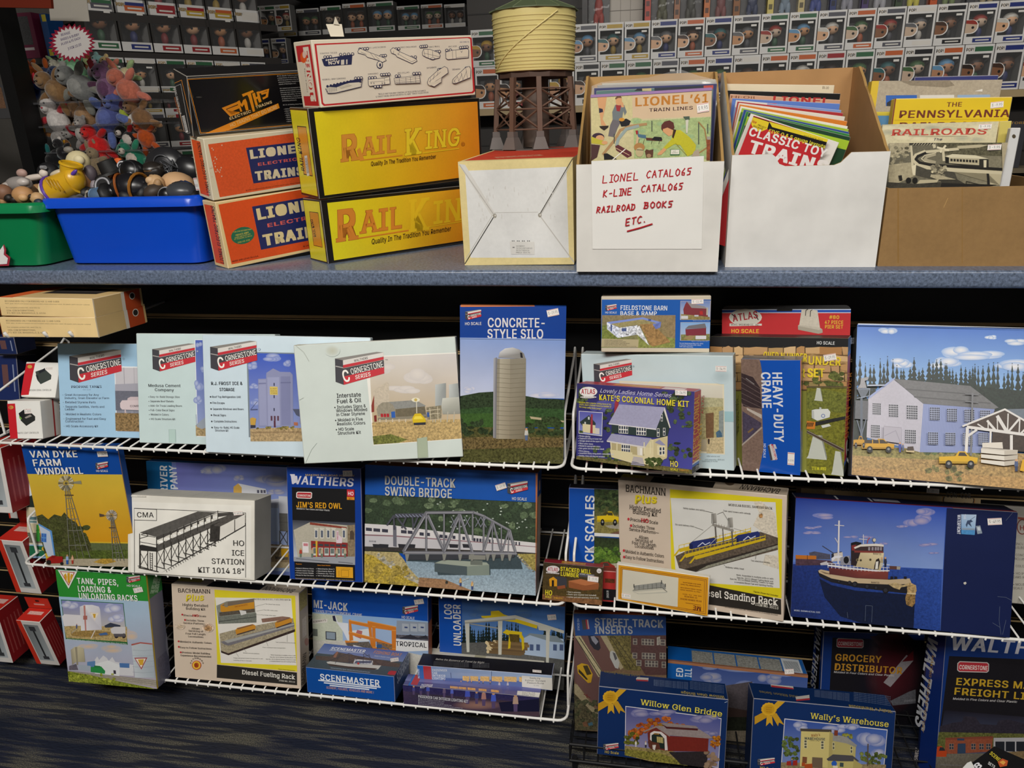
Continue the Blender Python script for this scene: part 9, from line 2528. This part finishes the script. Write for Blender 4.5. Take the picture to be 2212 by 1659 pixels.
g.hexa([a[0],a[1],a[1]+A3(0,.002,0),a[0]+A3(0,.002,0),a[3],a[2],a[2]+A3(0,.002,0),a[3]+A3(0,.002,0)],['a8a298']*6)
tag(build('blank_card',g,PAPER),'blank grey white card hanging above the star shaped price sign','card')
g=G();a=[at_y(*full(p),YS-.1)for p in((-60,72),(512,82),(500,-60),(-60,-60))]
g.hexa([a[0],a[1],a[1]+A3(0,.01,0),a[0]+A3(0,.01,0),a[3],a[2],a[2]+A3(0,.01,0),a[3]+A3(0,.01,0)],['6a2412']*6)
tag(build('sign_board',g,PAPER),'dark red sign board cut off at the top left corner','sign')
# ================================================================== hanging lamp boxes at far left, hooks
GH='red lamp boxes hanging at far left'
for k,(lab,c4,D,Y,tab)in enumerate((('lowest red and white lamp box, its window showing a street lamp near the carpet',((81,1432),(128,1439),(86,1343),(32.5,1341)),.045,1.33,1),('red and white lamp box hanging above the lowest one, left of the green kit box',((35,1277),(90,1285),(47,1170),(-8,1166)),.075,1.32,1),('lamp box cut off at the left edge beside the lowest lamp box',((-14,1428),(28,1433),(-8,1322),(-50,1320)),.07,1.33,0),('upper lamp box cut off at the left edge under the top shelf',((-28,1108),(27,1108),(0,968),(-55,966)),.09,1.30,0),('lamp box with red side behind the upper one, beside the windmill kit',((20,1120),(38,1120),(8,958),(-10,958)),.1,1.42,0))):
 b=Carton('lamp_box',lab,*c4,D,('dcd8d4','8c1c20','c42c22'),Y=Y,group=GH,lean=0)
 f=b.f;f.F(0,0,.2,1,'d0341f');f.F(.24,.08,.86,.9,['6f7476','8a9092','b4bcc0','9aa2a6']);f.F(.52,.16,.60,.84,'2a2c2e');f.F(.42,.12,.68,.22,'3a3c40');f.F(.44,.8,.7,.87,'3a3c40')
 for j in range(5):b.r.F(.15+.16*j,.2,.2+.16*j,.85,'a84a48',.2)
 b.t.F(.2,.25,.8,.5,'d8b0a8',.2)
 if tab:
  gc=G();o=b.O+b.V*b.H-b.N*b.D;W,h=b.W,.034
  gc.hexa([o,o+b.U*W,o+b.U*W-b.N*.001,o-b.N*.001,o+b.V*h,o+b.U*W+b.V*h,o+b.U*W+b.V*h-b.N*.001,o+b.V*h-b.N*.001],['c8301f']*6)
  hf=Face(gc,o,b.U,b.V,W,h);hf.k=.0002;hf.F(.42,.2,.58,.36,'2a1210');hf.F(.3,.55,.75,.68,'d8a8a0')
  b.extra=[('hang_tab',gc)]
for k,(c4,c,lab)in enumerate(((((-12,766),(37,765),(30,728),(-20,728)),'1a2a58','upper navy hobby box at the far left edge under the beige boxes'),(((-8,868),(42,862),(36,768),(-16,768)),'1c2c60','lower navy hobby box at the far left edge above the controller cartons'))):
 b=Carton('hobby_box',lab,*c4,.06,(c,'141c38',c),Y=1.46,lean=0,group='navy hobby boxes at far left');b.f.F(.35,.2,.6,.7,'6a4a4a');b.f.F(.8,.2,.85,.8,'8a94b0')
for k,(x,y)in enumerate(((12,722),(97,721),(152,720))):
 p=at_y(x,y,1.258);g=G()
 g.tube([(p[0],SW,p[2]-.008),(p[0],1.275,p[2]-.008),(p[0],1.262,p[2]-.006),(p[0],1.256,p[2]+.004)],.0034,'dcdad6')
 o=build('wall_hook',g,WIRE,None,smooth=True)
 tag(o,('leftmost white wire hook under the beige boxes','middle white wire hook under the beige boxes','right white wire hook under the beige boxes')[k],'hook','white hooks under the beige boxes')
 # ================================================================== back of the shop
YW=3.66
ORD='first second third fourth fifth sixth seventh eighth ninth tenth eleventh twelfth thirteenth fourteenth fifteenth sixteenth seventeenth eighteenth nineteenth twentieth'.split()
HAIR=(('brown','3a2418'),('black','141214'),('pale blue','5a86a8'),('red','8a2a20'),('white','b8b4ac'),('yellow','a8862c'),('green','3a5a34'),('grey','5a5a5c'),('dark brown','24160f'),('teal','2a5a5c'))
SKIN=('b08058','c49a78','7a5238','a87a5a','b8a08a')
LAB=('15151a','1d2a6a','8a1c22','b0562a','c9c4bc','a88a2c','2a5a3a','4a4a52')
def figure_box(O,U,w_,h,d,seed,label,group,bare=False,wide=False,pop=True):
 """window box with a generic big-headed figure inside"""
 rn=random.Random(seed)
 hn,hc=HAIR[rn.randrange(10)]
 sk=SKIN[rn.randrange(5)];lc=LAB[rn.randrange(8)]
 N=A3(U[1],-U[0],0)
 P=lambda x,y,z:O+U*x+N*(-y)+ZV*z
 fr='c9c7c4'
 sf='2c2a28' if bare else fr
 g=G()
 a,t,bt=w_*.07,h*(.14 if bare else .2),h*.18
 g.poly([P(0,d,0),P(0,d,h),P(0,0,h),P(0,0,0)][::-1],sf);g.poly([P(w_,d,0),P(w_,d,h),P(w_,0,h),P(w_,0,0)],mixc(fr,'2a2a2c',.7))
 g.poly([P(0,0,h),P(w_,0,h),P(w_,d,h),P(0,d,h)],fr);g.poly([P(0,d,0),P(w_,d,0),P(w_,0,0),P(0,0,0)],fr)
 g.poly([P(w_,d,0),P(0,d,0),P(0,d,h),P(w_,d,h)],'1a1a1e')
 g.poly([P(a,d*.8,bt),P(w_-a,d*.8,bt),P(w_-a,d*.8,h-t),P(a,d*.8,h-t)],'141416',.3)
 for x0,z0,x1,z1,cc in((0,0,w_,bt,fr),(0,h-t,w_,h,fr),(0,bt,a,h-t,sf),(w_-a,bt,w_,h-t,sf)):g.poly([P(x0,0,z0),P(x1,0,z0),P(x1,0,z1),P(x0,0,z1)],cc)
 f=Face(g,O,U,ZV,w_,h);f.k=.0002
 f.F(.34,.05,.95,.15,lc);f.F(.3,.86,.94,.96,lc);f.F(.4,.895,.86,.925,'c8c4bc')
 if pop:f.T_=None;v,fs,wd=tmesh('POP!',.05);f.k+=STEP;g.mesh([f.w(A3(w_*.05+x*w_*.25/wd,h*.86+y*h*.07))for x,y,_ in v],fs,'c0982c')
 if rn.random()<.75 and not wide:f.F(.66,.24,.86,.29,'cfccc6')
 # printed head at the lower left corner of the window
 if not wide and not bare:
  f._put([A3(w_*(.2+.24*math.cos(q)),h*(.42+.17*math.sin(q)))for q in np.linspace(-1.6,1.7,10)]+[A3(0,h*.59),A3(0,h*.25)],'d8d6d2')
  f._put([A3(w_*(.19+.21*math.cos(q)),h*(.42+.15*math.sin(q)))for q in np.linspace(-1.6,1.7,10)]+[A3(0,h*.57),A3(0,h*.27)],sk)
  f._put([A3(w_*(.19+.215*math.cos(q)),h*(.43+.15*math.sin(q)))for q in np.linspace(.25,1.7,8)]+[A3(0,h*.58),A3(0,h*.5)],hc)
  f._put([A3(w_*.25+w_*.05*math.cos(q),h*.4+h*.035*math.sin(q))for q in np.linspace(0,6.1,9)],'17120f')
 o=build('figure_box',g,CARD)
 tag(o,label.replace('HH',hn),'figure box',group)
 g=G();hs=min(w_*.27,h*.17)
 for j in((.3,.7)if wide else(.58,)):
  c=P(w_*j,d*.45,h*.56)
  g.ball(c,(hs,hs*.9,hs*.85),sk,12,8);g.ball(c+ZV*hs*.25-N*hs*.12,(hs*1.08,hs*.95,hs*.8),hc,12,8)
  for e in(-.45,.45):g.ball(c+U*hs*e+N*hs*.78-ZV*hs*.12,hs*.17,'0c0a0a',8,6)
  g.ball(c-ZV*hs*1.55,(hs*.5,hs*.4,hs*.75),mixc(lc,'2a2a2a',.4),10,7)
 build('figure',g,DULLP,o,smooth=True)
 g=G();g.poly([P(a,.0004,bt),P(w_-a,.0004,bt),P(w_-a,.0004,h-t),P(a,.0004,h-t)],'ffffff')
 build('window',g,FILM,o)
 return o
UX=A3(1,0,0)
def board(name,lo,hi,c,label,cat,group=None,m=DULLP):
 g=G();g.box(lo,hi,c)
 return tag(build(name,g,m),label,cat,group)
xa,xb=at_y(1236,60,YW)[0],at_y(2026,20,YW)[0]
pit=(xb-xa)/13.0
z2,z1=at_y(1700,208,YW)[2]-.006,at_y(1402,128,YW)[2]
hb1,hb2=at_y(1402,43,YW)[2]-z1-.002,z1-z2-.002
for k in range(-4,17):
 x=xa+pit*k
 if k>=0:
  l1='boxed figure with HH hair, %s right of the water tower, upper back row'%ORD[k]
  l2='boxed figure with HH hair, %s right of the water tower, lower back row'%ORD[k]
 else:
  l1='boxed figure with HH hair, %s leftwards behind the water tower, upper back row'%ORD[-k-1];l2='boxed figure with HH hair, %s leftwards behind the water tower, lower back row'%ORD[-k-1]
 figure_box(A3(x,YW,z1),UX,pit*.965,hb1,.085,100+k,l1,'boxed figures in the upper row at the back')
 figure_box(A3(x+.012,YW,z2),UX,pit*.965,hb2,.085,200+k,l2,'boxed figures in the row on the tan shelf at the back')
xl,xr=xa-pit*4.4,xa+pit*17.5
board('back_shelf',(xl,YW-.015,z2-.03),(xr,YW+.14,z2-.001),'a08c68','long tan edged shelf carrying two rows of boxed figures at the back','shelf')
board('back_shelf',(xl,YW-.02,z2-.34),(xr,YW+.14,z2-.32),'6a5f4c','lower dim shelf below the tan one at the back','shelf')
for k in range(12):
 x=xl+.08+(xr-xl)*k/12.5
 board('toy_carton',(x,YW+.0,z2-.319),(x+.12,YW+.08,z2-.319+.09+.05*((k*7)%3)),('2a4a6a','6a2420','26262a','7a5a24','1f2a3a','3a3a40')[k%6],'dim toy carton, %s from the left on the lower back shelf'%ORD[k],'box','toy cartons on the lower back shelf',CARD)
g=G()
g.box((xl,YW+.16,.0),(xr,YW+.18,2.45),'302c29')
for k in range(26):g.box((xl,YW+.157,.2+k*.085),(xr,YW+.161,.206+k*.085),'141210')
build('wall_divider',g,DULLP)['kind']='structure'
# carded figures above the rows
zt1=z1+hb1
CARDC=(('black card with red figure','1a1214','8a2a20'),('red lettered card','a8341f','4a4a34'),('tan lettered card','8a5a3c','3a3a34'),('orange lettered card','b0622c','6a3a3a'),('black and orange card','7a4a1c','1f2a4a'),('pale yellow card','b8a85a','6a7a8a'),('cream card with blue figure','b0a070','2a3a7a'),('navy card','1f2a5a','7a7a84'),('violet card','3a2a5a','8a8a90'),('dark green card','2a3a24','a8a030'),('orange striped card','a8481c','5a6a3a'),('dark grey card','3a3a3e','8a7a5a'))
for k,(x,wp)in enumerate(((1258,58),(1393,62),(1456,60),(1520,62),(1583,70),(1656,66),(1722,66),(1790,66),(1858,70),(1930,70),(2004,74),(2082,80))):
 a,c=at_y(x,30,YW+.06),at_y(x+wp,30,YW+.06)
 lb,c1,c2=CARDC[k];w_=c[0]-a[0];g=G()
 g.box((a[0],YW+.10,zt1+.004),(c[0],YW+.103,zt1+.26),'2a282a');g.box((a[0],YW+.05,zt1+.004),(a[0]+w_*.2,YW+.10,zt1+.26),c1)
 f=Face(g,A3(a[0],YW+.05,zt1+.004),UX,ZV,w_*.2,.256);f.k=.0003
 for j in range(6):f.F(.2,.05+.16*j,.8,.13+.16*j,mixc(c1,'0c0a0a',.8))
 o=build('figure_card',g,CARD);tag(o,lb+', standing above the boxed figures at the back','carded figure','carded figures above the boxed rows')
 g=G();cc=A3(a[0]+w_*.6,YW+.08,zt1+.07)
 g.ball(cc,(w_*.16,.014,.05),c2,10,8);g.ball(cc+A3(0,0,.06),.02,'a07a5a',10,8);g.ball(cc+A3(-w_*.1,0,-.045),(.012,.012,.03),c2);g.ball(cc+A3(w_*.1,0,-.045),(.012,.012,.03),c2)
 build('figure',g,DULLP,o,smooth=True)
 g=G();q=[(a[0]+w_*.22,YW+.052),(c[0],YW+.052)]
 g.poly([(q[0][0],q[0][1],zt1+.006),(q[1][0],q[1][1],zt1+.006),(q[1][0],q[1][1],zt1+.25),(q[0][0],q[0][1],zt1+.25)],'ffffff');build('blister',g,FILM,o)
a,c=at_y(1317,40,YW+.12),at_y(1388,40,YW+.12)
g=G();g.box((a[0],YW+.12,zt1-.01),(c[0],YW+.125,zt1+.3),'b4aea6')
f=Face(g,A3(a[0],YW+.12,zt1-.01),UX,ZV,c[0]-a[0],.31);f.k=.0003
for k in range(3):f.F(.0,.27+.25*k,1,.28+.25*k,'77726c');f.F(.3*k+.02,0,.3*k+.035,1,'8a857e')
tag(build('paper_sheet',g,PAPER),'white gridded paper sheet on the back wall right of the water tower','paper')
# far aisle to the left of the tower: boxed sets on a dark shelf, small boxes in a glass cabinet
YF=5.0
zr=at_y(850,66,YF)[2]
for k,(x,wp,hp)in enumerate(((600,42,48),(644,50,48),(696,46,50),(744,50,52),(797,58,52),(860,50,42),(912,48,42),(962,46,40))):
 a,c=at_y(x,60,YF),at_y(x+wp-2,60,YF)
 figure_box(A3(a[0],YF,zr),UX,c[0]-a[0],hp*.00325,.08,300+k,'wide boxed set with HH haired figures, %s along the far dark shelf'%ORD[k],'boxed sets on the far dark shelf',True,True)
xq,xw=at_y(590,60,YF)[0],at_y(1045,60,YF)[0]
board('far_shelf',(xq,YF-.02,zr-.09),(xw,5.6,zr-.002),'24211f','dark far shelf carrying wide boxed sets left of the tower','shelf')
board('far_shelf',(xq,YF-.06,zr+.27),(xw,5.6,zr+.31),'1a1816','upper dark shelf cut off by the top of the picture','shelf')
rr_=((70,(508,536,568,600)),(140,(492,518,556,592)),(206,(508,536,572,604)))
for j,(yb_,xs)in enumerate(rr_):
 zz=at_y(560,yb_,YF-.3)[2]
 for k,x in enumerate(xs):
  a,c=at_y(x,yb_,YF-.3),at_y(x+32,yb_,YF-.3)
  figure_box(A3(a[0],YF-.3,zz),UX,c[0]-a[0],.145,.07,400+10*j+k,'small boxed figure with HH hair, %s from the left on the %s cabinet shelf'%(ORD[k],('top','middle','lowest')[j]),'boxed figures in the glass cabinet')
 a,c=at_y(478,yb_,YF-.32),at_y(640,yb_,YF-.32)
 board('cabinet_shelf',(a[0],YF-.32,zz-.012),(c[0],5.6,zz-.002),'55585a','%s glass cabinet shelf with small boxed figures'%('top','middle','lowest')[j],'shelf','cabinet shelves',FILM)
 # angled shelf unit at the left
UA=A3(math.cos(R0(58)),math.sin(R0(58)),0);OA=at_y(192,100,2.85)
for j,(yb_,hh,n)in enumerate(((16,.2,6),(106,.19,6),(205,.13,6),(262,.1,6),(345,.14,6),(425,.13,5))):
 o=A3(OA[0],OA[1],at_y(192+(10 if j==0 else 0),yb_+(4,2,-4,-14,-18,-20)[j],2.85)[2])
 for k in range(n):
  figure_box(o+UA*(.128*k)+A3(.0,.0,.002),UA,.122,hh,.09,500+10*j+k,'boxed figure with HH hair, %s from the left on the %s angled left shelf'%(ORD[k],('top','second','third','fourth','fifth','lowest')[j]),'boxed figures on the angled left shelves',True,hh<.12)
 g=G();p=[o-ZV*.03,o+UA*.85-ZV*.03];nb=A3(-UA[1],UA[0],0)*.2
 g.hexa([p[0],p[1],p[1]+nb,p[0]+nb,p[0]+ZV*.028,p[1]+ZV*.028,p[1]+nb+ZV*.028,p[0]+nb+ZV*.028],['2c2826']*6)
 tag(build('angled_shelf',g,DULLP),'%s dark angled shelf of boxed figures behind the plush toys'%('top','second','third','fourth','fifth','lowest')[j],'shelf','angled shelves at the left')
g=G();o=OA+A3(-UA[1],UA[0],0)*.21;o[2]=0
g.hexa([o,o+UA*.86,o+UA*.86+A3(-.02,.01,0),o+A3(-.02,.01,0)]+[q+ZV*2.3 for q in(o,o+UA*.86,o+UA*.86+A3(-.02,.01,0),o+A3(-.02,.01,0))],['1f1d1b']*6)
build('wall_partition',g,DULLP)['kind']='structure'
# boxed toys behind the post
for k,(x0,y0_,x1,y1_,c,c2,lab)in enumerate(((8,125,88,30,'5a1a34','3a3a3c','magenta framed boxed action toy behind the black post'),(84,122,118,30,'123a6a','a89a2c','blue boxed toy with yellow corners beside the magenta one'),(-40,255,26,185,'4a4a4c','7a5a44','dim boxed doll at the left edge behind the post'))):
 a,c_=at_y(x0,y1_,2.6),at_y(x1,y0_,2.6)
 g=G();g.box((a[0],2.6,c_[2]),(c_[0],2.68,a[2]),c)
 f=Face(g,A3(a[0],2.6,c_[2]),UX,ZV,c_[0]-a[0],a[2]-c_[2]);f.k=.0003
 f.F(.2,.08,.85,.7,c2,.4)if k!=1 else(f.F(.3,.02,.95,.18,c2),f.F(.3,.82,.95,.98,c2))
 if k==0:f.F(.3,.76,.85,.82,'a8a0a0')
 tag(build('boxed_toy',g,GLOSS),lab,'box')
board('toy_shelf',(-2.9,2.58,at_y(60,128,2.6)[2]-.02),(at_y(130,128,2.6)[0],2.72,at_y(60,128,2.6)[2]-.001),'3a3836','shelf of boxed action toys behind the black post','shelf')
for b in BOXES:
 b.finish()
